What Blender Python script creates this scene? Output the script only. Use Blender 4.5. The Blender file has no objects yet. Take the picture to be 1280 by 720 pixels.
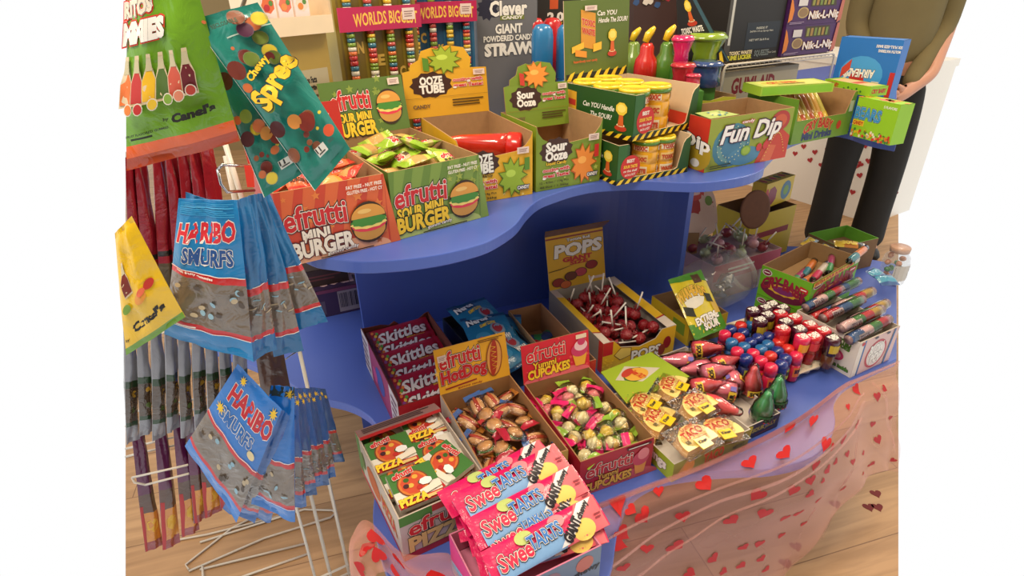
import bpy, math, random
from mathutils import Vector, Matrix
random.seed(11)
R = random.Random(5)
rad = math.radians
# ------------------------------------------------------------------ camera
F_PX, PITCH, ROLL, HC = 735.06, rad(28.2987), rad(-0.8807), 0.8653
H = 0.4654          # top of the upper shelf; the lower shelf's top is z = 0
FLOOR = -0.5
_F = Vector((0, math.cos(PITCH), -math.sin(PITCH)))
_R0 = Vector((1, 0, 0)); _U0 = _R0.cross(_F)
_R = _R0*math.cos(ROLL) + _U0*math.sin(ROLL)
_U = -_R0*math.sin(ROLL) + _U0*math.cos(ROLL)
CAM = Vector((0, 0, HC))
def ray(x, y): return _F + _R*((x-640)/F_PX) - _U*((y-360)/F_PX)
def at(x, y, z):
    d = ray(x, y); return CAM + d*((z-HC)/d.z)
def aty(x, y, Y):
    d = ray(x, y); return CAM + d*(Y/d.y)
def proj(P):
    d = Vector(P)-CAM; z = d.dot(_F)
    return (640+F_PX*d.dot(_R)/z, 360-F_PX*d.dot(_U)/z)
cd = bpy.data.cameras.new('camera'); cam = bpy.data.objects.new('camera', cd)
bpy.context.scene.collection.objects.link(cam)
cd.sensor_width = 36; cd.lens = F_PX*36/1280; cd.clip_start = 0.02; cd.clip_end = 60
m = Matrix((( _R.x, _U.x, -_F.x, 0), (_R.y, _U.y, -_F.y, 0), (_R.z, _U.z, -_F.z, HC), (0, 0, 0, 1)))
cam.matrix_world = m
bpy.context.scene.camera = cam
COL = bpy.context.scene.collection
# ------------------------------------------------------------------ materials
def lin(c):
    c = c/255.0
    return c/12.92 if c <= .04045 else ((c+.055)/1.055)**2.4
_mc = {}
def mat(c, rough=.45, metal=0, alpha=1, coat=0, bump=0, noise=.10, scale=60, trans=0):
    key = (tuple(c), rough, metal, alpha, coat, bump, noise, scale, trans)
    if key in _mc: return _mc[key]
    m = bpy.data.materials.new('paint_%d_%d_%d' % tuple(int(q) for q in c)); m.use_nodes = True
    nt = m.node_tree; b = nt.nodes['Principled BSDF']; out = nt.nodes['Material Output']
    col = tuple(lin(q) for q in c)+(1,)
    b.inputs['Roughness'].default_value = rough; b.inputs['Metallic'].default_value = metal
    b.inputs['Coat Weight'].default_value = coat; b.inputs['Coat Roughness'].default_value = .12
    tc = nt.nodes.new('ShaderNodeTexCoord')
    nz = nt.nodes.new('ShaderNodeTexNoise'); nz.inputs['Scale'].default_value = scale; nz.inputs['Detail'].default_value = 2
    nt.links.new(tc.outputs['Object'], nz.inputs['Vector'])
    mx = nt.nodes.new('ShaderNodeMix'); mx.data_type = 'RGBA'
    mx.inputs['A'].default_value = tuple(min(1, q*(1+noise)) for q in col[:3])+(1,)
    mx.inputs['B'].default_value = tuple(q*(1-noise) for q in col[:3])+(1,)
    nt.links.new(nz.outputs['Fac'], mx.inputs['Factor']); nt.links.new(mx.outputs['Result'], b.inputs['Base Color'])
    if bump:
        bp = nt.nodes.new('ShaderNodeBump'); bp.inputs['Strength'].default_value = bump; bp.inputs['Distance'].default_value = .004
        n2 = nt.nodes.new('ShaderNodeTexNoise'); n2.inputs['Scale'].default_value = scale; n2.inputs['Detail'].default_value = 3
        n2.inputs['Distortion'].default_value = 1.2
        nt.links.new(tc.outputs['Object'], n2.inputs['Vector'])
        nt.links.new(n2.outputs['Fac'], bp.inputs['Height']); nt.links.new(bp.outputs['Normal'], b.inputs['Normal'])
        if coat: nt.links.new(bp.outputs['Normal'], b.inputs['Coat Normal'])
    if alpha < 1:
        tr = nt.nodes.new('ShaderNodeBsdfTransparent'); ms = nt.nodes.new('ShaderNodeMixShader')
        ms.inputs[0].default_value = alpha
        nt.links.new(tr.outputs[0], ms.inputs[1]); nt.links.new(b.outputs[0], ms.inputs[2]); nt.links.new(ms.outputs[0], out.inputs[0])
    if trans: b.inputs['Transmission Weight'].default_value = trans
    _mc[key] = m
    return m
def card(c): return mat(c, rough=.5, coat=.06, noise=.05, scale=30)
def ink(c): return mat(c, rough=.5, coat=.06, noise=.03)
def foil(c): return mat(c, rough=.28, coat=.5, bump=.5, noise=.10, scale=38)
def plast(c): return mat(c, rough=.22, coat=.6, noise=.06)
KRAFT = mat((168, 132, 92), rough=.8, noise=.12, scale=90)
KRAFT_DK = mat((130, 98, 66), rough=.85, noise=.12, scale=90)
GREYCARD = mat((176, 166, 152), rough=.8, noise=.06)
BEIGE = mat((214, 190, 156), rough=.8, noise=.05)
def clearfilm(name, base, bump, rough=.12, tint=(1, 1, 1, 1)):
    m = bpy.data.materials.new(name); m.use_nodes = True; nt = m.node_tree; nt.nodes.remove(nt.nodes['Principled BSDF']); L = nt.links.new; out = nt.nodes['Material Output']
    tr = nt.nodes.new('ShaderNodeBsdfTransparent'); tr.inputs[0].default_value = tint; gl = nt.nodes.new('ShaderNodeBsdfGlossy'); gl.inputs['Roughness'].default_value = rough; ms = nt.nodes.new('ShaderNodeMixShader')
    fr = nt.nodes.new('ShaderNodeFresnel'); fr.inputs[0].default_value = 1.45; ad = nt.nodes.new('ShaderNodeMath'); ad.inputs[1].default_value = base; ad.use_clamp = True
    tc = nt.nodes.new('ShaderNodeTexCoord'); n = nt.nodes.new('ShaderNodeTexNoise'); n.inputs['Scale'].default_value = 60; n.inputs['Detail'].default_value = 3; n.inputs['Distortion'].default_value = 1.5; bp = nt.nodes.new('ShaderNodeBump'); bp.inputs['Strength'].default_value = bump; bp.inputs['Distance'].default_value = .006
    L(tc.outputs['Object'], n.inputs['Vector']); L(n.outputs['Fac'], bp.inputs['Height']); L(bp.outputs[0], gl.inputs['Normal']); L(bp.outputs[0], fr.inputs['Normal'])
    L(fr.outputs[0], ad.inputs[0]); L(ad.outputs[0], ms.inputs[0]); L(tr.outputs[0], ms.inputs[1]); L(gl.outputs[0], ms.inputs[2]); L(ms.outputs[0], out.inputs[0]); return m
CLEAR = clearfilm('clear_wrapper', .045, .8)
CLEAR2 = clearfilm('clear_plastic', .02, .15, .06)
BLUE = mat((74, 99, 184), rough=.38, coat=.1, noise=.04, scale=6)
WIRE = mat((214, 206, 192), rough=.4, coat=.3)
CHROME = mat((200, 200, 200), rough=.2, metal=1)
# ------------------------------------------------------------------ mesh builder
class MB:
    def __init__(s): s.v = []; s.f = []; s.m = []; s.mats = []; s.sm = []; s.M = Matrix.Identity(4)
    def mi(s, m):
        if m not in s.mats: s.mats.append(m)
        return s.mats.index(m)
    def add(s, vs, fs, m, smooth=False):
        o = len(s.v); s.v += [tuple(s.M @ Vector(p)) for p in vs]
        for i, f in enumerate(fs):
            s.f.append([o+k for k in f]); s.m.append(s.mi(m[i] if isinstance(m, list) else m)); s.sm.append(smooth)
    def box(s, a, b, m):
        (x0, y0, z0), (x1, y1, z1) = a, b
        s.add([(x0,y0,z0),(x1,y0,z0),(x1,y1,z0),(x0,y1,z0),(x0,y0,z1),(x1,y0,z1),(x1,y1,z1),(x0,y1,z1)],
              [(0,3,2,1),(4,5,6,7),(0,1,5,4),(1,2,6,5),(2,3,7,6),(3,0,4,7)], m)
    def prism(s, pts, z0, z1, m, ms=None):
        n = len(pts)
        s.add([(x,y,z0) for x,y in pts]+[(x,y,z1) for x,y in pts],
              [tuple(range(n))[::-1], tuple(range(n, 2*n))]+[(i,(i+1)%n,n+(i+1)%n,n+i) for i in range(n)], [m, m]+[ms or m]*n)
    def lathe(s, prof, mats, n=20, cap=True):
        vs = []; fs = []; ml = []
        for r, z in prof: vs += [(r*math.cos(2*math.pi*k/n), r*math.sin(2*math.pi*k/n), z) for k in range(n)]
        for i in range(len(prof)-1):
            mm = mats[i] if isinstance(mats, list) else mats
            for k in range(n): fs.append((i*n+k, i*n+(k+1)%n, (i+1)*n+(k+1)%n, (i+1)*n+k)); ml.append(mm)
        if cap:
            fs.append(tuple(range(n))[::-1]); ml.append(mats[0] if isinstance(mats, list) else mats)
            o = (len(prof)-1)*n; fs.append(tuple(range(o, o+n))); ml.append(mats[-1] if isinstance(mats, list) else mats)
        s.add(vs, fs, ml, True)
    def tube(s, pts, r, m, n=8, closed=False):
        pts = [Vector(p) for p in pts]; vs = []; fs = []; N = len(pts)
        for i, p in enumerate(pts):
            a = pts[(i-1) % N] if (closed or i) else p; b = pts[(i+1) % N] if (closed or i < N-1) else p
            t = (b-a).normalized(); u = t.orthogonal().normalized() if i == 0 else (u - t*u.dot(t)).normalized()
            w = t.cross(u); rr = r[i] if isinstance(r, list) else r
            vs += [p+(u*math.cos(2*math.pi*k/n)+w*math.sin(2*math.pi*k/n))*rr for k in range(n)]
        for i in range(N if closed else N-1):
            for k in range(n): fs.append((i*n+k, i*n+(k+1)%n, ((i+1)%N)*n+(k+1)%n, ((i+1)%N)*n+k))
        if not closed: fs += [tuple(range(n))[::-1], tuple(range((N-1)*n, N*n))]
        s.add(vs, fs, m, True)
    def ell(s, c, r, m, n=14, k=9, lump=0, rng=None):
        vs = []; fs = []; rng = rng or R
        for i in range(k+1):
            a = math.pi*i/k
            for j in range(n):
                b = 2*math.pi*j/n; q = 1+(rng.uniform(-lump, lump) if lump and 0 < i < k else 0)
                vs.append((c[0]+r[0]*q*math.sin(a)*math.cos(b), c[1]+r[1]*q*math.sin(a)*math.sin(b), c[2]-r[2]*q*math.cos(a)))
        for i in range(k):
            for j in range(n): fs.append((i*n+j, i*n+(j+1)%n, (i+1)*n+(j+1)%n, (i+1)*n+j))
        s.add(vs, fs, m, True)
    def build(s, name, parent=None, loc=None):
        me = bpy.data.meshes.new(name); me.from_pydata(s.v, [], s.f)
        for mm in s.mats: me.materials.append(mm)
        me.polygons.foreach_set('material_index', s.m); me.polygons.foreach_set('use_smooth', s.sm)
        me.update(); o = bpy.data.objects.new(name, me); COL.objects.link(o)
        if parent: o.parent = parent
        if loc is not None: o.location = loc
        return o
def tag(o, label, cat, group=None, kind=None):
    o['label'] = label; o['category'] = cat
    if group: o['group'] = group
    if kind: o['kind'] = kind
    return o
def empty(name, loc, rz=0, label=None, cat=None, group=None):
    o = bpy.data.objects.new(name, None); COL.objects.link(o); o.location = loc; o.rotation_euler = (0, 0, rz)
    o.empty_display_size = .02
    if label: tag(o, label, cat, group)
    return o
def copy_tree(o, parent=None):
    c = o.copy(); COL.objects.link(c)
    if parent: c.parent = parent
    for ch in [q for q in bpy.data.objects if q.parent == o]: copy_tree(ch, c)
    return c
class Kind:
    """first use hands out the original, later uses hand out copies"""
    def __init__(s, make): s.src = None; s.make = make; s.n = 0
    def get(s):
        s.n += 1
        if s.src is None: s.src = s.make(); return s.src
        return copy_tree(s.src)
def place(o, loc, rot=(0, 0, 0), sc=None):
    o.location = loc; o.rotation_euler = rot
    if sc: o.scale = (sc, sc, sc)
    return o
# ------------------------------------------------------------------ lettering
_tc = {}
_cu = bpy.data.curves.new('lettering_source', 'FONT'); _cu.resolution_u = 2
_to = bpy.data.objects.new('lettering_source', _cu); COL.objects.link(_to)
def glyphs(s, off):
    if (s, off) in _tc: return _tc[(s, off)]
    _cu.body = s; _cu.offset = off; _cu.size = 1
    bpy.context.view_layer.update()
    ev = _to.evaluated_get(bpy.context.evaluated_depsgraph_get()); me = ev.to_mesh()
    v = [(p.co.x, p.co.y) for p in me.vertices]; f = [tuple(p.vertices) for p in me.polygons]
    ev.to_mesh_clear(); _tc[(s, off)] = (v, f)
    return v, f
class Art:
    """flat artwork printed on a panel: S(u, v, lift) gives the 3-D point; asp = width / height"""
    def __init__(s, mb, S, asp=1.0, eps=.00016, sub=0): s.mb = mb; s.S = S; s.asp = asp; s.k = 0; s.eps = eps; s.sub = sub
    def raw(s, vs, fs, col, lay=None):
        if lay is None: s.k += 1; lay = s.k
        m = col if isinstance(col, bpy.types.Material) else ink(col)
        if s.sub:
            V = list(vs); T = []
            for f in fs:
                if len(f) > 4:
                    cx = sum(V[i][0] for i in f)/len(f); cy = sum(V[i][1] for i in f)/len(f); V.append((cx, cy)); q = len(V)-1
                    T += [(f[i], f[(i+1) % len(f)], q) for i in range(len(f))]
                elif len(f) == 4: T += [(f[0], f[1], f[2]), (f[0], f[2], f[3])]
                else: T.append(f)
            mid = {}
            out = []
            while T:
                t = T.pop(); L = [((V[t[i]][0]-V[t[(i+1)%3]][0])*s.asp)**2+(V[t[i]][1]-V[t[(i+1)%3]][1])**2 for i in range(3)]
                i = L.index(max(L))
                if L[i] > s.sub**2:
                    a, b, c = t[i], t[(i+1)%3], t[(i+2)%3]; k = (min(a, b), max(a, b))
                    if k not in mid: V.append(((V[a][0]+V[b][0])/2, (V[a][1]+V[b][1])/2)); mid[k] = len(V)-1
                    q = mid[k]; T += [(a, q, c), (q, b, c)]
                else: out.append(t)
            vs, fs = V, out
        s.mb.add([s.S(u, v, lay*s.eps) for u, v in vs], fs, m, bool(s.sub))
    def poly(s, pts, col, lay=None): s.raw(pts, [tuple(range(len(pts)))], col, lay)
    def rect(s, x0, y0, x1, y1, col, slope=0): 
        cx = (x0+x1)/2; s.poly([(x0, y0+slope*(x0-cx)), (x1, y0+slope*(x1-cx)), (x1, y1+slope*(x1-cx)), (x0, y1+slope*(x0-cx))], col)
    def ell(s, cx, cy, rx, ry, col, n=18, rot=0, jag=0, a0=0, a1=2*math.pi):
        pts = []
        for i in range(n + (1 if a1-a0 < 6 else 0)):
            a = a0+(a1-a0)*i/n; q = 1+(jag if i % 2 else -jag); X = rx*q*math.cos(a)*s.asp; Y = ry*q*math.sin(a)
            pts.append((cx+(X*math.cos(rot)-Y*math.sin(rot))/s.asp, cy+X*math.sin(rot)+Y*math.cos(rot)))
        s.poly(pts, col)
    def star(s, cx, cy, r, col, n=5, rot=0, k=.45):
        s.poly([(cx+r*(1 if i % 2 == 0 else k)*math.cos(rot+math.pi*i/n+math.pi/2)/s.asp, cy+r*(1 if i % 2 == 0 else k)*math.sin(rot+math.pi*i/n+math.pi/2)) for i in range(2*n)], col)
    def stars(s, n, r, col, box=(0, 0, 1, 1), rng=None):
        rng = rng or R; s.k += 1; k = s.k
        for i in range(n):
            s.star(rng.uniform(box[0], box[2]), rng.uniform(box[1], box[3]), r*rng.uniform(.5, 1.2), col); s.k = k
    def heart(s, cx, cy, r, col, rot=0):
        pts = []
        for i in range(18):
            t = 2*math.pi*i/18; x = 16*math.sin(t)**3/17; y = (13*math.cos(t)-5*math.cos(2*t)-2*math.cos(3*t)-math.cos(4*t))/17
            pts.append((cx+r*(x*math.cos(rot)-y*math.sin(rot))/s.asp, cy+r*(x*math.sin(rot)+y*math.cos(rot))))
        s.poly(pts, col)
    def text(s, t, cx, cy, w, h, col, out=(), slope=0, slant=0, arc=0, bold=.02, rot=0, taper=0):
        v0, _ = glyphs(t, 0)
        xs = [p[0] for p in v0]; ys = [p[1] for p in v0]; bx, by = min(xs), min(ys); bw = max(xs)-bx or 1; bh = max(ys)-by or 1
        for off, c in list(sorted(out, key=lambda q: -q[0]))+[(bold, col)]:
            v, f = glyphs(t, off); vs = []
            for X, Y in v:
                a = (X-bx)/bw-.5; b = (Y-by)/bh-.5
                hh = h*(1+taper*a)
                dx = w*a+slant*b*h; dy = hh*b+slope*w*a+arc*(a*a-.08)
                if rot:
                    q = dx*s.asp; dx = (q*math.cos(rot)-dy*math.sin(rot))/s.asp; dy = q*math.sin(rot)+dy*math.cos(rot)
                vs.append((cx+dx, cy+dy))
            s.raw(vs, f, c)
    def lines(s, x0, y0, x1, y1, n, col, slope=0, fill=.45):
        s.k += 1; k = s.k; rr = random.Random(n*7)
        for i in range(n):
            y = y1-(y1-y0)*(i+.5)/n; hh = (y1-y0)/n*fill/2; xe = x1-(x1-x0)*rr.uniform(0, .25)
            s.rect(x0, y-hh, xe, y+hh, col, slope); s.k = k
    def sticker(s, cx, cy, w, h, slope=0):
        if hasattr(s.mb, 'stick'):
            t = Art(s.mb.stick, s.S, s.asp, s.eps); t.k = s.k+1; t.sticker(cx, cy, w, h, slope); return
        s.rect(cx-w/2, cy-h/2, cx+w/2, cy+h/2, (236, 214, 204), slope)
        s.lines(cx-w*.35, cy-h*.3, cx+w*.4, cy+h*.3, 3, (150, 110, 110), slope, .35)
    def barcode(s, x0, y0, x1, y1, n=16, bg=(225, 222, 215), fg=(30, 28, 30)):
        s.rect(x0, y0, x1, y1, bg); s.k += 1; k = s.k; rr = random.Random(3)
        for i in range(n):
            a = x0+(x1-x0)*(.06+.88*i/n); s.rect(a, y0+(y1-y0)*.2, a+(x1-x0)*.88/n*rr.uniform(.25, .8), y1-(y1-y0)*.1, fg); s.k = k
def burger(A, cx, cy, rx, ry, slope=0):
    """a printed hamburger"""
    A.ell(cx, cy, rx*1.07, ry*1.1, (60, 40, 20), 22)
    A.ell(cx, cy-ry*.35, rx*.92, ry*.6, (206, 150, 70), 20)
    A.ell(cx, cy-ry*.12, rx*1.0, ry*.36, (226, 60, 80), 20)
    A.ell(cx, cy-ry*.02, rx*1.04, ry*.30, (246, 220, 120), 18, 0, .06)
    A.ell(cx, cy+ry*.10, rx*1.02, ry*.28, (70, 140, 50), 22, 0, .07)
    A.ell(cx, cy+ry*.28, rx*.98, ry*.68, (224, 158, 66), 22, 0, 0, 0, math.pi)
    A.ell(cx-rx*.2, cy+ry*.62, rx*.4, ry*.12, (240, 196, 110), 14)
# panel surfaces
def flatS(O, Uv, Vv, N):
    O, Uv, Vv, N = Vector(O), Vector(Uv), Vector(Vv), Vector(N)
    return lambda u, v, l: tuple(O+Uv*u+Vv*v+N*l)
class Carton:
    """an open printed carton: x to the right along its front, y to the back, z up; walls have thickness"""
    def __init__(s, name, label, X, Y, th, w, d, h, z, out, inn, group=None, cat='box', t=.0024):
        s.root = empty(name, (X, Y, z), rad(th), label, cat, group)
        s.w, s.d, s.h, s.t = w, d, h, t; s.out, s.inn = out, inn; s.mb = MB()
        s.X, s.Y, s.z, s.th = X, Y, z, rad(th)
        s.S = dict(front=flatS((0,0,0),(w,0,0),(0,0,h),(0,-1,0)), back=flatS((w,d,0),(-w,0,0),(0,0,h),(0,1,0)),
                   left=flatS((0,d,0),(0,-d,0),(0,0,h),(-1,0,0)), right=flatS((w,0,0),(0,d,0),(0,0,h),(1,0,0)),
                   top=flatS((0,0,h),(w,0,0),(0,d,0),(0,0,1)), back_in=flatS((0,d-t,0),(w,0,0),(0,0,h),(0,-1,0)))
        s.mb.stick = MB(); s.mb.box((t, t, 0), (w-t, d-t, t), inn)
    def wall(s, side, prof=((0, 1), (1, 1)), out=None, inn=None, mb=None):
        mb = mb or s.mb; S = s.S[side]; t = s.t; n = len(prof)
        P = [(0, 0), (1, 0)]+[(a, b) for a, b in reversed(prof)]
        L = s.w if side in ('front', 'back') else s.d
        e = (t+.00008)/L
        O = [S(a, b, 0) for a, b in P]; I = [S(min(1-e, max(e, a)), b, -t) for a, b in P]; k = len(P)
        mb.add(O, [tuple(range(k))], out or s.out); mb.add(I, [tuple(range(k))[::-1]], inn or s.inn)
        mb.add(O+I, [(i, (i+1) % k, k+(i+1) % k, k+i) for i in range(k)], inn or s.inn)
    def walls(s, **kw):
        for side in ('front', 'left', 'right', 'back'): s.wall(side, kw.get(side, ((0, 1), (1, 1))))
    def art(s, side): return Art(s.mb, s.S[side], (s.w if side in ('front', 'back', 'top', 'back_in') else s.d)/(s.d if side == 'top' else s.h))
    def W(s, x, y, z=0):
        c, q = math.cos(s.th), math.sin(s.th); return Vector((s.X+c*x-q*y, s.Y+q*x+c*y, s.z+z))
    def done(s, name='carton_body'):
        o = s.mb.build(name, s.root)
        if s.mb.stick.v: s.mb.stick.build('price_sticker', o)
        return o
    def lid(s, L, tilt, fold=None, out=None, inn=None, name='lid', draw=None, w0=0, w1=None, edge='back'):
        """a header card hinged on the back edge; tilt in degrees from upright, positive leans backwards"""
        mb = MB(); mb.stick = MB(); a = rad(tilt); w1 = w1 if w1 is not None else s.w; t = s.t
        U = Vector((w1-w0, 0, 0)); V = Vector((0, math.sin(a), math.cos(a)))*L; N = Vector((0, -math.cos(a), math.sin(a)))
        O = Vector((w0, s.d-t, s.h)); S = flatS(O, U, V, N)
        P = fold or [(0, 0), (1, 0), (1, 1), (0, 1)]; k = len(P)
        A = [S(u, v, 0) for u, v in P]; B = [S(u, v, -t*.8) for u, v in P]
        mb.add(A, [tuple(range(k))], out or s.out); mb.add(B, [tuple(range(k))[::-1]], inn or s.inn)
        mb.add(A+B, [(i, (i+1) % k, k+(i+1) % k, k+i) for i in range(k)], inn or s.inn)
        if draw: draw(Art(mb, S, (w1-w0)/L))
        o = mb.build(name, s.root)
        if mb.stick.v: mb.stick.build('price_sticker', o)
        return o, S
# pillow shaped packs and bags on four corners (TL, TR, BR, BL)
def bilin(c, u, v):
    TL, TR, BR, BL = c
    return (BL*(1-u)+BR*u)*(1-v)+(TL*(1-u)+TR*u)*v
def pillow_mb(c, T, zones, nx=14, ny=18, back=None, crease=0, seed=0, crimp=.05, wav=0, gusset=.0, art=None, sub=.06, zslope=0, ribs=0):
    """zones: [(v_top, material), ...] from the bottom up.  A sealed film bag, puffed between its seals."""
    rng = random.Random(seed); c = [Vector(q) for q in c]
    N = (c[1]-c[0]).cross(c[0]-c[3]).normalized()
    if N.dot(CAM - c[0]) < 0 and abs(c[0].y) > .001: N = -N
    ph = [rng.uniform(0, 6.28) for _ in range(6)]
    def th(u, v):
        vv = (v-crimp)/(1-2*crimp)
        if vv <= 0 or vv >= 1: return 0
        return T*(max(0, math.sin(math.pi*u))**.55)*(max(0, math.sin(math.pi*vv))**.5)
    def off(u, v):
        e = max(0, math.sin(math.pi*u))**.5
        return (crease*(math.sin(9*u+5*v+ph[0])*math.sin(7*v-4*u+ph[1])+.5*math.sin(23*v+11*u+ph[2])*math.sin(13*u+ph[3]))*e
                + wav*math.sin(6*u+ph[4])*(1-v)+wav*.6*math.sin(5*v+ph[5]))
    def Sf(u, v, l): return tuple(bilin(c, u, v)+N*(th(u, v)+off(u, v)+.0004+l))
    def Sb(u, v): return tuple(bilin(c, u, v)-N*(th(u, v)*.8-off(u, v)*.3+.0004))
    mb = MB()
    vs_ = sorted(set([i/ny for i in range(ny+1)]+[z[0] for z in zones if z[0] < 1]+[crimp, 1-crimp]))
    for front in (1, 0):
        V = []; Fc = []; ml = []
        for v in vs_:
            for i in range(nx+1): V.append(Sf(i/nx, v, 0) if front else Sb(i/nx, v))
        for j in range(len(vs_)-1):
            for i in range(nx):
                vm = (vs_[j]+vs_[j+1])/2
                zm = next(z[1] for z in zones if vm <= z[0]+1e-6)
                q = (j*(nx+1)+i, j*(nx+1)+i+1, (j+1)*(nx+1)+i+1, (j+1)*(nx+1)+i)
                Fc.append(q if front else q[::-1]); ml.append(zm if front else (back or zm))
        mb.add(V, Fc, ml, True)
    # seal edge
    e = []; W_ = len(vs_)
    loop = [(i/nx, 0) for i in range(nx)]+[(1, v) for v in vs_[:-1]]+[(1-i/nx, 1) for i in range(nx)]+[(0, v) for v in reversed(vs_[1:])]
    A = [Sf(u, v, 0) for u, v in loop]; B = [Sb(u, v) for u, v in loop]; k = len(loop)
    mb.add(A+B, [(i, (i+1) % k, k+(i+1) % k, k+i) for i in range(k)], zones[-1][1])
    if art:
        W = ((c[1]-c[0]).length+(c[2]-c[3]).length)/2; Hh = ((c[0]-c[3]).length+(c[1]-c[2]).length)/2
        art(Art(mb, Sf, W/Hh, .00022, sub))
    return mb
ORD = ['first', 'second', 'third', 'fourth', 'fifth', 'sixth', 'seventh', 'eighth', 'ninth', 'tenth', 'eleventh', 'twelfth']
def cr(P, n, closed=False):
    """Catmull-Rom through points"""
    P = [Vector(p) for p in P]; out = []; N = len(P)
    for i in range(N if closed else N-1):
        if closed: a, b, c, d = P[(i-1) % N], P[i], P[(i+1) % N], P[(i+2) % N]
        else: a, b, c, d = P[max(0, i-1)], P[i], P[i+1], P[min(N-1, i+2)]
        for k in range(n):
            t = k/n; out.append(.5*((2*b)+(c-a)*t+(2*a-5*b+4*c-d)*t*t+(3*b-a-3*c+d)*t**3))
    if not closed: out.append(P[-1])
    return out
# ------------------------------------------------------------------ world, lights
sc = bpy.context.scene
sc.view_settings.view_transform = 'Standard'; sc.view_settings.look = 'None'; sc.view_settings.gamma = 1
sc.view_settings.use_curve_mapping = False; sc.view_settings.exposure = 0.0
w = bpy.data.worlds.new('world'); sc.world = w; w.use_nodes = True
w.node_tree.nodes['Background'].inputs[0].default_value = (1, 1, 1, 1)
w.node_tree.nodes['Background'].inputs[1].default_value = 1.0
def area(name, loc, target, size, power, col, sy=None):
    l = bpy.data.lights.new(name, 'AREA'); l.energy = power; l.color = col; l.shape = 'RECTANGLE'; l.size = size; l.size_y = sy or size
    o = bpy.data.objects.new(name, l); COL.objects.link(o); o.location = loc
    o.rotation_euler = (Vector(target)-Vector(loc)).to_track_quat('-Z', 'Y').to_euler(); return o
area('ceiling_light_front', (-.5, .1, 2.1), (0, 1.1, .1), .9, 31, (1, .86, .68), .35)
area('ceiling_light_middle', (.9, 1.3, 2.1), (.5, 1.4, .3), .9, 20, (1, .80, .55), .35)
area('ceiling_light_far', (2.2, 2.9, 2.2), (1.8, 3.2, .0), 1.2, 26, (1, .88, .75), .5)
area('ceiling_light_left', (-.9, 1.6, 2.0), (-.2, 1.5, .5), .8, 13, (1, .78, .5), .35)
# ------------------------------------------------------------------ the setting
def px_at_Y(px, Y, z):
    lo, hi = -2000.0, 2000.0
    for _ in range(60):
        mid = (lo+hi)/2; p = ray(px, mid)
        if p.z >= -1e-6: lo = mid; continue
        if at(px, mid, z).y > Y: lo = mid
        else: hi = mid
    return at(px, hi, z)
def wood():
    m = bpy.data.materials.new('oak_planks'); m.use_nodes = True; nt = m.node_tree; b = nt.nodes['Principled BSDF']
    L = nt.links.new; tc = nt.nodes.new('ShaderNodeTexCoord')
    mp = nt.nodes.new('ShaderNodeMapping'); mp.inputs['Rotation'].default_value = (0, 0, rad(-16)); L(tc.outputs['Object'], mp.inputs['Vector'])
    br = nt.nodes.new('ShaderNodeTexBrick'); br.inputs['Scale'].default_value = 1; br.inputs['Brick Width'].default_value = 1.5; br.inputs['Row Height'].default_value = .19
    br.inputs['Mortar Size'].default_value = .0015; br.inputs['Bias'].default_value = 0
    br.inputs['Color1'].default_value = (lin(196), lin(156), lin(112), 1); br.inputs['Color2'].default_value = (lin(184), lin(144), lin(102), 1)
    br.inputs['Mortar'].default_value = (lin(140), lin(104), lin(70), 1); L(mp.outputs[0], br.inputs['Vector'])
    m2 = nt.nodes.new('ShaderNodeMapping'); m2.inputs['Scale'].default_value = (1.2, 14, 1); L(mp.outputs[0], m2.inputs['Vector'])
    n = nt.nodes.new('ShaderNodeTexNoise'); n.inputs['Scale'].default_value = 2.2; n.inputs['Detail'].default_value = 5; n.inputs['Distortion'].default_value = .8; L(m2.outputs[0], n.inputs['Vector'])
    rp = nt.nodes.new('ShaderNodeValToRGB'); rp.color_ramp.elements[0].position = .35; rp.color_ramp.elements[0].color = (.72, .68, .62, 1); rp.color_ramp.elements[1].position = .65; rp.color_ramp.elements[1].color = (1.08, 1.08, 1.08, 1)
    L(n.outputs['Fac'], rp.inputs[0]); mx = nt.nodes.new('ShaderNodeMix'); mx.data_type = 'RGBA'; mx.blend_type = 'MULTIPLY'; mx.inputs['Factor'].default_value = .8
    L(br.outputs['Color'], mx.inputs['A']); L(rp.outputs[0], mx.inputs['B']); L(mx.outputs['Result'], b.inputs['Base Color']); b.inputs['Roughness'].default_value = .45
    return m
def struct(mb, name):
    o = mb.build(name); o['kind'] = 'structure'; return o
YB = 5.2
fl = MB(); a, b_, c_, d_ = at(157, 760, FLOOR), at(1123, 760, FLOOR), px_at_Y(1123, YB, FLOOR), px_at_Y(157, YB, FLOOR)
fl.prism([(a.x, a.y), (b_.x, b_.y), (c_.x, c_.y), (d_.x, d_.y)], FLOOR-.04, FLOOR, wood()); struct(fl, 'floor')
wb = MB(); wb.box((aty(159, 8, YB).x, YB, FLOOR), (c_.x+.05, YB+.08, 2.3), mat((150, 128, 86), rough=.8, noise=.06, scale=3)); struct(wb, 'wall_back')
ce = MB(); ce.box((-1.9, -1.5, 2.3), (3.6, YB, 2.36), mat((226, 214, 190), rough=.9)); struct(ce, 'added_ceiling_shield')  # unseen slab added overhead to block the white world's light from above
wf = MB(); wf.box((-1.9, -1.56, FLOOR), (3.6, -1.5, 2.3), mat((150, 132, 110), rough=.9)); struct(wf, 'added_wall_front_shield')  # unseen wall added behind the camera to block frontal light and darken under the shelf
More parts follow.
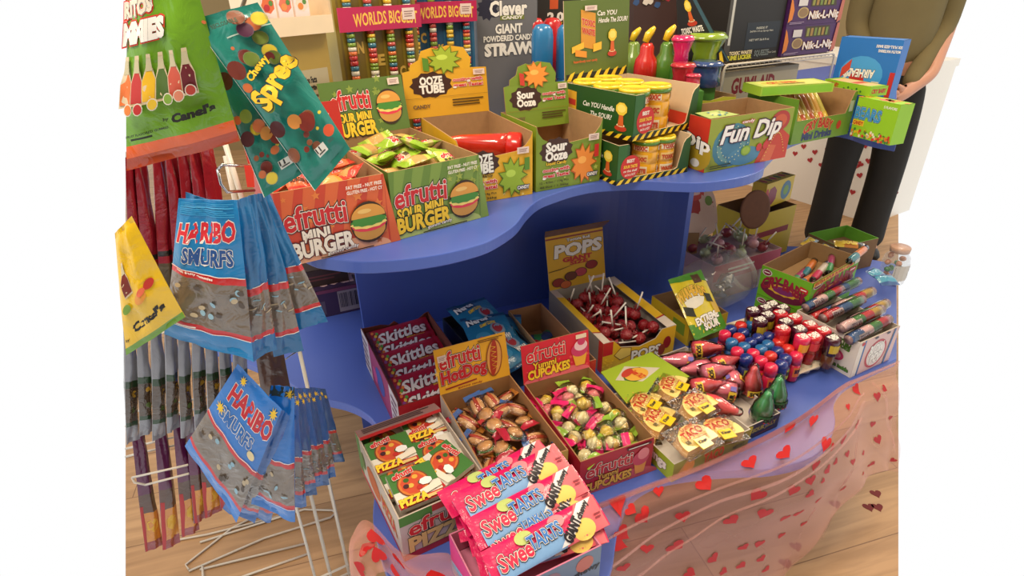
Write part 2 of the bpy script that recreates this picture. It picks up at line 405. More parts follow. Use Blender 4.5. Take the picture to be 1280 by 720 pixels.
# far white counter front with stuck-on red hearts
pA, pB = at(985, 247, FLOOR), at(1124, 291, FLOOR); dv = (pB-pA); dv.z = 0; Lc = dv.length+.9-.16; dn = dv.normalized()
pA2 = pA-dn*.9
cr_ = empty('display_counter', (pA2.x, pA2.y, FLOOR), math.atan2(dn.y, dn.x), 'far white counter front with small red hearts stuck on it, behind the standing person', 'counter')
mb = MB(); WH = mat((244, 238, 226), rough=.5, noise=.02)
mb.box((0, 0, 0), (Lc, .03, .86), WH); mb.box((-.02, -.02, .86), (Lc, .45, .90), WH); mb.box((0, .03, 0), (.03, .42, .86), WH); mb.box((Lc-.03, .03, 0), (Lc, .42, .86), WH)
A = Art(mb, flatS((0, 0, 0), (Lc, 0, 0), (0, 0, .86), (0, -1, 0)), Lc/.86, .001)
Ri = cr_.matrix_basis.inverted()
for hx, hy in [(994, 192), (1005, 183), (1019, 190), (1013, 200), (1035, 187), (1027, 206), (1076, 205), (1072, 207), (1082, 182), (1086, 201), (1075, 219), (1119, 240), (1066, 240), (1048, 222)]:
    # where the sight line meets the counter front
    bpy.context.view_layer.update(); Mi = cr_.matrix_world.inverted(); o_ = Mi @ CAM; q = Mi.to_3x3() @ ray(hx, hy); t = -o_.y/q.y; p = o_+q*t
    A.heart(p.x/Lc, p.z/.86, .023, (176, 40, 44), R.uniform(-.5, .5)); A.k = 3
mb.build('counter_body', cr_)
# ------------------------------------------------------------------ the blue display stand
Hs = H
up = cr([at(x, y, Hs).to_2d() for x, y in [(345, 270), (360, 300), (387, 318), (414, 323.4), (450, 327), (486, 325.7), (520, 322.5), (560, 316), (600, 305.5), (622, 295.5), (644.5, 280), (658, 263), (673, 250), (695.5, 241), (722, 233), (753, 228), (800, 226), (844, 228), (883, 228), (930, 221), (954, 211), (958, 200), (983, 178), (1012, 167), (1040, 161), (1062, 164), (1086, 172), (1110, 177), (1121, 179)]], 4)
bk = [at(1121, 70, Hs).to_2d(), Vector((.9, 2.5)), Vector((-.75, 2.2)), Vector((-.72, 1.6)), Vector((-.52, 1.22))]
root = empty('blue_display_stand', (.1, 1.3, FLOOR), 0, 'two-tiered blue painted display stand with wavy shelves carrying all the candy boxes', 'display stand')
ox, oy = .1, 1.3
def slab(pts, z0, z1, name):
    mb = MB(); mb.prism([(p[0]-ox, p[1]-oy) for p in pts], z0-FLOOR, z1-FLOOR, BLUE); o = mb.build(name, root)
    bv = o.modifiers.new('bevel', 'BEVEL'); bv.width = .002; bv.segments = 2; bv.limit_method = 'ANGLE'; bv.angle_limit = rad(50); return o
slab(up+bk, Hs-.022, Hs, 'upper_shelf')
lo = cr([at(x, y, 0).to_2d() for x, y in [(350, 470), (380, 489), (407, 499), (432, 505), (452, 514), (468, 528), (476, 555), (472, 590), (466, 643), (472, 680), (485, 720)]]+[Vector((-.15, .54)), Vector((-.03, .50)), Vector((.09, .53))]+[at(x, y, 0).to_2d() for x, y in [(762, 716), (772, 665), (787, 625), (820, 602), (870, 592), (917, 588), (964, 586), (1008, 575), (1033, 557), (1044, 530), (1043, 503), (1062, 478), (1121, 449)]], 4)
bk2 = [at(1121, 330, 0).to_2d(), at(1000, 308, 0).to_2d(), Vector((.5, 1.95)), Vector((-.75, 1.9)), Vector((-.8, 1.3))]
slab(lo+bk2, -.022, 0, 'lower_shelf')
def ribbon(P, z0, z1, t, name):
    P = cr(P, 6); L = []; Rr = []
    for i, p in enumerate(P):
        d = (P[min(i+1, len(P)-1)]-P[max(i-1, 0)]).normalized(); n = Vector((-d.y, d.x)); L.append(p+n*t); Rr.append(p)
    mb = MB(); pts = Rr+L[::-1]; mb.prism([(p.x-ox, p.y-oy) for p in pts], z0-FLOOR, z1-FLOOR, BLUE); return mb.build(name, root)
ribbon([Vector(q) for q in ((-.395, 1.33), (-.15, 1.44), (.1, 1.54), (.28, 1.57), (.40, 1.53), (.462, 1.45))], .0002, Hs-.022, .018, 'curved_back_board')
ribbon([Vector(q) for q in ((-.5, 1.50), (0, 1.62), (.6, 1.66))], FLOOR+.0005, -.022, .02, 'base_board')
for x, y in ((-.6, 1.75), (.80, 1.80), (1.0, 1.6)):
    mb = MB(); mb.box((x-ox, y-oy, 0), (x-ox+.03, y-oy+.03, -.022-FLOOR), BLUE); mb.build('leg', root)
# ------------------------------------------------------------------ tulle cloth
def tulle_mat():
    m = bpy.data.materials.new('pink_tulle'); m.use_nodes = True; nt = m.node_tree; L = nt.links.new
    b = nt.nodes['Principled BSDF']; out = nt.nodes['Material Output']; b.inputs['Base Color'].default_value = (lin(240), lin(170), lin(152), 1); b.inputs['Roughness'].default_value = .6
    tr = nt.nodes.new('ShaderNodeBsdfTransparent'); ms = nt.nodes.new('ShaderNodeMixShader')
    lw = nt.nodes.new('ShaderNodeLayerWeight'); lw.inputs[0].default_value = .30
    mr = nt.nodes.new('ShaderNodeMapRange'); mr.inputs[3].default_value = .14; mr.inputs[4].default_value = .6
    L(lw.outputs['Facing'], mr.inputs[0]); L(mr.outputs[0], ms.inputs[0]); L(tr.outputs[0], ms.inputs[1]); L(b.outputs[0], ms.inputs[2]); L(ms.outputs[0], out.inputs[0])
    return m
TUL = tulle_mat(); HEART = mat((190, 14, 16), rough=.7)
rows = [[(640, 722, .024), (700, 655, .014), (790, 614, .014), (880, 580, .014), (985, 530, .014), (1045, 487, .014), (1068, 475, .012), (1121, 452, .004)],
        [(660, 745, .010), (730, 700, .008), (800, 660, -.02), (890, 622, -.012), (985, 592, .004), (1052, 545, .0), (1080, 505, -.03), (1121, 478, -.06)],
        [(680, 790, -.1), (770, 745, -.15), (840, 705, -.16), (905, 670, -.15), (990, 635, -.12), (1048, 590, -.12), (1088, 548, -.18), (1121, 525, -.2)],
        [(720, 850, -.28), (790, 800, -.3), (860, 760, -.33), (925, 720, -.34), (995, 670, -.32), (1055, 612, -.28), (1092, 575, -.28), (1121, 560, -.3)],
        [(760, 900, -.46), (830, 850, -.47), (900, 795, -.47), (950, 752, -.47), (1000, 700, -.46), (1063, 622, -.40), (1094, 590, -.38), (1121, 590, -.40)]]
G = [[at(*q) for q in r] for r in rows]
G = [cr(r, 14) for r in G]; nC = len(G[0]); cols = [cr([G[j][i] for j in range(len(G))], 12) for i in range(nC)]; nR = len(cols[0])
P = [[None]*nC for _ in range(nR)]
for i in range(nC):
    for j in range(nR):
        u = i/(nC-1); v = j/(nR-1); p = cols[i][j].copy()
        amp = .0075*min(1, v*6+.15)
        fan = math.sin(26*v**.8*(1.15-.5*u)+2.1*math.sin(3*u)+.6*math.sin(9*u))          # gathers running along the table edge
        drp = math.sin(46*u+6*v+1.3*math.sin(4*v))*max(0, v-.15)*1.3                      # hanging folds
        n = Vector((.25, -.75, .6)); p += n*(amp*(fan*(1-.5*v)+drp))
        if v > .02 : p += n*.004
        if p.z < FLOOR+.01: p.z = FLOOR+.01
        P[j][i] = p
tb = MB(); tb.add([P[j][i] for j in range(nR) for i in range(nC)], [(j*nC+i, j*nC+i+1, (j+1)*nC+i+1, (j+1)*nC+i) for j in range(nR-1) for i in range(nC-1)], TUL, True)
# rolled and gathered strips of the same cloth: hem and three long gathers
def gather(v0, v1, u0, u1, wd, amp=.003):
    N = 60; L1 = []; L2 = []
    for k in range(N+1):
        s_ = k/N; u = u0+(u1-u0)*s_; v = v0+(v1-v0)*s_; p = P[min(nR-1, int(v*(nR-1)))][min(nC-1, int(u*(nC-1)))]; fv = v*(nR-1); j = min(nR-2, int(fv)); fu = u*(nC-1); i = min(nC-2, int(fu)); a = fu-i; b = fv-j
        p = (P[j][i]*(1-a)+P[j][i+1]*a)*(1-b)+(P[j+1][i]*(1-a)+P[j+1][i+1]*a)*b
        ww = wd*(.35+.65*math.sin(math.pi*min(1, max(0, s_))))*(1+.3*math.sin(11*s_))
        L1.append(p+Vector((.1, -.3, .9))*ww*.5+Vector((0, -.004, .004))); L2.append(p-Vector((.1, -.3, .9))*ww*.5+Vector((0, -.007, .003)))
    for w_ in (0, .0035):
        tb.add([q+Vector((0, -w_, w_)) for q in L1+L2], [(i, i+1, N+2+i, N+1+i) for i in range(N)], TUL, True)
gather(.0, .0, .0, 1, .026); gather(.012, .008, 0, .85, .02); gather(.22, .16, .10, .86, .007); gather(.36, .20, .06, .84, .010); gather(.50, .26, .06, .80, .006); gather(.60, .98, .62, .50, .012); gather(.25, .98, .82, .62, .008); gather(.1, .9, .9, .97, .006)
# hearts woven on the cloth, each set on the folded surface itself
PJ = [[proj(P[j][i]) for i in range(nC)] for j in range(nR)]
def surf(u, v):
    fu = min(nC-1.001, max(0, u*(nC-1))); fv = min(nR-1.001, max(0, v*(nR-1))); i = int(fu); j = int(fv); a = fu-i; b = fv-j
    return (P[j][i]*(1-a)+P[j][i+1]*a)*(1-b)+(P[j+1][i]*(1-a)+P[j+1][i+1]*a)*b
hearts = [(770, 627, .9), (820, 615, .6), (790, 635, .7), (883, 603, 1), (933, 577, 1), (936, 538, 1), (985, 534, 1), (1018, 523, 1), (978, 568, 1.1), (1032, 555, 1), (803, 645, .9), (855, 643, .8), (775, 667, 1), (772, 680, 1), (808, 683, .8), (846, 682, 1.1), (911, 650, .9), (945, 620, 1), (958, 642, 1), (889, 698, .9), (990, 615, .9), (1013, 602, .8), (1018, 580, .7), (1035, 588, .8), (980, 648, .8), (999, 642, .8), (978, 670, .7), (951, 677, .8), (930, 682, .7), (953, 696, .7), (925, 710, .7), (959, 711, .7), (906, 713, .7), (1068, 486, .8), (1096, 495, .9), (1106, 484, .6), (1060, 508, .6), (1072, 530, .9), (1055, 548, .7), (1092, 530, .8), (1097, 549, 1), (1080, 565, .7), (1058, 568, .7), (1068, 578, .8), (1088, 580, .8), (1117, 574, .6), (1046, 576, .6), (1113, 523, .6), (1022, 625, .7), (860, 715, .8), (1040, 560, .5), (1053, 611, .6), (780, 712, .8), (1030, 600, .5), (1012, 618, .7), (1078, 592, .5), (1005, 655, .6)]
for hx, hy, sc_ in hearts:
    bi = min(((PJ[j][i][0]-hx)**2+(PJ[j][i][1]-hy)**2, i, j) for j in range(nR) for i in range(nC))
    if bi[0] > 200: continue
    u0, v0 = bi[1]/(nC-1), bi[2]/(nR-1); rot = R.uniform(-.7, .9); r = .0215*sc_
    c0 = surf(u0, v0); du = (surf(min(1, u0+.01), v0)-surf(max(0, u0-.01), v0)).length/.02; dv_ = (surf(u0, min(1, v0+.01))-surf(u0, max(0, v0-.01))).length/.02
    pts = []
    for ring in (0, .5, 1):
        for i in range(16):
            t = 2*math.pi*i/16; x = 16*math.sin(t)**3/17*r*ring; y = -(13*math.cos(t)-5*math.cos(2*t)-2*math.cos(3*t)-math.cos(4*t))/17*r*ring
            X = x*math.cos(rot)-y*math.sin(rot); Y = x*math.sin(rot)+y*math.cos(rot)
            p = surf(min(1, max(0, u0+X/du)), min(1, max(0, v0+Y/dv_))); pts.append(p+(CAM-p).normalized()*.0045+Vector((0, -.0004, .0006)))
    tb.add(pts, [(k*16+i, k*16+(i+1) % 16, (k+1)*16+(i+1) % 16, (k+1)*16+i) for k in (0, 1) for i in range(16)], HEART, True)
# the bunched end at the left of the stand
N1, N2 = 34, 26
edge = [(560, 692, .014), (500, 690, .014), (462, 652, .03), (440, 668, .02), (437, 712, -.02), (450, 760, -.15)]
edge2 = [(600, 745, .012), (530, 752, .012), (492, 722, .012), (474, 715, .008), (468, 735, -.03), (470, 775, -.16)]
E1 = cr([at(*q) for q in edge], 7); E2 = cr([at(*q) for q in edge2], 7); k2 = len(E1); V = []; 
for j in range(13):
    for i in range(k2):
        v = j/12; p = E1[i]*(1-v)+E2[i]*v; s_ = i/(k2-1)
        p = p+Vector((0, -.1, 1))*(.014*math.sin(math.pi*v)*(.4+s_)+.004*math.sin(5*v*(1+s_)*2+6*s_)*math.sin(math.pi*min(1, v+.1))+.003*math.sin(30*s_)); V.append(p)
tb.add(V, [(j*k2+i, j*k2+i+1, (j+1)*k2+i+1, (j+1)*k2+i) for j in range(12) for i in range(k2-1)], TUL, True)
tb.add([p+Vector((.002, -.004, .006)) for p in V], [(j*k2+i, j*k2+i+1, (j+1)*k2+i+1, (j+1)*k2+i) for j in range(12) for i in range(k2-1)], TUL, True)
for i0, j0 in ((4, 6), (9, 5), (15, 5), (20, 6), (17, 9), (27, 6), (1, 9), (12, 10)):
    if i0 >= k2-1: continue
    c0 = V[j0*k2+i0]; tu = (V[j0*k2+i0+1]-c0).normalized(); tv = (V[(j0+1)*k2+i0]-c0).normalized(); r = .0165
    tb.add([c0+tu*r*16*math.sin(2*math.pi*i/18)**3/17+tv*r*(13*math.cos(2*math.pi*i/18)-5*math.cos(4*math.pi*i/18)-2*math.cos(6*math.pi*i/18))/17+(CAM-c0).normalized()*.010 for i in range(18)], [tuple(range(18))], HEART)
o = tb.build('tulle_cloth'); tag(o, 'sheer pink tulle cloth with red hearts draped over the front edge of the blue stand', 'cloth')
for x, y in ((995, 683), (982, 704), (1095, 617), (1086, 634), (1097, 634), (1044, 630)):
    mb = MB(); p = at(x, y, FLOOR); A = Art(mb, flatS((p.x, p.y, FLOOR+.0005), (.03, 0, 0), (0, .03, 0), (0, 0, 1)), 1, .0002)
    mb.prism([(p.x+.0145*16*math.sin(-t*.35)**3/17*1.2, p.y+.0145*1.2*(13*math.cos(t*.35)-5*math.cos(.7*t)-2*math.cos(1.05*t)-math.cos(1.4*t))/17) for t in range(18)], FLOOR, FLOOR+.001, mat((120, 34, 34), rough=.7))
    o = mb.build('paper_heart'); tag(o, 'small dark red heart lying on the wooden floor beside the tulle hem', 'heart', 'hearts fallen on the floor')
# ------------------------------------------------------------------ the person beyond the stand
def skin(name, pts, edges, radii, m, parent, sub=2, rootv=0, cut=None):
    me = bpy.data.meshes.new(name); me.from_pydata(pts, edges, []); o = bpy.data.objects.new(name, me); COL.objects.link(o)
    md = o.modifiers.new('s', 'SKIN'); md.use_smooth_shade = True
    for i, r in enumerate(radii): me.skin_vertices[0].data[i].radius = (r, r) if not isinstance(r, tuple) else r
    me.skin_vertices[0].data[rootv].use_root = True
    sb = o.modifiers.new('d', 'SUBSURF'); sb.levels = sub; sb.render_levels = sub
    bpy.context.view_layer.update(); ev = o.evaluated_get(bpy.context.evaluated_depsgraph_get()); nm = bpy.data.meshes.new_from_object(ev)
    o.modifiers.clear(); o.data = nm; nm.materials.clear(); nm.materials.append(m)
    for p in nm.polygons: p.use_smooth = True
    o.parent = parent; return o
fa, fb = at(1024, 300, -.46), at(1080, 303, -.46)
hip = (fa+fb)/2; hd = (fb-fa); hd.z = 0; hd = hd.normalized(); bw = Vector((-hd.y, hd.x, 0))
pr = empty('person', (hip.x, hip.y, FLOOR), math.atan2(hd.y, hd.x), 'person in loose black trousers and olive top standing beyond the blue stand', 'person')
sk = mat((206, 150, 122), rough=.5, noise=.03)
hl = .115
body_pts = [(0,0,.93),(0,0,1.10),(0,.01,1.28),(0,0,1.42),(0,-.01,1.50),(0,-.02,1.60),(0,-.01,1.68)]
be = [(i, i+1) for i in range(6)]
br_ = [.13, .12, .14, .07, .052, (.075, .09), .07]
for sgn in (-1, 1):
    o0 = len(body_pts); body_pts += [(sgn*hl*.8,0,.86),(sgn*hl,-.01,.48),(sgn*hl,0,.09),(sgn*hl,-.12,.035)]; be += [(0, o0), (o0, o0+1), (o0+1, o0+2), (o0+2, o0+3)]; br_ += [.085, .055, .038, .032]
    o0 = len(body_pts); body_pts += [(sgn*.17,0,1.40),(sgn*.20,.01,1.12),(sgn*.13,-.14,.93),(sgn*.045-.05,-.20,.84)]; be += [(3, o0), (o0, o0+1), (o0+1, o0+2), (o0+2, o0+3)]; br_ += [.052, .04, .028, .03]
    for f in range(4):
        q = len(body_pts); fx = (f-1.5)*.02; body_pts += [(sgn*.012-.05, -.212-.03*(sgn > 0), .84+fx), (-sgn*.015-.05, -.222-.03*(sgn > 0), .838+fx)]; be += [(o0+3, q), (q, q+1)]; br_ += [.010, .008]
    q = len(body_pts); body_pts += [(sgn*.035-.05, -.225, .885), (sgn*.015-.05, -.235, .895)]; be += [(o0+3, q), (q, q+1)]; br_ += [.011, .009]
skin('body', body_pts, be, br_, sk, pr)
tp = [(0,0,.97),(0,0,.88)]; te = [(0,1)]; tr_ = [(.155,.12), (.16,.12)]
for sgn in (-1, 1):
    o0 = len(tp); tp += [(sgn*hl*.85,0,.78),(sgn*hl,-.01,.46),(sgn*hl*1.0,.0,.2),(sgn*hl*1.0,0,.015)]; te += [(1, o0), (o0, o0+1), (o0+1, o0+2), (o0+2, o0+3)]; tr_ += [.105, .085, .085, .092]
skin('trousers', tp, te, tr_, mat((34, 31, 27), rough=.85, noise=.15, scale=20), pr)
tp = [(0,0,.90),(0,0,1.12),(0,0,1.30),(0,0,1.44)]; te = [(0,1),(1,2),(2,3)]; tr_ = [(.17,.135), (.165,.13), (.18,.13), (.085,.08)]
for sgn in (-1, 1):
    o0 = len(tp); tp += [(sgn*.18,0,1.39),(sgn*.19,.01,1.12),(sgn*.06-.03,-.175,.872)]; te += [(3, o0), (o0, o0+1), (o0+1, o0+2)]; tr_ += [.065, .052, .04]
skin('top', tp, te, tr_, mat((118, 104, 66), rough=.9, noise=.08, scale=15), pr)
for sgn in (-1, 1):
    mb = MB(); mb.ell((sgn*hl, -.07, .03), (.042, .12, .032), mat((22, 20, 20), rough=.5), 14, 8); mb.build('shoe', pr)
mb = MB(); mb.ell((0, .012, 1.635), (.088, .098, .108), mat((50, 34, 24), rough=.6), 20, 12); mb.build('hair', pr)
mb = MB()
for sgn in (-1, 1): mb.ell((sgn*.032, -.105, 1.61), (.012, .006, .006), mat((30, 24, 20)), 8, 6); mb.ell((sgn*.084, -.01, 1.60), (.01, .018, .028), sk, 8, 6)
mb.ell((0, -.115, 1.585), (.012, .016, .018), sk, 8, 6); mb.ell((0, -.104, 1.555), (.024, .006, .006), mat((160, 80, 76)), 8, 6); mb.build('face', pr)
# ------------------------------------------------------------------ helpers for goods
RED, CREAM, DARK, YEL, WHT = (206, 34, 40), (246, 236, 220), (40, 22, 20), (250, 208, 50), (248, 244, 236)
def efr(A, cx, cy, w, h, slope=0, col=RED):
    A.text('efrutti', cx, cy, w, h, col, [(.075, DARK), (.048, CREAM)], slope=slope, bold=.025, arc=-.12)
def ztop(p, px, py):
    lo, hi = -1.0, 2.5
    for _ in range(50):
        m_ = (lo+hi)/2
        if proj((p[0], p[1], m_))[1] > py: lo = m_
        else: hi = m_
    return lo
def pack_kind(L, Wd, T, zones, name, seed=1, art=None, crease=.0012, crimp=.12, vertical=False, nx=10, ny=12):
    def make():
        c = [(-Wd/2, L/2, 0), (Wd/2, L/2, 0), (Wd/2, -L/2, 0), (-Wd/2, -L/2, 0)]
        r = empty(name, (0, 0, 0)); o = pillow_mb(c, T, zones, nx, ny, crease=crease, seed=seed, crimp=crimp, art=art, sub=.12).build('wrapper', r); return r
    return Kind(make)
def heap(C, kinds, nx, ny, z, name, what, where, cat, group, jit=.25, rngseed=1, tilt=.5, margin=.14, zj=.004, yaw=3.14, x0=0, x1=1, y0=0, y1=1, skip=(), dome=0):
    rr = random.Random(rngseed); k = 0
    for j in range(ny):
        for i in range(nx):
            if (i, j) in skip: continue
            fx = margin+(1-2*margin)*((i+.5+rr.uniform(-jit, jit))/nx); fy = margin+(1-2*margin)*((j+.5+rr.uniform(-jit, jit))/ny)
            fx = x0+(x1-x0)*fx; fy = y0+(y1-y0)*fy
            kd = kinds[rr.randrange(len(kinds))]; o = kd[0].get(); o.name = name
            p = C.W(fx*C.w, fy*C.d, z+rr.uniform(0, zj)+dome*math.sin(math.pi*fx)*math.sin(math.pi*fy)*(1 if (i+j) % 2 else .5)); place(o, p, (rr.uniform(-tilt, tilt), rr.uniform(-tilt, tilt), C.th+rr.uniform(-yaw, yaw)))
            tag(o, '%s %s, %s from left in %s row, %s' % (kd[1], what, ORD[i], ORD[j], where), cat, group)
def tray(C, z, m=None):
    mb = MB(); e = C.t*1.6; mb.box((e, e, C.t+.0002), (C.w-e, C.d-e, z), m or C.inn); return mb.build('inner_tray', C.root)
# ------------------------------------------------------------------ red and green burger boxes
def burger_front(A, kind):
    red = kind == 'red'
    A.rect(0, 0, 1, 1, (206, 70, 44) if red else (104, 136, 52)); k = A.k
    for i in range(7):
        x = -.1+i*.2; A.poly([(max(0, x), 0 if x > 0 else .2), (min(1, x+.08), 0), (min(1, x+.28), 1), (min(1, x+.16), 1)], (222, 104, 56) if red else (128, 156, 66)); A.k = k
    A.k = k+1
    A.stars(16, .07, (232, 130, 60) if red else (160, 176, 70), (.04, .06, .96, .94))
    A.ell(.5, .0, .5, .2, (236, 170, 130) if red else (180, 196, 110), a0=0, a1=math.pi)
    efr(A, .32, .62, .56, .30, .0)
    if red:
        A.text('MINI', .30, .36, .24, .15, CREAM, [(.13, (96, 16, 26)), (.07, (60, 10, 16))], slope=.0, bold=.045)
        A.text('BURGER', .35, .19, .56, .22, CREAM, [(.10, (96, 16, 26)), (.06, (60, 10, 16))], slope=.04, bold=.045)
        A.text('gummi candy', .52, .07, .30, .06, WHT, [(.08, (96, 16, 26))], slope=.1)
    else:
        A.text('SOUR MINI', .30, .38, .50, .15, YEL, [(.10, (30, 40, 16)), (.06, (60, 60, 20))], slope=.04, bold=.045)
        A.text('BURGER', .33, .21, .58, .22, YEL, [(.10, (30, 40, 16)), (.06, (60, 60, 20))], slope=.04, bold=.045)
        A.text('gummi candy', .50, .09, .28, .06, WHT, [(.08, (30, 50, 16))], slope=.1)
    A.text('FAT FREE - NUT FREE', .80, .90, .34, .045, CREAM, bold=.03); A.text('GLUTEN FREE - HOT CY', .80, .83, .34, .045, CREAM, bold=.03)
    burger(A, .80, .38, .17, .27)
    A.lines(.30, .01, .86, .045, 1, DARK)
m1 = Carton('candy_box', 'open red burger gummy candy box at the left end of the upper shelf', -.347, .822, 31.6, .170, .185, .119, H+.0005, card((196, 60, 42)), KRAFT, 'burger candy boxes')
m1.walls(); burger_front(m1.art('front'), 'red'); m1.done()
m1.lid(.085, 6, draw=lambda A: (A.rect(0, 0, 1, 1, (196, 50, 40)), efr(A, .4, .6, .6, .4), A.sticker(.8, .62, .16, .3)))
tray(m1, .07)
FRp = at(598, 193.5, H+.118); FLp = at(484.5, 216.5, H+.118)
ang = math.degrees(math.atan2(FRp.y-FLp.y, FRp.x-FLp.x)); wS = (FRp-FLp).length
m2 = Carton('candy_box', 'open green sour burger gummy candy box with raised lid, right of the red burger box', FLp.x, FLp.y, ang, wS, .262, .118, H+.0005, card((88, 122, 46)), KRAFT, 'burger candy boxes')
m2.walls(); burger_front(m2.art('front'), 'green'); m2.done(); tray(m2, .075)
def lid_g(A):
    A.rect(0, 0, 1, 1, (92, 122, 50)); A.stars(16, .07, (140, 160, 66))
    efr(A, .33, .66, .46, .34); A.text('SOUR MINI', .33, .34, .42, .16, YEL, [(.10, (40, 40, 20))], bold=.045); A.text('BURGER', .34, .13, .48, .24, YEL, [(.10, (40, 40, 20))], bold=.045)
    burger(A, .78, .45, .15, .30); A.sticker(.88, .90, .14, .12)
m2.lid(.104, 12, draw=lid_g)
GW, RW, TAN = foil((150, 190, 50)), foil((216, 60, 44)), mat((206, 160, 92), rough=.3, coat=.6, bump=.4)
FILM_G = foil((196, 206, 90)); FILM_P = foil((206, 176, 132))
def candy_art(txt, col): return lambda A: (A.text(txt, .5, .56, .8, .18, col, [(.09, WHT)], bold=.04), A.text('BURGER', .5, .36, .7, .12, (60, 30, 20), bold=.04))
kg = [(pack_kind(.066, .036, .009, [(.2, GW), (.3, FILM_G), (.7, TAN), (.8, FILM_G), (1, GW)], 'wrapped_candy', 1), 'lime and tan'),
      (pack_kind(.064, .038, .010, [(.16, GW), (.84, FILM_G), (1, GW)], 'wrapped_candy', 2, candy_art('efrutti', RED)), 'all lime green'),
      (pack_kind(.064, .036, .010, [(.3, GW), (.5, FILM_P), (.6, FILM_G), (1, GW)], 'wrapped_candy', 3, candy_art('sour', RED)), 'lime and cream')]
heap(m2, kg, 4, 5, .085, 'wrapped_candy', 'burger candy', 'green burger box', 'candy', 'candies in the green burger box', tilt=.5, zj=.008, dome=.04)
kr = [(pack_kind(.060, .036, .009, [(.2, RW), (.3, foil((230, 150, 60))), (.7, TAN), (1, RW)], 'wrapped_candy', 4), 'red and tan'),
      (pack_kind(.062, .036, .010, [(.2, RW), (.8, foil((228, 110, 60))), (1, RW)], 'wrapped_candy', 5, candy_art('efrutti', RED)), 'orange red')]
heap(m1, kr, 3, 4, .082, 'wrapped_candy', 'burger candy', 'red burger box', 'candy', 'candies in the red burger box', tilt=.5, zj=.008, dome=.035)
# ------------------------------------------------------------------ ooze boxes
def splat(A, cx, cy, rx, ry, col, dk, n=11):
    pts = []; rr = random.Random(9)
    for i in range(2*n):
        a = math.pi*i/n; q = 1.0 if i % 2 == 0 else rr.uniform(.55, .8); pts.append((cx+rx*q*math.cos(a), cy+ry*q*math.sin(a)))
    A.poly([(cx+(p[0]-cx)*1.12, cy+(p[1]-cy)*1.12) for p in pts], dk); A.poly(pts, col); A.ell(cx-rx*.15, cy+ry*.2, rx*.35, ry*.2, tuple(min(255, c+40) for c in col))
def ooze_front(A, yel):
    bg, bl, dk = ((232, 178, 38), (150, 180, 44), (90, 120, 20)) if yel else ((128, 152, 40), (236, 140, 44), (190, 90, 20))
    A.rect(0, 0, 1, .66, bg); A.stars(8, .04, (250, 224, 120) if yel else (180, 200, 90), (.05, .03, .95, .6)); 
    x = .30
    A.ell(x, .60, .24, .20, (66, 34, 20), 22, 0, .07)
    A.text('OOZE' if yel else 'Sour', x, .67, .30, .14, WHT, [(.07, (40, 20, 14))], bold=.05, slope=.03)
    A.text('TUBE' if yel else 'Ooze', x, .53, .32, .14, WHT, [(.07, (40, 20, 14))], bold=.05, slope=.03)
    A.text('Liquid Candy', x, .41, .3, .06, (60, 40, 20) if yel else YEL, [(.08, YEL if yel else DARK)], bold=.03)
    A.text('oozing with', x, .31, .40, .075, (214, 30, 50), [(.09, WHT)], bold=.04); A.text('great Taste!', x, .22, .40, .075, (214, 30, 50), [(.09, WHT)], bold=.04)
    A.text('12 - 4.0oz / 114g Pcs', .27, .12, .44, .045, (60, 60, 20), bold=.02); A.text('48.0oz / 1.36kg', .27, .05, .44, .045, (60, 60, 20), bold=.02)
    splat(A, .72, .34, .19, .30, bl, dk); A.rect(.88, .42, .95, .62, (206, 40, 40) if not yel else (90, 140, 40), .1); A.sticker(.86, .74, .16, .10)
    A.text('CANDY', .86, .15, .16, .05, WHT, [(.2, (40, 60, 90))], bold=.04)
PO = [(0, 1), (.03, .90), (.10, .80), (.22, .73), (.5, .70), (.78, .73), (.90, .80), (.97, .90), (1, 1)]
t1 = Carton('candy_box', 'open yellow liquid candy tube box with scooped front, right of the green burger box', -.099, 1.081, 24, .157, .222, .126, H+.0005, card((226, 172, 36)), KRAFT, 'scooped front candy boxes')
t1.walls(front=PO); ooze_front(t1.art('front'), True); 
A = t1.art('front')
t1.done(); tray(t1, .045)
def lid_t(yel):
    def d(A):
        A.rect(0, 0, 1, .66, (226, 170, 40) if yel else (124, 150, 44)); A.k = 3
        A.ell(.32, .46, .24, .18, (66, 34, 20), 22, 0, .07)
        A.text('OOZE' if yel else 'Sour', .32, .52, .26, .11, WHT, [(.07, (40, 20, 14))], bold=.05); A.text('TUBE' if yel else 'Ooze', .32, .40, .28, .11, WHT, [(.07, (40, 20, 14))], bold=.05)
        A.text('oozing with', .76, .50, .36, .06, (214, 30, 50), [(.09, WHT)], bold=.04); A.text('great Taste!', .76, .42, .36, .06, (214, 30, 50), [(.09, WHT)], bold=.04)
        A.lines(.55, .12, .95, .24, 3, (80, 60, 20)); A.text('CANDY', .18, .16, .2, .05, (120, 90, 60), bold=.04); A.rect(0, .28, 1, .285, (150, 120, 40))
        splat(A, .50, .80, .19, .19, (164, 186, 50) if yel else (240, 150, 50), (90, 120, 20) if yel else (200, 110, 30)); A.sticker(.90, .60, .14, .08)
        A.rect(.24, .66, .31, .84, (90, 140, 40) if yel else (206, 60, 40), -.3)
    return d
FO = [(0, 0), (1, 0), (1, .66), (.80, .67), (.82, .80), (.74, .96), (.55, 1.0), (.42, .96), (.36, .98), (.24, .94), (.20, .82), (.10, .76), (.09, .68), (0, .66)]
t1.lid(.14, 7, fold=FO, draw=lid_t(True), w0=-.03)
t2 = Carton('candy_box', 'empty olive green liquid candy box with scooped front and header card', .052, 1.155, 26.5, .156, .158, .132, H+.0005, card((120, 146, 38)), KRAFT, 'scooped front candy boxes')
t2.walls(front=PO); ooze_front(t2.art('front'), False); t2.done()
o, _ = t2.lid(.135, 10, fold=FO, draw=lid_t(False)); o.location = (0, -.03, -.034)
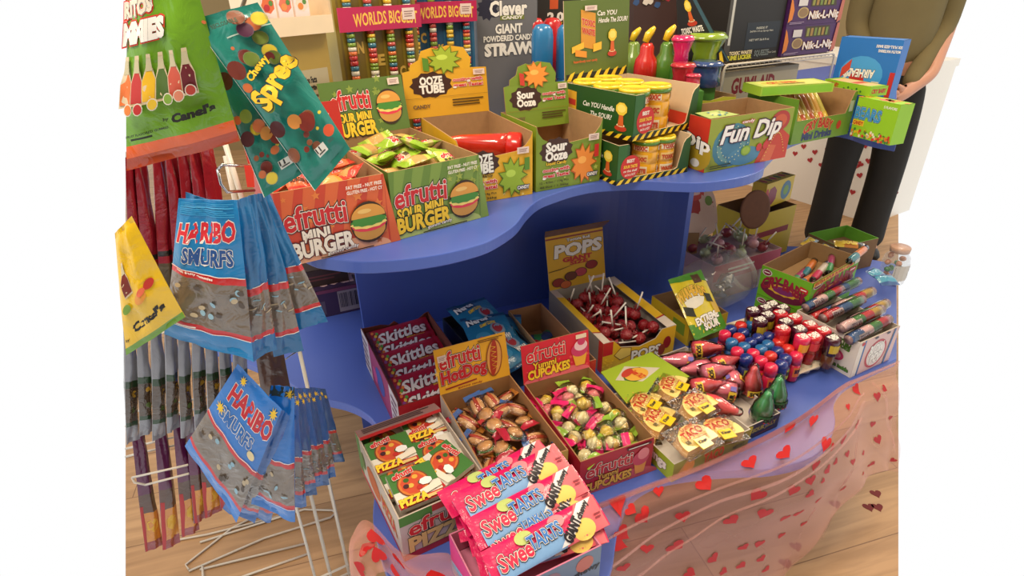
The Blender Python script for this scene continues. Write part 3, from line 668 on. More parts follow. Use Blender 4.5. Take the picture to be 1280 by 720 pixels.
# the red tube
def bottle(name, prof, mats, n=24, parent=None):
    mb = MB(); mb.lathe(prof, mats, n); return mb.build(name, parent)
tb_ = empty('candy_tube', t1.W(.17, .075, .088), 0, 'red liquid candy tube with round cap lying across the yellow scooped box', 'tube')
RP = plast((206, 34, 26)); RT = mat((196, 40, 26), rough=.15, coat=1, noise=.2)
bottle('tube_body', [(.004, 0), (.010, .012), (.018, .05), (.024, .12), (.026, .145)], RT, parent=tb_)
bottle('cap', [(.0265, .145), (.0285, .147), (.0285, .172), (.027, .175)], RP, 28, tb_)
mb = MB(); A = Art(mb, lambda u, v, l: ((.0265+l)*math.cos(u), (.0265+l)*math.sin(u), .07+v*.05), 1, .0003)
mb.M = Matrix.Identity(4)
A.poly([(-1.1, 0), (-.7, 0), (-.3, 0), (.1, 0), (.1, 1), (-.3, 1), (-.7, 1), (-1.1, 1)], (226, 220, 205)); 
for i in range(9): A.rect(-1.05+i*.12, .1, -1.0+i*.12, .9, (40, 36, 36)); A.k = 2
mb.build('barcode_label', tb_)
mb = MB(); mb.box((-.006, -.013, .1752), (.006, .013, .1757), mat((236, 226, 214))); mb.build('cap_sticker', tb_)
d_ = (t1.W(.168, .05, .083)-t1.W(.012, .155, .088)).normalized(); tb_.location = t1.W(.012, .145, .090); tb_.rotation_euler = d_.to_track_quat('Z', 'Y').to_euler()
# ------------------------------------------------------------------ sour drum boxes
GRN = card((38, 84, 30))
def hazard(A, x0, x1, y0, y1, n=8, jag=True):
    A.rect(x0, y0, x1, y1, (24, 22, 16)); k = A.k; s_ = (x1-x0)/n
    for i in range(n):
        a = x0+i*s_; A.poly([(a, y0), (a+s_*.5, y0), (min(x1, a+s_*.95), y1+(.03 if jag else 0)), (a+s_*.45, y1)], (244, 206, 40)); A.k = k
    A.k = k+2
def cloud(A, cx, cy, r, w_=1):
    """a plain mushroom cloud"""
    A.ell(cx, cy-1.15*r, .62*r*w_, r*.20, (196, 60, 34)); A.ell(cx, cy-.95*r, .42*r*w_, r*.10, (250, 236, 190)); A.poly([(cx-.16*r*w_, cy), (cx+.16*r*w_, cy), (cx+.30*r*w_, cy-1.0*r), (cx-.30*r*w_, cy-1.0*r)], (216, 100, 40)); A.ell(cx, cy+.12*r, .58*r*w_, .42*r, (240, 206, 60), 16, 0, .04); A.ell(cx, cy+.15*r, .42*r*w_, .26*r, (250, 228, 110), 14)
def drum_art(A, small=False):
    A.rect(0, 0, 1, 1, (36, 82, 30)); 
    A.text('Can YOU Handle', .52, .62, .44, .11, WHT, slope=0, slant=.1); A.text('The SOUR?', .56, .42, .30, .11, WHT, slant=.1)
    A.rect(.06, .35, .20, .85, (222, 170, 40), -.2); A.rect(.07, .52, .19, .66, (190, 50, 30), -.2); cloud(A, .84, .62, .34, .38/1.0); hazard(A, .30, 1, 0, .10, 6)
PX = [(0, 1), (.13, 1), (.15, .94), (.16, .17), (.18, .14), (.80, .14), (.84, .18), (.90, .80), (.93, .90), (.97, .94), (1, 1)]
def drumbox(label, X, Y, th, w, d, h, z):
    C = Carton('candy_box', label, X, Y, th, w, d, h, z, GRN, BEIGE, 'dark green sour candy boxes')
    C.walls(front=PX); drum_art(C.art('left')); A = C.art('front'); hazard(A, 0, .99, .0, .11, 9)
    A.poly([(0, .16), (.12, .16), (.12, .99), (0, .99)], (44, 100, 34)); A.k += 2
    A.ell(.17, .42, .13, .30, (204, 36, 28), 26); A.text('BEST', .17, .58, .10, .08, CREAM, bold=.04); A.text('SOUR TASTE', .17, .44, .18, .07, YEL, bold=.04); A.text('on this shelf', .17, .33, .18, .06, CREAM); A.text('and it is HOT', .17, .23, .14, .06, CREAM)
    return C
p_, q_, r_ = at(770, 232.5, H), at(858.8, 215, H), None
x1 = drumbox('dark green sour candy drum box with hazard stripes, lower of the two stacked', p_.x, p_.y, math.degrees(math.atan2(q_.y-p_.y, q_.x-p_.x)), (q_-p_).length, .20, .084, H+.0005); x1.done()
z2 = H+.086; p2, q2 = at(790, 177, z2), at(870, 158, z2)
x2 = drumbox('dark green sour candy drum box with tall header card, upper of the two stacked', p2.x, p2.y, math.degrees(math.atan2(q2.y-p2.y, q2.x-p2.x)), (q2-p2).length-.006, .215, .092, z2); x2.done()
def hdr(A):
    A.rect(0, 0, 1, 1, (92, 112, 34)); hazard(A, .02, .98, 0, .09, 7)
    A.text('Can YOU', .64, .83, .30, .06, WHT, slant=.15); A.text('Handle The SOUR?', .74, .74, .46, .06, WHT, slant=.15)
    A.rect(.24, .40, .46, .86, (214, 150, 40), -.25); A.text('TOXIC', .35, .72, .19, .07, (206, 60, 30), [(.07, WHT)], bold=.05, slope=-.25); A.text('WASTE', .35, .61, .19, .07, (206, 60, 30), [(.07, WHT)], bold=.05, slope=-.25)
    A.rect(.10, .38, .28, .46, (236, 190, 50), .3); A.rect(.15, .30, .32, .38, (240, 150, 40), -.2); A.rect(.42, .36, .55, .46, (240, 190, 50), .2)
    cloud(A, .72, .52, .19, .62); A.text('hazardously sour candy', .3, .24, .36, .04, (210, 90, 30), bold=.03); A.sticker(.38, .90, .18, .06)
x2.lid(.165, 4, draw=hdr, out=card((92, 112, 34)), inn=BEIGE, name='header_card')
CG, CY_, CW = plast((80, 130, 34)), plast((246, 214, 50)), plast((226, 164, 30))
def mk_can():
    r = empty('candy_drum', (0, 0, 0)); mb = MB(); R_ = .0315
    mb.lathe([(R_*.97, 0), (R_, .003), (R_, .027), (R_*.965, .029), (R_*.965, .031), (R_, .033), (R_, .057), (R_*.965, .059), (R_*.965, .061), (R_, .063), (R_, .078)], CW, 28)
    A = Art(mb, lambda u, v, l: ((R_+l)*math.sin(u), -(R_+l)*math.cos(u), v), 1, .0003)
    for q0 in (-1.5, .6, 2.7):
        for y0, y1, c in ((.064, .076, (240, 230, 200)), (.036, .054, (240, 200, 120)), (.006, .024, (236, 222, 190))):
            for kk in range(5): A.rect(q0+kk*.24, y0, q0+(kk+1)*.24, y1, c); A.k = 1
        A.k = 2; 
        for tx, yy in (('TOXIC', .064), ('TOXIC', .037), ('WASTE', .007)): A.text(tx, q0+.6, yy+.0065, 1.0, .010, (196, 70, 30), [(.05, DARK)], bold=.06)
        A.k = 3
    mb.build('drum_wall', r)
    mb = MB(); mb.lathe([(R_*1.03, .078), (R_*1.07, .080), (R_*1.07, .0845), (R_*1.05, .0855)], CG, 28); mb.lathe([(R_*1.03, .0856), (R_*1.05, .089), (R_*.98, .0925), (R_*.9, .0925), (R_*.88, .0915)], CY_, 28); mb.build('drum_lid', r)
    return r
KC = Kind(mk_can)
for i, (fx, fy) in enumerate([(.38, .04), (.74, .04)]): 
    o = KC.get(); o.name = 'candy_drum'; place(o, x1.W(.052+fx*.12+.006, .040, .003), (0, 0, .3+i)); o.scale = (.92, .92, .84); tag(o, '%s yellow candy drum behind the striped lip of the lower green box' % ('left', 'right')[i], 'candy drum', 'drums in the lower green box')
spots = [(.30, .12), (.66, .14), (.20, .38), (.55, .45), (.20, .66), (.52, .78), (.82, .70)]
nm = ['front left, beside the striped corner', 'front right, standing clear of the others', 'second row left', 'second row right', 'third row left', 'back centre', 'back right']
for i, (cx_, cy_) in enumerate([(.045, .045), (.113, .045), (.036, .112), (.104, .114), (.038, .180), (.106, .182)]):
    o = KC.get(); o.name = 'candy_drum'; place(o, x2.W(cx_, cy_, .003), (0, 0, .5*i)); o.scale = (1.0, 1.0, 1.02)
    tag(o, 'yellow lidded candy drum in the upper green box, %s' % ['front left', 'front right and fully in view', 'middle row left', 'middle row right', 'back row left', 'back row right'][i], 'candy drum', 'drums in the upper green box')
# ------------------------------------------------------------------ fruit powder box
p_, q_ = at(879.5, 216.5, H), at(980.8, 196.5, H)
fd = Carton('candy_box', 'open colourful swirled dip powder candy box at the right of the upper shelf', p_.x, p_.y, math.degrees(math.atan2(q_.y-p_.y, q_.x-p_.x)), (q_-p_).length, .14, .116, H+.0005, card((110, 150, 50)), KRAFT, 'open boxes at the right of the upper shelf')
fd.walls()
A = fd.art('front')
A.rect(0, 0, 1, 1, (150, 162, 44)); A.ell(.28, .45, .22, .42, (70, 130, 150)); A.ell(.28, .45, .17, .34, (110, 160, 160)); A.ell(.28, .45, .12, .26, (70, 130, 160)); A.ell(.45, .2, .2, .18, (80, 140, 170))
A.poly([(.60, 0), (1, 0), (1, .45), (.88, .62), (.70, .45)], (200, 60, 34)); A.ell(.84, .78, .12, .2, (180, 50, 36)); A.ell(.84, .78, .08, .13, (206, 90, 46)); A.poly([(.66, 0), (.8, 0), (.84, .3), (.74, .34)], (214, 100, 60))
for i in range(40):
    a = i*.34; A.ell(.28+.19*math.cos(a)*(1-.012*i), .45+.38*math.sin(a)*(1-.012*i), .008, .014, (200, 214, 180), 6); A.k -= 1
A.k += 1
for i in range(22): A.ell(.70+.012*i, .05+.5*abs(math.sin(.14*i)), .007, .012, (236, 190, 90), 6); A.k -= 1
A.k += 1
A.ell(.46, .30, .06, .10, (130, 170, 40)); A.ell(.46, .30, .045, .07, (160, 190, 60)); A.ell(.62, .32, .035, .08, (206, 50, 50)); A.ell(.70, .34, .035, .08, (206, 50, 50))
A.text('Fun Dip', .50, .64, .70, .42, WHT, [(.075, (30, 20, 40)), (.045, (150, 90, 120))], slope=.06, slant=.12, bold=.03); A.text('candy', .43, .87, .14, .07, WHT, [(.12, (206, 40, 40))], slope=.05)
A.lines(.05, .04, .30, .12, 2, (60, 60, 20))
A = fd.art('left'); A.rect(0, 0, 1, 1, (196, 50, 34)); A.ell(.8, .3, .3, .3, (180, 150, 40)); A.text('Dip', .75, .5, .6, .3, WHT, [(.08, DARK)], slope=-.1, bold=.04); A.ell(.78, .14, .1, .08, (230, 226, 220))
fd.done()
mb = MB(); mb.add([(.0, .003, .117), (.085, .003, .117), (.06, .045, .122), (.0, .05, .121)], [(0, 1, 2, 3)], card((196, 206, 140))); mb.add([(.0, .003, .1175), (.085, .003, .1175), (.06, .045, .1225), (.0, .05, .1215)], [(3, 2, 1, 0)], card((170, 190, 110))); A = Art(mb, flatS((.005, .006, .1186), (.06, 0, .0), (0, .03, .0035), (0, -.1, 1)), 2); A.stars(7, .2, (90, 140, 160)); mb.build('folded_flap', fd.root)
# second opened box lying behind
pb = at(862, 150, H+.0)
fb_ = Carton('candy_box', 'empty open yellow-edged candy box behind the swirled dip powder box', fd.W(.02, .155).x, fd.W(.02, .155).y, fd.th/rad(1), .21, .12, .122, H+.0005, card((196, 190, 50)), KRAFT, 'open boxes at the right of the upper shelf')
fb_.walls(front=[(0, .97), (.1, 1), (.25, .96), (.4, .99), (.6, .95), (.8, 1), (1, .96)]); A = fb_.art('back_in'); A.rect(.05, .85, .95, 1.0, (230, 214, 60)); A.lines(.1, .88, .5, .95, 1, (190, 60, 40)); fb_.done()
# ------------------------------------------------------------------ boxes at the right end of the upper shelf
p_, q_ = at(986, 182, H), at(1058, 168, H)
cb = Carton('candy_box', 'green mini drinks candy box with slanted window full of straws of pastel powder', p_.x+.004, p_.y+.002, math.degrees(math.atan2(q_.y-p_.y, q_.x-p_.x)), (q_-p_).length, .16, .112, H+.0005, card((104, 146, 44)), KRAFT, 'open boxes at the right of the upper shelf')
cb.walls(front=[(0, .98), (.03, .52), (.86, .52), (.95, 1), (1, 1)])
A = cb.art('front'); A.rect(0, 0, .88, .50, (112, 150, 46)); A.text('CRY BABY', .42, .37, .48, .20, (190, 44, 30), [(.08, (236, 190, 120))], arc=-.5, bold=.05, slope=.02); A.text('Mini Drinks', .42, .14, .5, .16, (50, 60, 110), bold=.05, slope=.02); A.ell(.78, .28, .04, .1, (196, 50, 40)); A.rect(.9, .55, .97, .8, (190, 200, 170))
cb.done()
for i in range(11):
    mb = MB(); c_ = [(226, 190, 100), (214, 170, 90), (206, 196, 96), (224, 150, 110)][i % 4]
    mb.tube([(0, 0, 0), (0, 0, .03), (0, 0, .07), (0, 0, .10)], [.007, .0085, .0085, .006], plast(c_), 10); mb.tube([(0, 0, .004), (0, 0, .035)], .0095, plast((214, 110, 80) if i % 2 else (206, 180, 70)), 10)
    o = mb.build('candy_straw'); p = cb.W(.02+i*.0175, .045, .022); place(o, p, (-.7, 0, cb.th)); tag(o, '%s from left of the pastel powder candy tubes leaning in the green mini drinks box' % ORD[i], 'candy tube', 'powder tubes in the mini drinks box')
tray(cb, .018)
def closed(name, label, X, Y, th, w, d, h, z, c, group=None, cat='box', top=None):
    C = Carton(name, label, X, Y, th, w, d, h, z, card(c), KRAFT, group, cat); C.walls(); S = C.S['top']; C.mb.add([S(0, 0, 0), S(1, 0, 0), S(1, 1, 0), S(0, 1, 0)], [(0, 1, 2, 3)], card(top or c)); return C
LIME = (152, 206, 40)
p_ = at(1111.6, 182.3, H); q_ = at(1058.5, 168.5, H); dd = q_-p_; h_ = ztop(p_, 1119, 131.6)-H
be_ = closed('candy_box', 'bright lime green gummy bears box at the right edge, under the small flat lime box', p_.x, p_.y, math.degrees(math.atan2(-dd.x, dd.y)), .05, dd.length-.008, h_, H+.0005, LIME)
A = be_.art('left'); A.rect(0, 0, 1, 1, LIME); A.text('BEARS', .32, .62, .62, .28, (60, 150, 210), [(.08, (30, 60, 120)), (.05, WHT)], bold=.04); A.rect(.0, .30, .28, .44, (236, 200, 50)); A.text('CANDY', .14, .37, .24, .09, (196, 50, 34), bold=.05); A.text('5 FLAVORS', .80, .88, .3, .06, WHT, bold=.03)
rr = random.Random(2); A.k += 1; k_ = A.k
for i in range(60): A.ell(rr.random()*.96+.02, rr.random()*.16+.03+.02*math.sin(i), .028, .04, [(206, 50, 40), (240, 190, 40), (70, 130, 50), (230, 120, 40), (240, 230, 200)][i % 5], 7); A.k = k_+i % 3
A = be_.art('top'); A.stars(8, .12, (236, 140, 60)); A.ell(.5, .5, .3, .15, (240, 120, 100)); be_.done()
zt = H+.114
p_, q_ = at(950, 121, zt), at(1036, 113, zt)
c1 = closed('candy_box', 'wide flat lime green sour candy box lying on top of the mini drinks box', p_.x, p_.y, math.degrees(math.atan2(q_.y-p_.y, q_.x-p_.x))-6, (q_-p_).length*.96, .08, .022, zt+.001, (170, 206, 60), 'flat lime candy boxes', top=(186, 206, 96))
A = c1.art('top'); A.rect(.1, .15, .9, .85, (214, 214, 120)); A.ell(.42, .5, .30, .30, (200, 196, 80)); A.text('CRY BABY', .42, .55, .42, .28, (200, 80, 40), bold=.05, arc=-.3); A.lines(.3, .22, .7, .36, 1, DARK)
A = c1.art('front'); A.rect(.02, .1, .98, .9, (140, 200, 40)); c1.done()
zb = H+h_+.001
p_, q_ = at(1086, 121, zb), at(1104, 116.5, zb); l_ = at(1041, 112, zb)
c2 = closed('candy_box', 'small flat lime green sour gum box lying across the bears box', p_.x, p_.y, 20, .06, .15, .024, zb, LIME, 'flat lime candy boxes')
A = c2.art('left'); A.text('CRY BABY', .18, .6, .28, .4, (196, 50, 30), bold=.06, arc=-.3)
for i in range(5): A.ell(.45+i*.09, .35+.2*(i % 2), .02, .12, (60, 120, 40), 8)
A = c2.art('front'); A.text('CRY BABY', .5, .5, .8, .4, (196, 50, 30), bold=.06); A = c2.art('top'); A.rect(.1, .1, .9, .9, (226, 190, 130)); A.rect(.15, .35, .85, .5, (206, 80, 50)); c2.done()
L_, R_ = aty(1040, 100, 1.78), aty(1117, 100, 1.66); zz0 = H+.0005
th_ = math.degrees(math.atan2(R_.y-L_.y, R_.x-L_.x)); ah = ztop(L_, 1048, 46)-H
ab = closed('candy_box', 'bright blue chewy taffy box standing upside down at the right edge', L_.x, L_.y, th_, (R_-L_).xy.length, .05, ah, zz0, (36, 116, 200))
A = ab.art('front'); y_ = 1-(.46*.6)
A.ell(.45, .58, .36, .22, (70, 160, 226)); A.ell(.40, .50, .13, .13, (206, 40, 36)); A.text('AIRHEADS', .42, .60, .5, .09, WHT, [(.07, DARK), ], rot=math.pi, bold=.04); A.rect(.12, .58, .26, .70, (206, 70, 50), .8); A.rect(.16, .54, .30, .58, (236, 230, 220), .8); A.text('SIX FULL-SIZE BARS', .8, .92, .4, .03, WHT, rot=math.pi, bold=.03); A.text('MOUTH WATERING', .82, .87, .34, .03, WHT, rot=math.pi, bold=.03); A.rect(.66, .47, .78, .52, (226, 214, 190)); A.rect(.92, .3, 1, .64, (200, 40, 40)); ab.done()
# ------------------------------------------------------------------ wire riser and what stands on and under it
pL, pR = aty(906, 82, 1.74), aty(1044, 66, 1.97); zr = (pL.z+pR.z)/2
rz_ = math.atan2(pR.y-pL.y, pR.x-pL.x); rw = (pR-pL).xy.length
wr = empty('wire_riser', (pL.x, pL.y, H), rz_, 'white coated wire riser shelf standing at the back right of the upper shelf', 'wire shelf')
mb = MB(); hz = zr-H; dpt = .20
mb.tube([(0, 0, .003), (0, 0, hz-.012), (.004, 0, hz-.004), (.012, 0, hz), (rw-.012, 0, hz), (rw-.004, 0, hz-.004), (rw, 0, hz-.012), (rw, 0, .003)], .0034, WIRE); mb.tube([(0, dpt, .003), (0, dpt, hz), (rw, dpt, hz), (rw, dpt, .003)], .0034, WIRE); mb.build('frame', wr)
mb = MB()
for i in range(26): x = .012+(rw-.024)*i/25; mb.tube([(x, -.002, hz-.006), (x, 0, hz), (x, dpt, hz)], .0016, WIRE, 6)
mb.tube([(.004, 0, hz-.010), (rw-.004, 0, hz-.010)], .002, WIRE, 6); mb.build('cross_wires', wr)
class Fr:  # frame of the riser
    @staticmethod
    def W(x, y, z=0): return Vector((pL.x+math.cos(rz_)*x-math.sin(rz_)*y, pL.y+math.sin(rz_)*x+math.cos(rz_)*y, H+z))
th_r = math.degrees(rz_)
g = Fr.W(.012, .008); gu = closed('candy_box', 'pale grey gummy first aid box lying under the wire riser', g.x, g.y, th_r, rw*.66, .16, zr-H-.022, H+.0005, (150, 140, 118))
A = gu.art('front'); A.rect(.0, .1, 1, .9, (176, 166, 140)); A.text('GUMI-AID', .40, .70, .56, .30, (130, 30, 30), bold=.04); A = gu.art('top'); A.lines(.05, .2, .95, .9, 4, (196, 180, 160)); gu.done()
g = Fr.W(.0, .012); bx = closed('candy_box', 'tall black slime candy box with yellow and grey lettering on the wire riser', g.x, g.y, th_r, rw*.47, .14, .22, zr+.0055, (34, 30, 24), 'boxes on the wire riser')
A = bx.art('front'); A.rect(.0, 0, .10, 1, (70, 66, 60)); A.rect(.05, .2, .09, 1, (200, 200, 196), 0); A.rect(.35, .13, .95, .45, (40, 46, 54)); A.text('INSIDE IT', .62, .38, .2, .025, (200, 200, 190)); A.text('24/70-1 fl oz Spray Net', .62, .34, .42, .025, (200, 200, 190)); A.text('NET WT 56.4 fl oz', .60, .24, .36, .025, (200, 200, 190)); A.text('TOXIC WASTE', .30, .10, .4, .04, (236, 220, 180), bold=.04); A.text('SLIME LICKER', .28, .045, .44, .05, (206, 200, 50), bold=.06); A.text('SQUEEZE', .68, .07, .26, .08, (120, 130, 130), bold=.03); A.text('Sour Candy', .88, .07, .14, .03, (180, 180, 170)); bx.done()
for i, (z_, lab) in enumerate(((0, 'lower'), (.0835, 'upper'), (.167, 'topmost'))):
    g = Fr.W(rw*.475+.004, .004); pu = closed('candy_box', 'purple wax bottle candy box with orange lettering, %s of the stack on the riser' % lab, g.x, g.y, th_r, rw*.50, .15, .083, zr+.0055+z_, (74, 34, 92), 'purple boxes stacked on the riser')
    A = pu.art('front'); A.ell(.26, .40, .10, .18, (196, 170, 110)); A.ell(.26, .40, .08, .14, (150, 120, 80)); A.poly([(.38, .58), (.86, .58), (.82, .94), (.36, .94)], (70, 56, 30)); 
    for q in range(6): A.rect(.40+q*.07, .62, .445+q*.07, .88, [(150, 150, 60), (170, 130, 60), (120, 140, 60)][q % 3])
    A.text('Nik-L-Nip', .66, .27, .58, .32, (240, 236, 230), [(.09, (30, 20, 40)), (.05, (236, 140, 50))], slope=.02, bold=.03); A.rect(.14, .62, .30, .86, (220, 214, 214)); A.poly([(0, .1), (.07, .2), (.08, .5), (.03, .8), (0, .9)], (226, 130, 40)); A.poly([(.92, .0), (1, .1), (1, 1), (.95, 1)], (196, 110, 90)); A.lines(.03, .04, .3, .12, 2, (170, 150, 180)); pu.done()
# slanted slime lollipop card
c_ = [aty(846, 0, 1.60), aty(868, -6, 1.60), aty(912, 76, 1.60), aty(850, 86, 1.60)]
mb = MB(); n_ = Vector((0, .006, 0)); mb.add([*c_, *[q+n_ for q in c_]], [(0, 1, 2, 3), (7, 6, 5, 4), (0, 4, 5, 1), (1, 5, 6, 2), (2, 6, 7, 3), (3, 7, 4, 0)], card((40, 50, 56)))
A = Art(mb, lambda u, v, l: tuple((c_[3]*(1-u)+c_[2]*u)*(1-v)+(c_[0]*(1-u)+c_[1]*u)*v+Vector((0, -l, 0))), .8)
A.poly([(.62, .0), (.98, .0), (.98, 1), (.60, 1)], (60, 96, 110)); A.poly([(.0, .0), (.9, 0), (.8, 1), (0, 1)], (30, 32, 34)); cloud(A, .48, .86, .2, 1.3); A.text('TOXIC WASTE', .42, .54, .66, .08, WHT, bold=.04); A.text('SLIME LICKER', .44, .40, .74, .11, (200, 206, 50), bold=.05); hazard(A, .35, .95, .0, .14, 4)
mb.box((c_[3].x, 1.6, H+.001), (c_[3].x+.06, 1.606, c_[3].z+.002), card((34, 32, 28)))
mb.build('slime_card'); tag(bpy.data.objects['slime_card'], 'dark blue-edged slime candy display card left of the black box', 'display card')
# ================================================================== lower shelf
Z0 = .0005
# chewy fruit candy bar box
sk_ = Carton('candy_box', 'open purple and red box of fruit candy packs with a torn back edge', -.222-.0095, .905+.020, 25.6, .171, .313, .112, Z0, card((150, 30, 70)), mat((104, 44, 34), rough=.8), 'boxes at the back of the lower shelf')
sk_.walls(front=[(0, .9), (1, .9)], back=[(0, 1), (.06, .98), (.2, .84), (.45, .86), (.52, .97), (.6, .9), (.72, .96), (.9, .97), (1, .98)])
A = sk_.art('left'); A.rect(0, 0, 1, 1, (150, 36, 84)); A.rect(.0, 0, .22, 1, (206, 196, 200)); A.rect(.78, 0, 1, 1, (200, 190, 196)); A.ell(.5, .5, .12, .3, (60, 70, 150)); A.ell(.35, .4, .06, .2, (190, 60, 120)); A.lines(.02, .1, .2, .9, 5, (120, 90, 110)); A.lines(.82, .1, .98, .9, 5, (120, 90, 110))
A = sk_.art('front'); A.rect(0, 0, 1, .9, (190, 30, 44)); sk_.done(); tray(sk_, .05)
SKR = foil((176, 22, 34)); SKD = foil((120, 60, 40))
def sk_art(A):
    A.text('Skittles', .52, .50, .78, .46, (236, 226, 226), [(.06, (70, 10, 20))], slope=.16, bold=.03, slant=.1)
    A.k += 1
    for i in range(7): A.ell(.08+.03*(i % 3), .3+.09*i, .022, .07, [(236, 190, 50), (90, 160, 60), (230, 120, 40), (150, 60, 150)][i % 4], 8); A.k -= 1
    A.k += 1; A.text('BITE SIZE CANDIES', .7, .2, .3, .08, YEL); A.sticker(.12, .2, .08, .2)
def mk_long(name, L, Wd, T, zones, art, seed=1, crimp=.06, crease=.001):
    """a long flat pack lying along x: its seals are at both ends"""
    def make():
        r = empty(name, (0, 0, 0))
        # corners turned so that v runs along x: seals left and right
        c = [(L/2, Wd/2, 0), (L/2, -Wd/2, 0), (-L/2, -Wd/2, 0), (-L/2, Wd/2, 0)]
        mb = pillow_mb(c, T, zones, 10, 20, crease=crease, seed=seed, crimp=crimp)
        if art:
            N = Vector((0, 0, 1))
            def S(u, v, l):
                uu, vv = 1-v, u; q = (vv-crimp)/(1-2*crimp)
                th = 0 if q <= 0 or q >= 1 else T*(max(0, math.sin(math.pi*uu))**.55)*(max(0, math.sin(math.pi*q))**.5)
                return (-L/2+L*u, -Wd/2+Wd*v, th+.0010+l+crease)
            art(Art(mb, S, L/Wd, .0002, .10))
        mb.build('wrapper', r); return r
    return Kind(make)
SKK = mk_long('candy_pack', .154, .068, .010, [(.05, SKD), (.95, SKR), (1, SKR)], sk_art)
for i, (y_, a_, z_) in enumerate([(.275, .05, .088), (.232, -.03, .080), (.180, .10, .092), (.130, -.02, .086), (.083, .04, .094), (.038, .02, .086)]):
    o = SKK.get(); o.name = 'candy_pack'; place(o, sk_.W(.0865, y_, z_-.004*i), (.36, .0, sk_.th+a_)); tag(o, 'red fruit candy pack with white lettering, %s from the back of the purple box' % ORD[i], 'candy pack', 'red candy packs in the purple box')
# blue gummy cluster bags
nb, nc = at(551, 398, .085), at(621, 378, .085); nth = math.atan2(nc.y-nb.y, nc.x-nb.x); nd = .25
nx_ = nb+Vector((math.sin(nth), -math.cos(nth), 0))*nd
nr = Carton('candy_box', 'dark open box of blue crunchy candy bags standing behind the hot dog candy box', nx_.x+.004, nx_.y, math.degrees(nth), (nc-nb).xy.length-.026, nd, .085, Z0, card((40, 60, 80)), mat((60, 62, 66), rough=.8), 'boxes at the back of the lower shelf')
nr.walls(); nr.done(); tray(nr, .05)
NB = foil((36, 118, 160)); ND = foil((24, 70, 110))
def n_art(A):
    A.rect(.08, .72, .60, .93, (30, 40, 70), .1); A.text('Nerds', .32, .82, .46, .15, WHT, [(.05, (20, 20, 40))], slope=.2, bold=.05); A.text('GUMMY CLUSTERS', .5, .66, .36, .08, YEL, slope=.2, bold=.04)
    A.ell(.66, .50, .16, .16, (130, 150, 170), 14, 0, .05); A.ell(.66, .52, .11, .11, (160, 40, 50)); A.ell(.3, .35, .16, .12, (60, 140, 180)); A.ell(.25, .3, .06, .06, (200, 80, 120)); A.text('WOW!', .72, .3, .3, .12, WHT, [(.06, (20, 30, 60))], bold=.05)
nk = pack_kind(.13, .115, .012, [(.08, ND), (.92, NB), (1, ND)], 'candy_bag', 9, n_art, .0025, .07)
for i, (fx, fy, z_, rx, rz_a) in enumerate([(.50, .70, .105, .2, .12), (.46, .42, .100, .2, -.15), (.52, .17, .088, .2, .3), (.72, .52, .078, .2, -.5)]):
    o = nk.get(); o.name = 'candy_bag'; place(o, nr.W(nr.w*fx, nr.d*fy, z_), (rx, .05, nr.th+rz_a)); tag(o, 'blue crunchy gummy candy bag, %s' % ['topmost and furthest back in the dark box', 'middle one of the dark box', 'front one, half hidden behind the hot dog header card', 'lying under the middle bag beside the kraft box'][i], 'candy bag', 'blue bags in the dark box')
# plain kraft box
kb, kc = at(626, 386, .10), at(684, 364, .10); kf = at(750, 449, .10); kth = rad(23)
k_o = kf-Vector((math.cos(kth), math.sin(kth), 0))*.145
kx = Carton('candy_box', 'plain brown open box with red front, between the blue bags and the lollipop box', k_o.x+.038, k_o.y+.018, 23, .094, .28, .10, Z0, card((190, 44, 40)), mat((150, 108, 74), rough=.85, noise=.1), 'boxes at the back of the lower shelf')
kx.wall('front'); kx.wall('left', out=KRAFT); kx.wall('right', out=KRAFT); kx.wall('back', out=KRAFT); kx.done(); tray(kx, .02)
kp = [(mk_long('candy_pouch', .10, .04, .008, [(1, foil((176, 24, 34)))], lambda A: A.text('sour', .5, .5, .5, .5, (230, 190, 60), bold=.05), 3), 'red'), (mk_long('candy_pouch', .09, .036, .008, [(.3, foil((200, 150, 40))), (.7, foil((40, 60, 110))), (1, foil((40, 120, 70)))], None, 4), 'yellow, blue and green')]
heap(kx, kp, 2, 4, .03, 'candy_pouch', 'candy pouch', 'plain brown box', 'candy pouch', 'pouches in the plain brown box', tilt=.2, yaw=.8, zj=.012)
# giant lollipop box
PY = card((226, 180, 34))
pp = Carton('candy_box', 'yellow giant lollipop box with its lid standing open against the dark blue board', .214, 1.157, 22.6, .208, .29, .088, Z0, PY, GREYCARD, 'boxes at the back of the lower shelf')
pp.walls(front=[(0, 1), (.14, 1), (.24, .74), (.5, .60), (.72, .72), (.80, .98), (1, 1)], left=[(0, 1), (1, 1)])
A = pp.art('front'); A.rect(0, 0, 1, .60, (230, 186, 40)); A.poly([(0, .58), (.13, .58), (.13, 1), (0, 1)], (196, 40, 40)); A.ell(.28, .52, .12, .2, (120, 60, 30), 10, 0, .1); A.ell(.28, .52, .11, .18, (236, 206, 100), 10, 0, .1); A.text('POPS', .60, .35, .4, .3, WHT, [(.08, (90, 40, 20))], bold=.04); A.ell(.89, .5, .055, .2, (150, 30, 30)); A.ell(.82, .3, .05, .18, (150, 60, 30)); A.text('CHOC', .07, .3, .12, .3, YEL, rot=1.2)
A = pp.art('left'); A.rect(0, 0, 1, 1, (150, 140, 130)); A.rect(.93, 0, 1, 1, (206, 50, 40))
mb = pp.mb
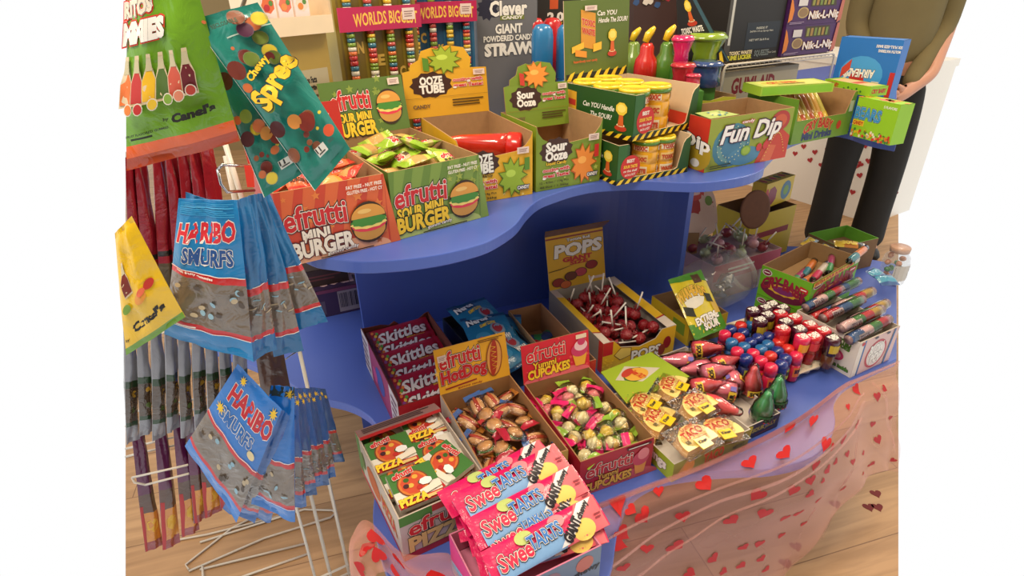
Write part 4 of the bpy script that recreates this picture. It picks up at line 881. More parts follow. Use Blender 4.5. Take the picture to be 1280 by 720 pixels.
for sx in (0, 1):
    xa, xb = (0, .024) if sx == 0 else (pp.w, pp.w-.022)
    for y0, y1, c in ((.0, .055, card((222, 206, 186))), (.055, .245, PY), (.245, .29, card((206, 190, 176)))):
        mb.add([(xa, y0, .0885), (xb, y0, .083), (xb, y1, .083), (xa, y1, .0885)], [(0, 1, 2, 3)], c); mb.add([(xa, y0, .0875), (xb, y0, .082), (xb, y1, .082), (xa, y1, .0875)], [(3, 2, 1, 0)], GREYCARD)
    mb.add([(xa, .050, .0888), (xb, .050, .0833), (xb, .055, .0833), (xa, .055, .0888)], [(0, 1, 2, 3)], card((170, 40, 40)))
pp.done(); tray(pp, .035, mat((70, 30, 26), rough=.9))
def pl(A):
    A.rect(0, 0, 1, 1, (226, 176, 34)); A.rect(0, .93, 1, .96, (140, 40, 40)); A.text('Tootsie Roll', .56, .88, .4, .05, WHT, [(.12, (60, 30, 20))], bold=.04)
    A.text('POPS', .55, .70, .80, .22, WHT, [(.075, (60, 30, 20))], slope=.02, slant=.12, bold=.05); A.text('GIANT', .52, .52, .5, .08, (196, 44, 36), bold=.06); A.text('SIZE', .54, .44, .3, .06, (196, 44, 36), bold=.05)
    for x_, y_, r_, c in ((.76, .34, .10, (150, 24, 30)), (.56, .24, .10, (190, 60, 80)), (.38, .20, .10, (110, 50, 30)), (.16, .12, .10, (150, 40, 30)), (.28, .06, .09, (206, 100, 44))): A.ell(x_, y_, r_*1.12, r_*.75*1.12, DARK); A.ell(x_, y_, r_, r_*.75, c)
    A.rect(.72, .06, .98, .11, (226, 200, 190)); A.poly([(0, .35), (.2, .37), (.5, .42), (.2, .355), (0, .34)], DARK)
o, S_ = pp.lid(.150, 13, draw=pl, w0=.0, w1=.178, inn=GREYCARD)
mb = MB(); q = [S_(0, 1, 0), S_(1, 1, 0)]; q2 = [(a[0]+(.010 if i else -.008), a[1]-.020, a[2]+.024) for i, a in enumerate(q)]; mb.add([q[0], q[1], q2[1], q2[0]], [(0, 1, 2, 3)], card((120, 96, 104))); mb.add([tuple(Vector(p)+Vector((0, .002, .001))) for p in (q[0], q[1], q2[1], q2[0])], [(3, 2, 1, 0)], PY); mb.build('tuck_flap', pp.root)
LR = mat((150, 20, 26), rough=.25, coat=.7, bump=1, scale=160, noise=.3); STK = mat((236, 228, 216), rough=.6)
def mk_pop(c):
    def f():
        r = empty('lollipop', (0, 0, 0)); mb = MB(); mb.ell((0, 0, 0), (.0165, .0165, .015), c, 14, 9, .05)
        for k in range(9): a = k*.7; mb.add([(.005*math.cos(a), .005*math.sin(a), .012), (.005*math.cos(a+.7), .005*math.sin(a+.7), .012), (.010*math.cos(a+.5), .010*math.sin(a+.5), .024+.004*(k % 2)), (.010*math.cos(a), .010*math.sin(a), .022)], [(0, 1, 2, 3)], c)
        mb.build('wrapped_head', r); mb = MB(); mb.tube([(0, 0, .012), (0, 0, .072)], .0022, STK, 8); mb.build('stick', r); return r
    return Kind(f)
KP = mk_pop(LR); rr = random.Random(21); n = 0
for j in range(7):
    for i in range(4):
        fx = (i+.5+rr.uniform(-.2, .2))/4; fy = (j+.5+rr.uniform(-.2, .2))/7; o = KP.get(); o.name = 'lollipop'
        up_ = rr.random() < .55
        place(o, pp.W(.026+fx*(pp.w-.052), .02+fy*(pp.d-.04), .052+.016*((i+j) % 2)), (rr.uniform(-.9, .9) if up_ else rr.uniform(1.3, 1.9), rr.uniform(-.5, .5), rr.uniform(-3, 3)))
        tag(o, 'red wrapped giant lollipop, %s from left, %s row from the front of the yellow box' % (ORD[i], ORD[j]), 'lollipop', 'lollipops in the yellow box')
# ------------------------------------------------------------------ pizza candy box
pz = Carton('candy_box', 'open red, green and white pizza gummy candy box full of square packets', -.186, .649, 29.4, .162, .236, .101, Z0, card((214, 200, 186)), mat((190, 176, 160), rough=.8), 'boxes in the front row of the lower shelf')
pz.walls()
A = pz.art('front'); A.rect(0, 0, 1, 1, (200, 186, 190)); A.rect(0, .80, .35, 1, (80, 140, 60)); A.rect(0, 0, 1, .14, (196, 40, 54)); A.rect(.35, .86, 1, 1, (196, 60, 60)); efr(A, .45, .68, .72, .30, 0); A.text('PIZZA', .45, .32, .74, .30, (226, 196, 130), [(.07, (60, 20, 20))], bold=.05); A.ell(.9, .45, .09, .2, (226, 140, 60))
A = pz.art('left'); A.rect(0, 0, 1, 1, (206, 196, 182)); A.rect(0, .0, .1, 1, (70, 130, 60)); A.rect(0, 0, 1, .1, (196, 40, 54)); A.ell(.4, .5, .16, .28, (206, 100, 40)); A.text('PIZZA', .75, .5, .3, .3, (206, 50, 40), [(.08, YEL)], bold=.04); A.ell(.15, .55, .05, .2, (90, 130, 60))
pz.done(); tray(pz, .05)
mb = MB(); tk = pz; mb.add([(0, pz.d-.001, .102), (pz.w, pz.d-.001, .102), (pz.w, pz.d-.034, .112), (0, pz.d-.034, .112)], [(0, 1, 2, 3)], card((150, 110, 100))); mb.add([(0, pz.d-.001, .1005), (pz.w, pz.d-.001, .1005), (pz.w, pz.d-.034, .1105), (0, pz.d-.034, .1105)], [(3, 2, 1, 0)], card((196, 40, 44)))
mb.add([(0, pz.d-.034, .112), (pz.w, pz.d-.034, .112), (pz.w, pz.d-.036, .106), (0, pz.d-.036, .106)], [(0, 1, 2, 3)], card((200, 40, 46)))
A = Art(mb, flatS((0, pz.d-.033, .1123), (pz.w, 0, 0), (0, .031, -.0095), (0, .3, .95)), 5.5); A.lines(.06, .2, .94, .9, 3, (60, 40, 36)); mb.build('tuck_flap', pz.root)
def mk_pz(flip):
    def f():
        r = empty('pizza_packet', (0, 0, 0)); mb = MB(); s_ = .040; t_ = .0045
        mb.box((-s_, -s_*.92, -t_), (s_, s_*.92, t_), card((226, 220, 206)))
        A = Art(mb, flatS((-s_, -s_*.92, t_), (2*s_, 0, 0), (0, 1.84*s_, 0), (0, 0, 1)), 1.08, .0002)
        A.rect(0, .45, .5, 1, (66, 120, 48)); A.rect(.5, .45, 1, 1, (66, 120, 48)) if flip else None; A.rect(0, 0, 1, .16, (190, 36, 34))
        A.ell(.47, .55, .35, .36, (120, 60, 24), 24); A.ell(.47, .55, .32, .33, (214, 120, 44), 24); A.ell(.47, .55, .27, .28, (206, 76, 40), 20, 0, .04)
        for x_, y_, c in ((.35, .68, (60, 100, 30)), (.55, .7, (226, 170, 60)), (.62, .5, (60, 100, 30)), (.4, .5, (226, 180, 70)), (.30, .52, (70, 26, 30)), (.55, .38, (190, 40, 30)), (.44, .80, (60, 20, 30))): A.ell(x_, y_, .065, .06, c, 10)
        A.text('efrutti', .33, .88, .46, .15, RED, [(.08, CREAM)], bold=.04, slope=.15); A.rect(.52, .18, 1, .34, (236, 226, 206), .2); A.ell(.72, .48, .14, .10, (240, 240, 236), 14, 0, .05)
        A.text('PIZZA', .34, .12, .60, .19, YEL, [(.09, (120, 20, 20)), ], bold=.06); A.rect(.62, .02, .95, .10, (226, 190, 120))
        mb.build('packet_sleeve', r); return r
    return Kind(f)
K1, K2 = mk_pz(False), mk_pz(True)
for i, (x_, y_, z_, a_, k_, lab) in enumerate([(.047, .205, .074, .02, K1, 'back left, half under the tuck flap'), (.124, .206, .085, .0, K1, 'back right'), (.122, .166, .078, .05, K1, 'second from the back on the right'), (.122, .122, .080, -.05, K1, 'third from the back on the right'), (.044, .158, .088, -.02, K2, 'second from the back on the left'), (.048, .108, .074, .03, K1, 'on the left under the front one'), (.134, .064, .074, .1, K1, 'front right, mostly under the turned one'), (.050, .054, .098, .0, K2, 'front left on top'), (.112, .075, .096, -1.35, K2, 'turned on its side at the front right')]):
    o = k_.get(); o.name = 'pizza_packet'; place(o, pz.W(x_, y_, z_), (.16, .03, pz.th+a_)); tag(o, 'square pizza gummy packet, %s' % lab, 'candy packet', 'pizza packets in the pizza box')
# ------------------------------------------------------------------ hot dog box
hd_ = Carton('candy_box', 'open yellow hot dog gummy candy box with upright header card', -.046, .727, 24.6, .157, .251, .106, Z0, card((196, 160, 70)), mat((166, 122, 76), rough=.75, noise=.1), 'boxes in the front row of the lower shelf')
hd_.walls(); A = hd_.art('right'); A.rect(0, 0, 1, 1, (190, 150, 90)); A = hd_.art('left'); A.rect(0, 0, 1, 1, (206, 196, 186)); hd_.done(); tray(hd_, .055)
def hl_(A):
    A.rect(0, 0, 1, 1, (238, 176, 42)); A.stars(14, .06, (246, 200, 90))
    efr(A, .33, .72, .56, .34, .05); A.text('HotDog', .36, .33, .62, .34, (196, 30, 40), [(.10, (60, 16, 20)), (.065, WHT)], slope=.10, bold=.05); A.rect(.08, .10, .52, .13, (150, 24, 34), .1); A.text('gummi candy', .42, .05, .34, .05, (150, 24, 34))
    A.ell(.80, .50, .115, .42, (150, 80, 30), 22, -.15); A.ell(.80, .50, .10, .38, (226, 160, 80), 22, -.15); A.ell(.79, .50, .055, .40, (176, 50, 30), 20, -.15)
    for k in range(5): A.poly([(.755, .25+.11*k), (.825, .29+.11*k), (.755, .34+.11*k), (.765, .34+.11*k), (.84, .29+.11*k), (.765, .25+.11*k)], (246, 210, 60)); A.k -= 1
    A.k += 1; A.lines(.60, .90, .96, .97, 2, (90, 50, 20)); A.sticker(.09, .78, .12, .14)
hd_.lid(.098, 14, draw=hl_)
FB, BUN, SAU = foil((66, 106, 170)), mat((228, 172, 108), rough=.4, coat=.5, bump=.4), mat((196, 70, 40), rough=.3, coat=.6)
def mk_dog(two):
    def f():
        r = empty('wrapped_candy', (0, 0, 0)); mb = MB(); mb.ell((-.0, .006, 0), (.023, .0075, .008), BUN, 12, 8, .03); mb.ell((0, -.006, 0), (.023, .0075, .008), BUN, 12, 8, .03); mb.ell((0, 0, .004), (.026, .0055, .006), SAU, 12, 8); mb.build('gummy', r)
        c = [(.036, .019, 0), (.036, -.019, 0), (-.036, -.019, 0), (-.036, .019, 0)]
        pillow_mb(c, .0115, [(.18, FB), (.84, CLEAR), (1, FB if two else foil((214, 140, 60)))], 8, 12, crease=.0012, crimp=.12, seed=3+two).build('wrapper', r); return r
    return Kind(f)
KD = [(mk_dog(0), 'orange-ended'), (mk_dog(1), 'blue-ended')]
def mk_brg():
    r = empty('wrapped_candy', (0, 0, 0)); mb = MB(); mb.ell((0, 0, -.003), (.017, .016, .006), BUN, 14, 8, .02); mb.ell((0, 0, .001), (.018, .017, .003), plast((90, 140, 50)), 14, 6, .05); mb.ell((0, 0, .006), (.016, .016, .007), BUN, 14, 8, .02); mb.build('gummy', r)
    pillow_mb([(.033, .019, 0), (.033, -.019, 0), (-.033, -.019, 0), (-.033, .019, 0)], .014, [(.2, foil((190, 40, 60))), (.8, CLEAR), (1, foil((190, 60, 60)))], 8, 12, crease=.0012, crimp=.12, seed=8).build('wrapper', r); return r
KD.append((Kind(mk_brg), 'red-ended'))
heap(hd_, KD, 4, 5, .066, 'wrapped_candy', 'bun gummy', 'hot dog box', 'candy', 'gummies in the hot dog box', tilt=.45, zj=.012, margin=.09, dome=.02)
# ------------------------------------------------------------------ cupcake box
cu = Carton('candy_box', 'open crimson cupcake gummy candy box with bright red header card', .118, .779, 22.6, .158, .247, .089, Z0, card((176, 28, 48)), mat((160, 118, 76), rough=.75, noise=.1), 'boxes in the front row of the lower shelf')
cu.walls(); A = cu.art('front'); A.rect(0, 0, 1, 1, (176, 28, 48)); A.ell(.6, .0, .5, .3, (206, 90, 96), a0=0, a1=math.pi)
efr(A, .40, .64, .62, .32, .04, (196, 44, 54)); A.text('Yummi', .38, .40, .28, .14, (226, 176, 60), [(.08, (60, 16, 16))], bold=.03); A.text('CUPCAKES', .38, .20, .66, .22, (226, 176, 60), [(.08, (60, 16, 16))], bold=.05, slope=.03)
A.poly([(.74, .45), (.92, .45), (.89, .12), (.77, .12)], (226, 150, 60)); A.ell(.83, .55, .12, .2, (196, 60, 90)); A.ell(.86, .66, .08, .16, (226, 130, 140)); A.rect(.62, .88, .96, .95, (80, 16, 26)); A.lines(.64, .89, .94, .94, 1, CREAM); cu.done(); tray(cu, .045)
def cl_(A):
    A.rect(0, 0, 1, 1, (216, 34, 56)); A.stars(18, .05, (236, 80, 90)); A.ell(.5, 0, .5, .2, (236, 110, 120), a0=0, a1=math.pi)
    efr(A, .35, .72, .56, .34, .05, (226, 40, 60)); A.text('Yummi', .32, .42, .34, .16, YEL, [(.08, (90, 16, 30))], bold=.03, slope=.05); A.text('CUPCAKES', .38, .22, .62, .22, YEL, [(.08, (90, 16, 30))], bold=.05, slope=.08)
    A.poly([(.74, .45), (.96, .45), (.92, .14), (.78, .14)], (240, 176, 60)); A.ell(.85, .55, .13, .18, (206, 60, 110)); A.ell(.87, .66, .10, .14, (240, 200, 210)); A.ell(.88, .76, .06, .10, (206, 60, 110)); A.rect(.80, .84, .96, .95, (236, 216, 190))
cu.lid(.090, 10, draw=cl_, w0=-.002)
PK, GRF = foil((226, 34, 110)), foil((150, 190, 60))
def mk_cup(fr, ends):
    def f():
        r = empty('wrapped_candy', (0, 0, 0)); mb = MB(); mb.M = Matrix.Rotation(1.2, 4, 'X')
        mb.lathe([(.008, -.012), (.0125, .002)], mat((226, 190, 100), rough=.4, coat=.5), 14); mb.ell((0, 0, .005), (.0145, .0145, .009), fr, 14, 8, .06); mb.ell((0, 0, .012), (.009, .009, .006), fr, 12, 6, .05); mb.build('gummy', r)
        pillow_mb([(-.019, .034, 0), (.019, .034, 0), (.019, -.034, 0), (-.019, -.034, 0)], .015, [(.22, ends), (.78, CLEAR), (1, ends)], 8, 12, crease=.0015, crimp=.14, seed=5).build('wrapper', r); return r
    return Kind(f)
W1, W2, W3 = mat((240, 226, 170), rough=.4, coat=.5, bump=.3), mat((236, 130, 130), rough=.4, coat=.5, bump=.3), mat((236, 204, 70), rough=.4, coat=.5, bump=.3)
KU = [(mk_cup(W1, PK), 'pink-ended cream'), (mk_cup(W2, PK), 'pink-ended rosy'), (mk_cup(W3, GRF), 'green-ended yellow'), (mk_cup(W1, GRF), 'green-ended cream'), (mk_cup(W3, PK), 'pink-ended yellow')]
heap(cu, KU, 4, 6, .058, 'wrapped_candy', 'cupcake gummy', 'cupcake box', 'candy', 'gummies in the cupcake box', tilt=.4, zj=.01, margin=.09, dome=.015, rngseed=4)
# ------------------------------------------------------------------ taco box
tc_o = at(842.8, 581, .046); tc_r = at(938.6, 536.7, .046); tth = math.degrees(math.atan2(tc_r.y-tc_o.y, tc_r.x-tc_o.x)); tw = (tc_r-tc_o).length
ta = Carton('candy_box', 'shallow lime green taco gummy box with flat lid over its back half', tc_o.x, tc_o.y, tth, tw, .225, .046, Z0, card((158, 176, 44)), mat((196, 188, 178), rough=.7), 'boxes in the front row of the lower shelf')
ta.wall('front'); ta.wall('right'); ta.wall('back'); ta.wall('left')
A = ta.art('front'); A.rect(0, 0, 1, 1, (146, 140, 60)); A.poly([(.02, .1), (.16, .1), (.30, .9), (.16, .9)], (206, 150, 90)); A.ell(.2, .5, .07, .3, (226, 150, 70)); A.text('TACO', .52, .5, .26, .5, (206, 70, 40), [(.07, (226, 190, 90))], bold=.05); A.lines(.75, .55, .97, .85, 1, (70, 70, 30)); A.text('NET WT', .86, .35, .16, .16, (70, 70, 30))
A = ta.art('left'); A.rect(0, 0, 1, 1, (164, 186, 46)); A.text('Kings', .78, .52, .26, .6, WHT, [(.08, DARK)], slope=-.2, bold=.05); ta.done(); tray(ta, .026)
lc = [at(813.6, 440.8, .052), at(862, 471.4, .052), at(783, 504.7, .052), at(751, 465.8, .052)]
mb = MB(); Rt = ta.root; bpy.context.view_layer.update(); Mi = Rt.matrix_world.inverted(); L_ = [Mi @ q for q in lc]; L2 = [q+Vector((0, 0, .002)) for q in L_]
mb.add([*L_, *L2], [(0, 1, 2, 3), (7, 6, 5, 4), (0, 4, 5, 1), (1, 5, 6, 2), (2, 6, 7, 3), (3, 7, 4, 0)], card((158, 182, 40)))
A = Art(mb, lambda u, v, l: tuple((L2[3]*(1-v)+L2[0]*v)*(1-u)+(L2[2]*(1-v)+L2[1]*v)*u+Vector((0, 0, l))), 1.0, .0002)
LCX = [(.42, .10), (.80, .56), (.50, .92), (.14, .46)]
A.poly([(.10, .40), (.36, .10), (.66, .42), (.50, .82)], (206, 196, 176)); A.ell(.41, .42, .20, .20, (70, 110, 40), 14, 0, .05); A.ell(.42, .44, .18, .19, (226, 170, 60), 20); A.ell(.30, .34, .08, .13, (190, 60, 40), 14, .6); A.text('Gummi TACO', .44, .46, .26, .10, (206, 60, 30), bold=.05, slope=.2)
A.rect(.80, .54, .99, .60, (236, 236, 226), .0); A.lines(.82, .55, .97, .59, 1, (90, 90, 40))
mb.build('lid', Rt)
TC, TT = mat((246, 220, 130), rough=.35, coat=.5, noise=.08), mat((226, 170, 90), rough=.4, coat=.4)
def mk_taco():
    r = empty('taco_candy', (0, 0, 0)); mb = MB(); R_ = .047; pts = [(R_*math.cos(math.pi*k/20), R_*.98*math.sin(math.pi*k/20)-.018) for k in range(21)]+[(-R_*.96, -.026), (R_*.96, -.026)]
    mb.prism(pts, -.010, .010, TC, TT)
    A = Art(mb, flatS((-R_, -.026, .010), (2*R_, 0, 0), (0, .075, 0), (0, 0, 1)), 1.25, .00025)
    rr = random.Random(1)
    for k in range(7): A.ell(.5+.42*math.cos(.25+k*.4), .25+.64*math.sin(.25+k*.4), .02, .02, [(90, 140, 50), (214, 90, 40), (226, 150, 60)][k % 3], 7); A.k -= 1
    A.k += 1; A.text('Gummi', .5, .66, .40, .14, (220, 80, 40), bold=.02, slope=.10); A.text('TACO', .5, .44, .60, .24, (214, 60, 30), bold=.035, slope=.10); A.rect(.14, .16, .26, .28, (120, 100, 40)); A.lines(.5, .14, .8, .24, 2, (206, 110, 50))
    mb.build('candy_shell', r)
    pillow_mb([(-.054, .042, 0), (.054, .042, 0), (.054, -.040, 0), (-.054, -.040, 0)], .0145, [(1, CLEAR)], 8, 8, crease=.0012, crimp=.06, seed=6).build('wrapper', r)
    mb = MB(); mb.box((-.016, -.038, .0125), (.016, -.012, .0145), plast((246, 206, 30))); A = Art(mb, flatS((-.016, -.038, .0145), (.032, 0, 0), (0, .026, 0), (0, 0, 1)), 1.2, .0003); A.text('Kings', .5, .6, .7, .36, (70, 60, 20), bold=.06); mb.build('paper_tag', r)
    return r
KT = Kind(mk_taco)
for i, (x_, y_, z_, tx, rz_a, lab) in enumerate([(870, 555, .072, .15, .10, 'largest in view, lying on top of the others'), (902, 545, .050, .05, -.15, 'front right corner'), (874, 514, .066, .12, .15, 'right side middle on top'), (824, 532, .052, .05, .45, 'left side middle'), (843, 492, .056, .0, .55, 'right beside the lid edge, tag to the left'), (808, 514, .050, .0, .5, 'back left, half under the lid'), (800, 545, .036, .0, 1.2, 'front left, under the largest one')]):
    o = KT.get(); o.name = 'taco_candy'; p = at(x_-4, y_-7, z_); o.scale = (.93, .93, .93); place(o, p, (tx, .06, ta.th+rz_a)); tag(o, 'half-moon taco gummy in clear wrap, %s' % lab, 'candy', 'taco gummies in the lime green box')
# ------------------------------------------------------------------ giant chewy bars
fr = at(752, 682, .085); th_s = 27.0; c_, s_ = math.cos(rad(th_s)), math.sin(rad(th_s)); fl_ = fr-Vector((c_, s_, 0))*.200
sw = Carton('candy_box', 'open pale blue box of pink giant chewy candy bars at the front of the stand', fl_.x, fl_.y, th_s, .200, .130, .085, Z0, card((110, 150, 190)), mat((206, 120, 150), rough=.7), 'boxes in the front row of the lower shelf')
sw.walls(); A = sw.art('front'); A.rect(0, 0, 1, 1, (120, 134, 156)); A.ell(.18, .6, .09, .24, (150, 110, 120)); A.ell(.55, .65, .09, .24, (160, 120, 130)); A.ell(.85, .72, .08, .2, (206, 110, 90)); A.text('GIANT', .62, .35, .3, .2, DARK, bold=.05, slope=.1); A.text('chewy', .87, .50, .24, .16, DARK, bold=.04, slope=.1); A.poly([(0, 0), (.3, 0), (.1, .3), (0, .3)], (206, 60, 110))
A = sw.art('left'); A.rect(0, 0, 1, 1, (130, 190, 226)); A.poly([(0, .3), (1, .9), (1, 1), (0, 1)], (226, 60, 140)); A.poly([(0, 0), (.3, 0), (1, .5), (1, .7)], (220, 200, 226)); A.ell(.6, .3, .1, .2, (236, 230, 240)); sw.done(); tray(sw, .04)
SP, SB = foil((226, 30, 100)), foil((120, 170, 226))
def sw_art(A):
    A.poly([(.06, .0), (.66, .0), (.60, .55), (.06, .46)], (132, 178, 230)); A.ell(.32, .80, .07, .2, (190, 206, 120)); A.k += 1
    A.poly([(.60, .0), (.985, .0), (.985, 1), (.80, 1)], (240, 110, 120)); A.ell(.78, .22, .10, .30, (246, 214, 110)); A.ell(.60, .78, .07, .2, (240, 140, 150)); A.poly([(.55, .04), (.63, .04), (.96, .98), (.83, .98)], (246, 240, 240))
    A.text('Swee', .21, .46, .26, .46, (226, 40, 80), [(.085, (30, 20, 40)), (.055, WHT)], slope=.16, bold=.03); A.text('TARTS', .47, .57, .28, .40, (50, 120, 200), [(.085, (30, 20, 40)), (.055, WHT)], slope=.16, bold=.03)
    A.text('GIANT', .685, .36, .19, .30, (30, 20, 30), bold=.06, rot=.62); A.text('chewy', .84, .72, .16, .22, (30, 20, 30), bold=.05, rot=.62); A.lines(.90, .30, .97, .5, 2, (150, 50, 60))
KS = mk_long('candy_bar', .208, .052, .0075, [(.04, SP), (.96, SP), (1, SP)], sw_art, 12, .05)
bars = [((618, 708), (745, 640), .102, .45), ((612, 686), (728, 620), .104, .40), ((600, 664), (718, 601), .118, .35), ((585, 648), (700, 588), .104, .35), ((583, 632), (694, 574), .128, .32), ((566, 626), (676, 568), .120, .25)]
labs = ['front one, barcode end at the right', 'second from the front, mostly hidden', 'third from the front, standing proud', 'fourth from the front, mostly hidden', 'fifth from the front, second highest', 'hindmost one, resting by the hot dog box']
for i, (a, b, z_, tl) in enumerate(bars):
    pa, pb = at(*a, z_), at(*b, z_); o = KS.get(); o.name = 'candy_bar'; mid_ = (pa+pb)/2; place(o, mid_, (tl, 0, math.atan2(pb.y-pa.y, pb.x-pa.x))); tag(o, 'pink and blue giant chewy candy bar, %s' % labs[i], 'candy bar', 'giant chewy bars')
for i, (a, b) in enumerate([((574, 655), (640, 640)), ((588, 672), (650, 655)), ((600, 700), (640, 690))]):
    pa, pb = at(*a, .090), at(*b, .086); d = (pb-pa).normalized(); o = KS.get(); o.name = 'candy_bar'; place(o, pa+d*.100, (.35, 0, math.atan2(d.y, d.x))); tag(o, 'pink giant chewy candy bar buried in its box, only the %s left end showing' % ['hindmost', 'middle', 'front'][i], 'candy bar', 'giant chewy bars')
# ------------------------------------------------------------------ squeeze candy tray
sa, sb_, sb2 = at(941, 546, .04), at(989, 502, .04), at(862, 460, .04)
sth = math.degrees(math.atan2(sb_.y-sa.y, sb_.x-sa.x))
st = Carton('candy_box', 'shallow dark tray of pink, red and green bottle candies behind the taco box', ta.W(tw+.004, .012).x, ta.W(tw+.004, .012).y, tth, .098, .285, .038, Z0, card((44, 44, 60)), mat((190, 180, 172), rough=.7), 'shallow trays of small candies')
st.walls(left=[(0, 1.3), (1, 1)]); A = st.art('front'); A.rect(0, 0, 1, 1, (46, 46, 66)); A.poly([(0, .2), (.15, .0), (.2, .9), (.05, 1)], (200, 190, 40)); A.text('SOUR JELLY', .55, .5, .7, .35, (170, 160, 60), bold=.05); A.lines(.3, .1, .9, .25, 1, (120, 50, 60)); st.done(); tray(st, .010)
def film(c, a=.8): return mat(c, rough=.12, coat=1, alpha=a, noise=.25, scale=30)
def mk_sq(c):
    def f():
        r = empty('squeeze_candy', (0, 0, 0)); cm = mat(c, rough=.15, coat=1, noise=.25, scale=50); mb = MB()
        mb.lathe([(.012, 0), (.0205, .004), (.021, .022), (.0195, .034), (.012, .052), (.0085, .060), (.0078, .068), (.004, .073)], cm, 20); mb.build('candy_bottle', r)
        mb = MB(); mb.lathe([(.0222, -.002), (.0228, .022), (.0215, .036), (.014, .056), (.0105, .066), (.009, .078), (.003, .082)], CLEAR2, 20); mb.build('clear_blister', r)
        mb = MB(); A = Art(mb, lambda u, v, l: ((.0232+l)*math.sin(u), -(.0232+l)*math.cos(u), v), 1, .0003)
        for q0 in (-1.2, 1.9):
            for k in range(5): A.rect(q0+k*.36, .004, q0+(k+1)*.36, .020, (226, 190, 60) if c[0] > 120 else (60, 120, 70)); A.k = 1
            A.k = 2; A.text('SOUR', q0+.9, .012, 1.3, .009, (30, 24, 24), bold=.06); A.k = 4
            for k in range(4): A.rect(q0+k*.4+.1, .0045, q0+k*.4+.3, .007, (206, 40, 60)); A.k = 4
            A.k = 6; A.rect(q0+1.9, .006, q0+2.3, .018, (120, 110, 190)); A.k = 0
        mb.build('printed_band', r); return r
    return Kind(f)
SQR, SQP, SQG = mk_sq((236, 92, 98)), mk_sq((244, 130, 150)), mk_sq((70, 164, 98))
for i, (x_, y_, z_, yaw_, k_, lab) in enumerate([(850, 452, .04, 2.6, SQP, 'pink, lying furthest left at the back'), (880, 437, .05, -.5, SQR, 'red, lying at the back by the yellow sour bag'), (872, 462, .044, 2.9, SQP, 'pink, lying left of the middle'), (905, 455, .052, -.15, SQR, 'red, lying below the small capped bottles'), (893, 466, .06, -.3, SQP, 'pink, in the middle on top'), (880, 484, .052, -.35, SQR, 'red, at the left edge over the taco box'), (916, 474, .045, .9, SQP, 'pink, lying right of the middle'), (903, 488, .040, 2.4, SQP, 'pink, low in the middle'), (897, 508, .050, -1.1, SQR, 'red, lying front left with its tip forwards')]):
    o = k_.get(); o.name = 'squeeze_candy'; p = at(x_, y_, z_); place(o, p-Vector((math.cos(yaw_+st.th)*.03, math.sin(yaw_+st.th)*.03, 0)), (0, math.pi/2-.08, yaw_+st.th)); tag(o, 'bottle candy in clear blister, %s' % lab, 'candy bottle', 'bottle candies in the dark tray')
for x_, y_, k_, lab in [(938, 492, SQR, 'red, standing upright beside the two green ones'), (950, 522, SQG, 'green, standing at the front corner'), (968, 506, SQG, 'green, standing behind the front green one')]:
    o = k_.get(); o.name = 'squeeze_candy'; o.scale = (1, 1, .95); place(o, at(x_, y_, .025), (rr.uniform(-.1, .1), .05, .5)); tag(o, 'bottle candy in clear blister, %s' % lab, 'candy bottle', 'bottle candies in the dark tray')
# ------------------------------------------------------------------ small capped bottles
def mk_mini(cap, body, lab_c):
    def f():
        r = empty('mini_bottle', (0, 0, 0)); mb = MB(); mb.lathe([(.0118, 0), (.0128, .002), (.0128, .046)], plast(body), 18); mb.build('bottle_body', r)
        mb = MB(); mb.lathe([(.0136, .044), (.0138, .060), (.0128, .0655), (.010, .068), (.003, .069)], plast(cap), 18); mb.build('cap', r)
        mb = MB(); A = Art(mb, lambda u, v, l: ((.0130+l)*math.sin(u), -(.0130+l)*math.cos(u), v), 1, .0003)
        for k in range(4): A.rect(-.9+k*.45, .014, -.9+(k+1)*.45, .038, lab_c); A.k = 1
        A.k = 2; A.text('SOUR', 0, .028, 1.3, .009, (40, 26, 60), bold=.07); mb.build('label', r); return r
    return Kind(f)
MR, MP, MBl, ML = mk_mini((216, 50, 40), (190, 36, 50), (240, 190, 60)), mk_mini((226, 40, 80), (206, 30, 70), (236, 120, 50)), mk_mini((34, 52, 130), (30, 40, 100), (196, 200, 60)), mk_mini((44, 110, 170), (36, 80, 140), (150, 200, 70))
pts_ = [(435, 425, MR), (480, 420, ML), (375, 445, MBl), (520, 445, MP), (345, 470, MP), (415, 485, MR), (480, 490, MBl), (437, 460, MBl), (560, 475, MBl), (380, 510, ML), (462, 512, ML), (530, 485, MBl), (605, 505, MR), (577, 518, ML), (430, 540, MP), (505, 545, MP), (655, 538, MR), (470, 570, MBl), (615, 552, MBl), (570, 575, MR), (690, 568, MP), (520, 595, MP), (570, 622, MP), (640, 598, MBl), (665, 580, MBl), (545, 532, ML)]
cn = {id(MR): 'orange red', id(MP): 'pink', id(MBl): 'navy blue', id(ML): 'light blue'}
bo, bq, br2 = at(820+545/4, 300+700/4, 0), at(820+720/4, 300+640/4, 0), None
bt = Carton('candy_tray', 'low maroon tray crowded with small capped sour candy bottles', bo.x+.01, bo.y-.004, 27, (bq-bo).length*.95, .165, .016, Z0, card((90, 24, 50)), mat((60, 20, 36), rough=.7), 'shallow trays of small candies', 'tray')
bt.walls(); bt.done()
placed = []; rank = {}
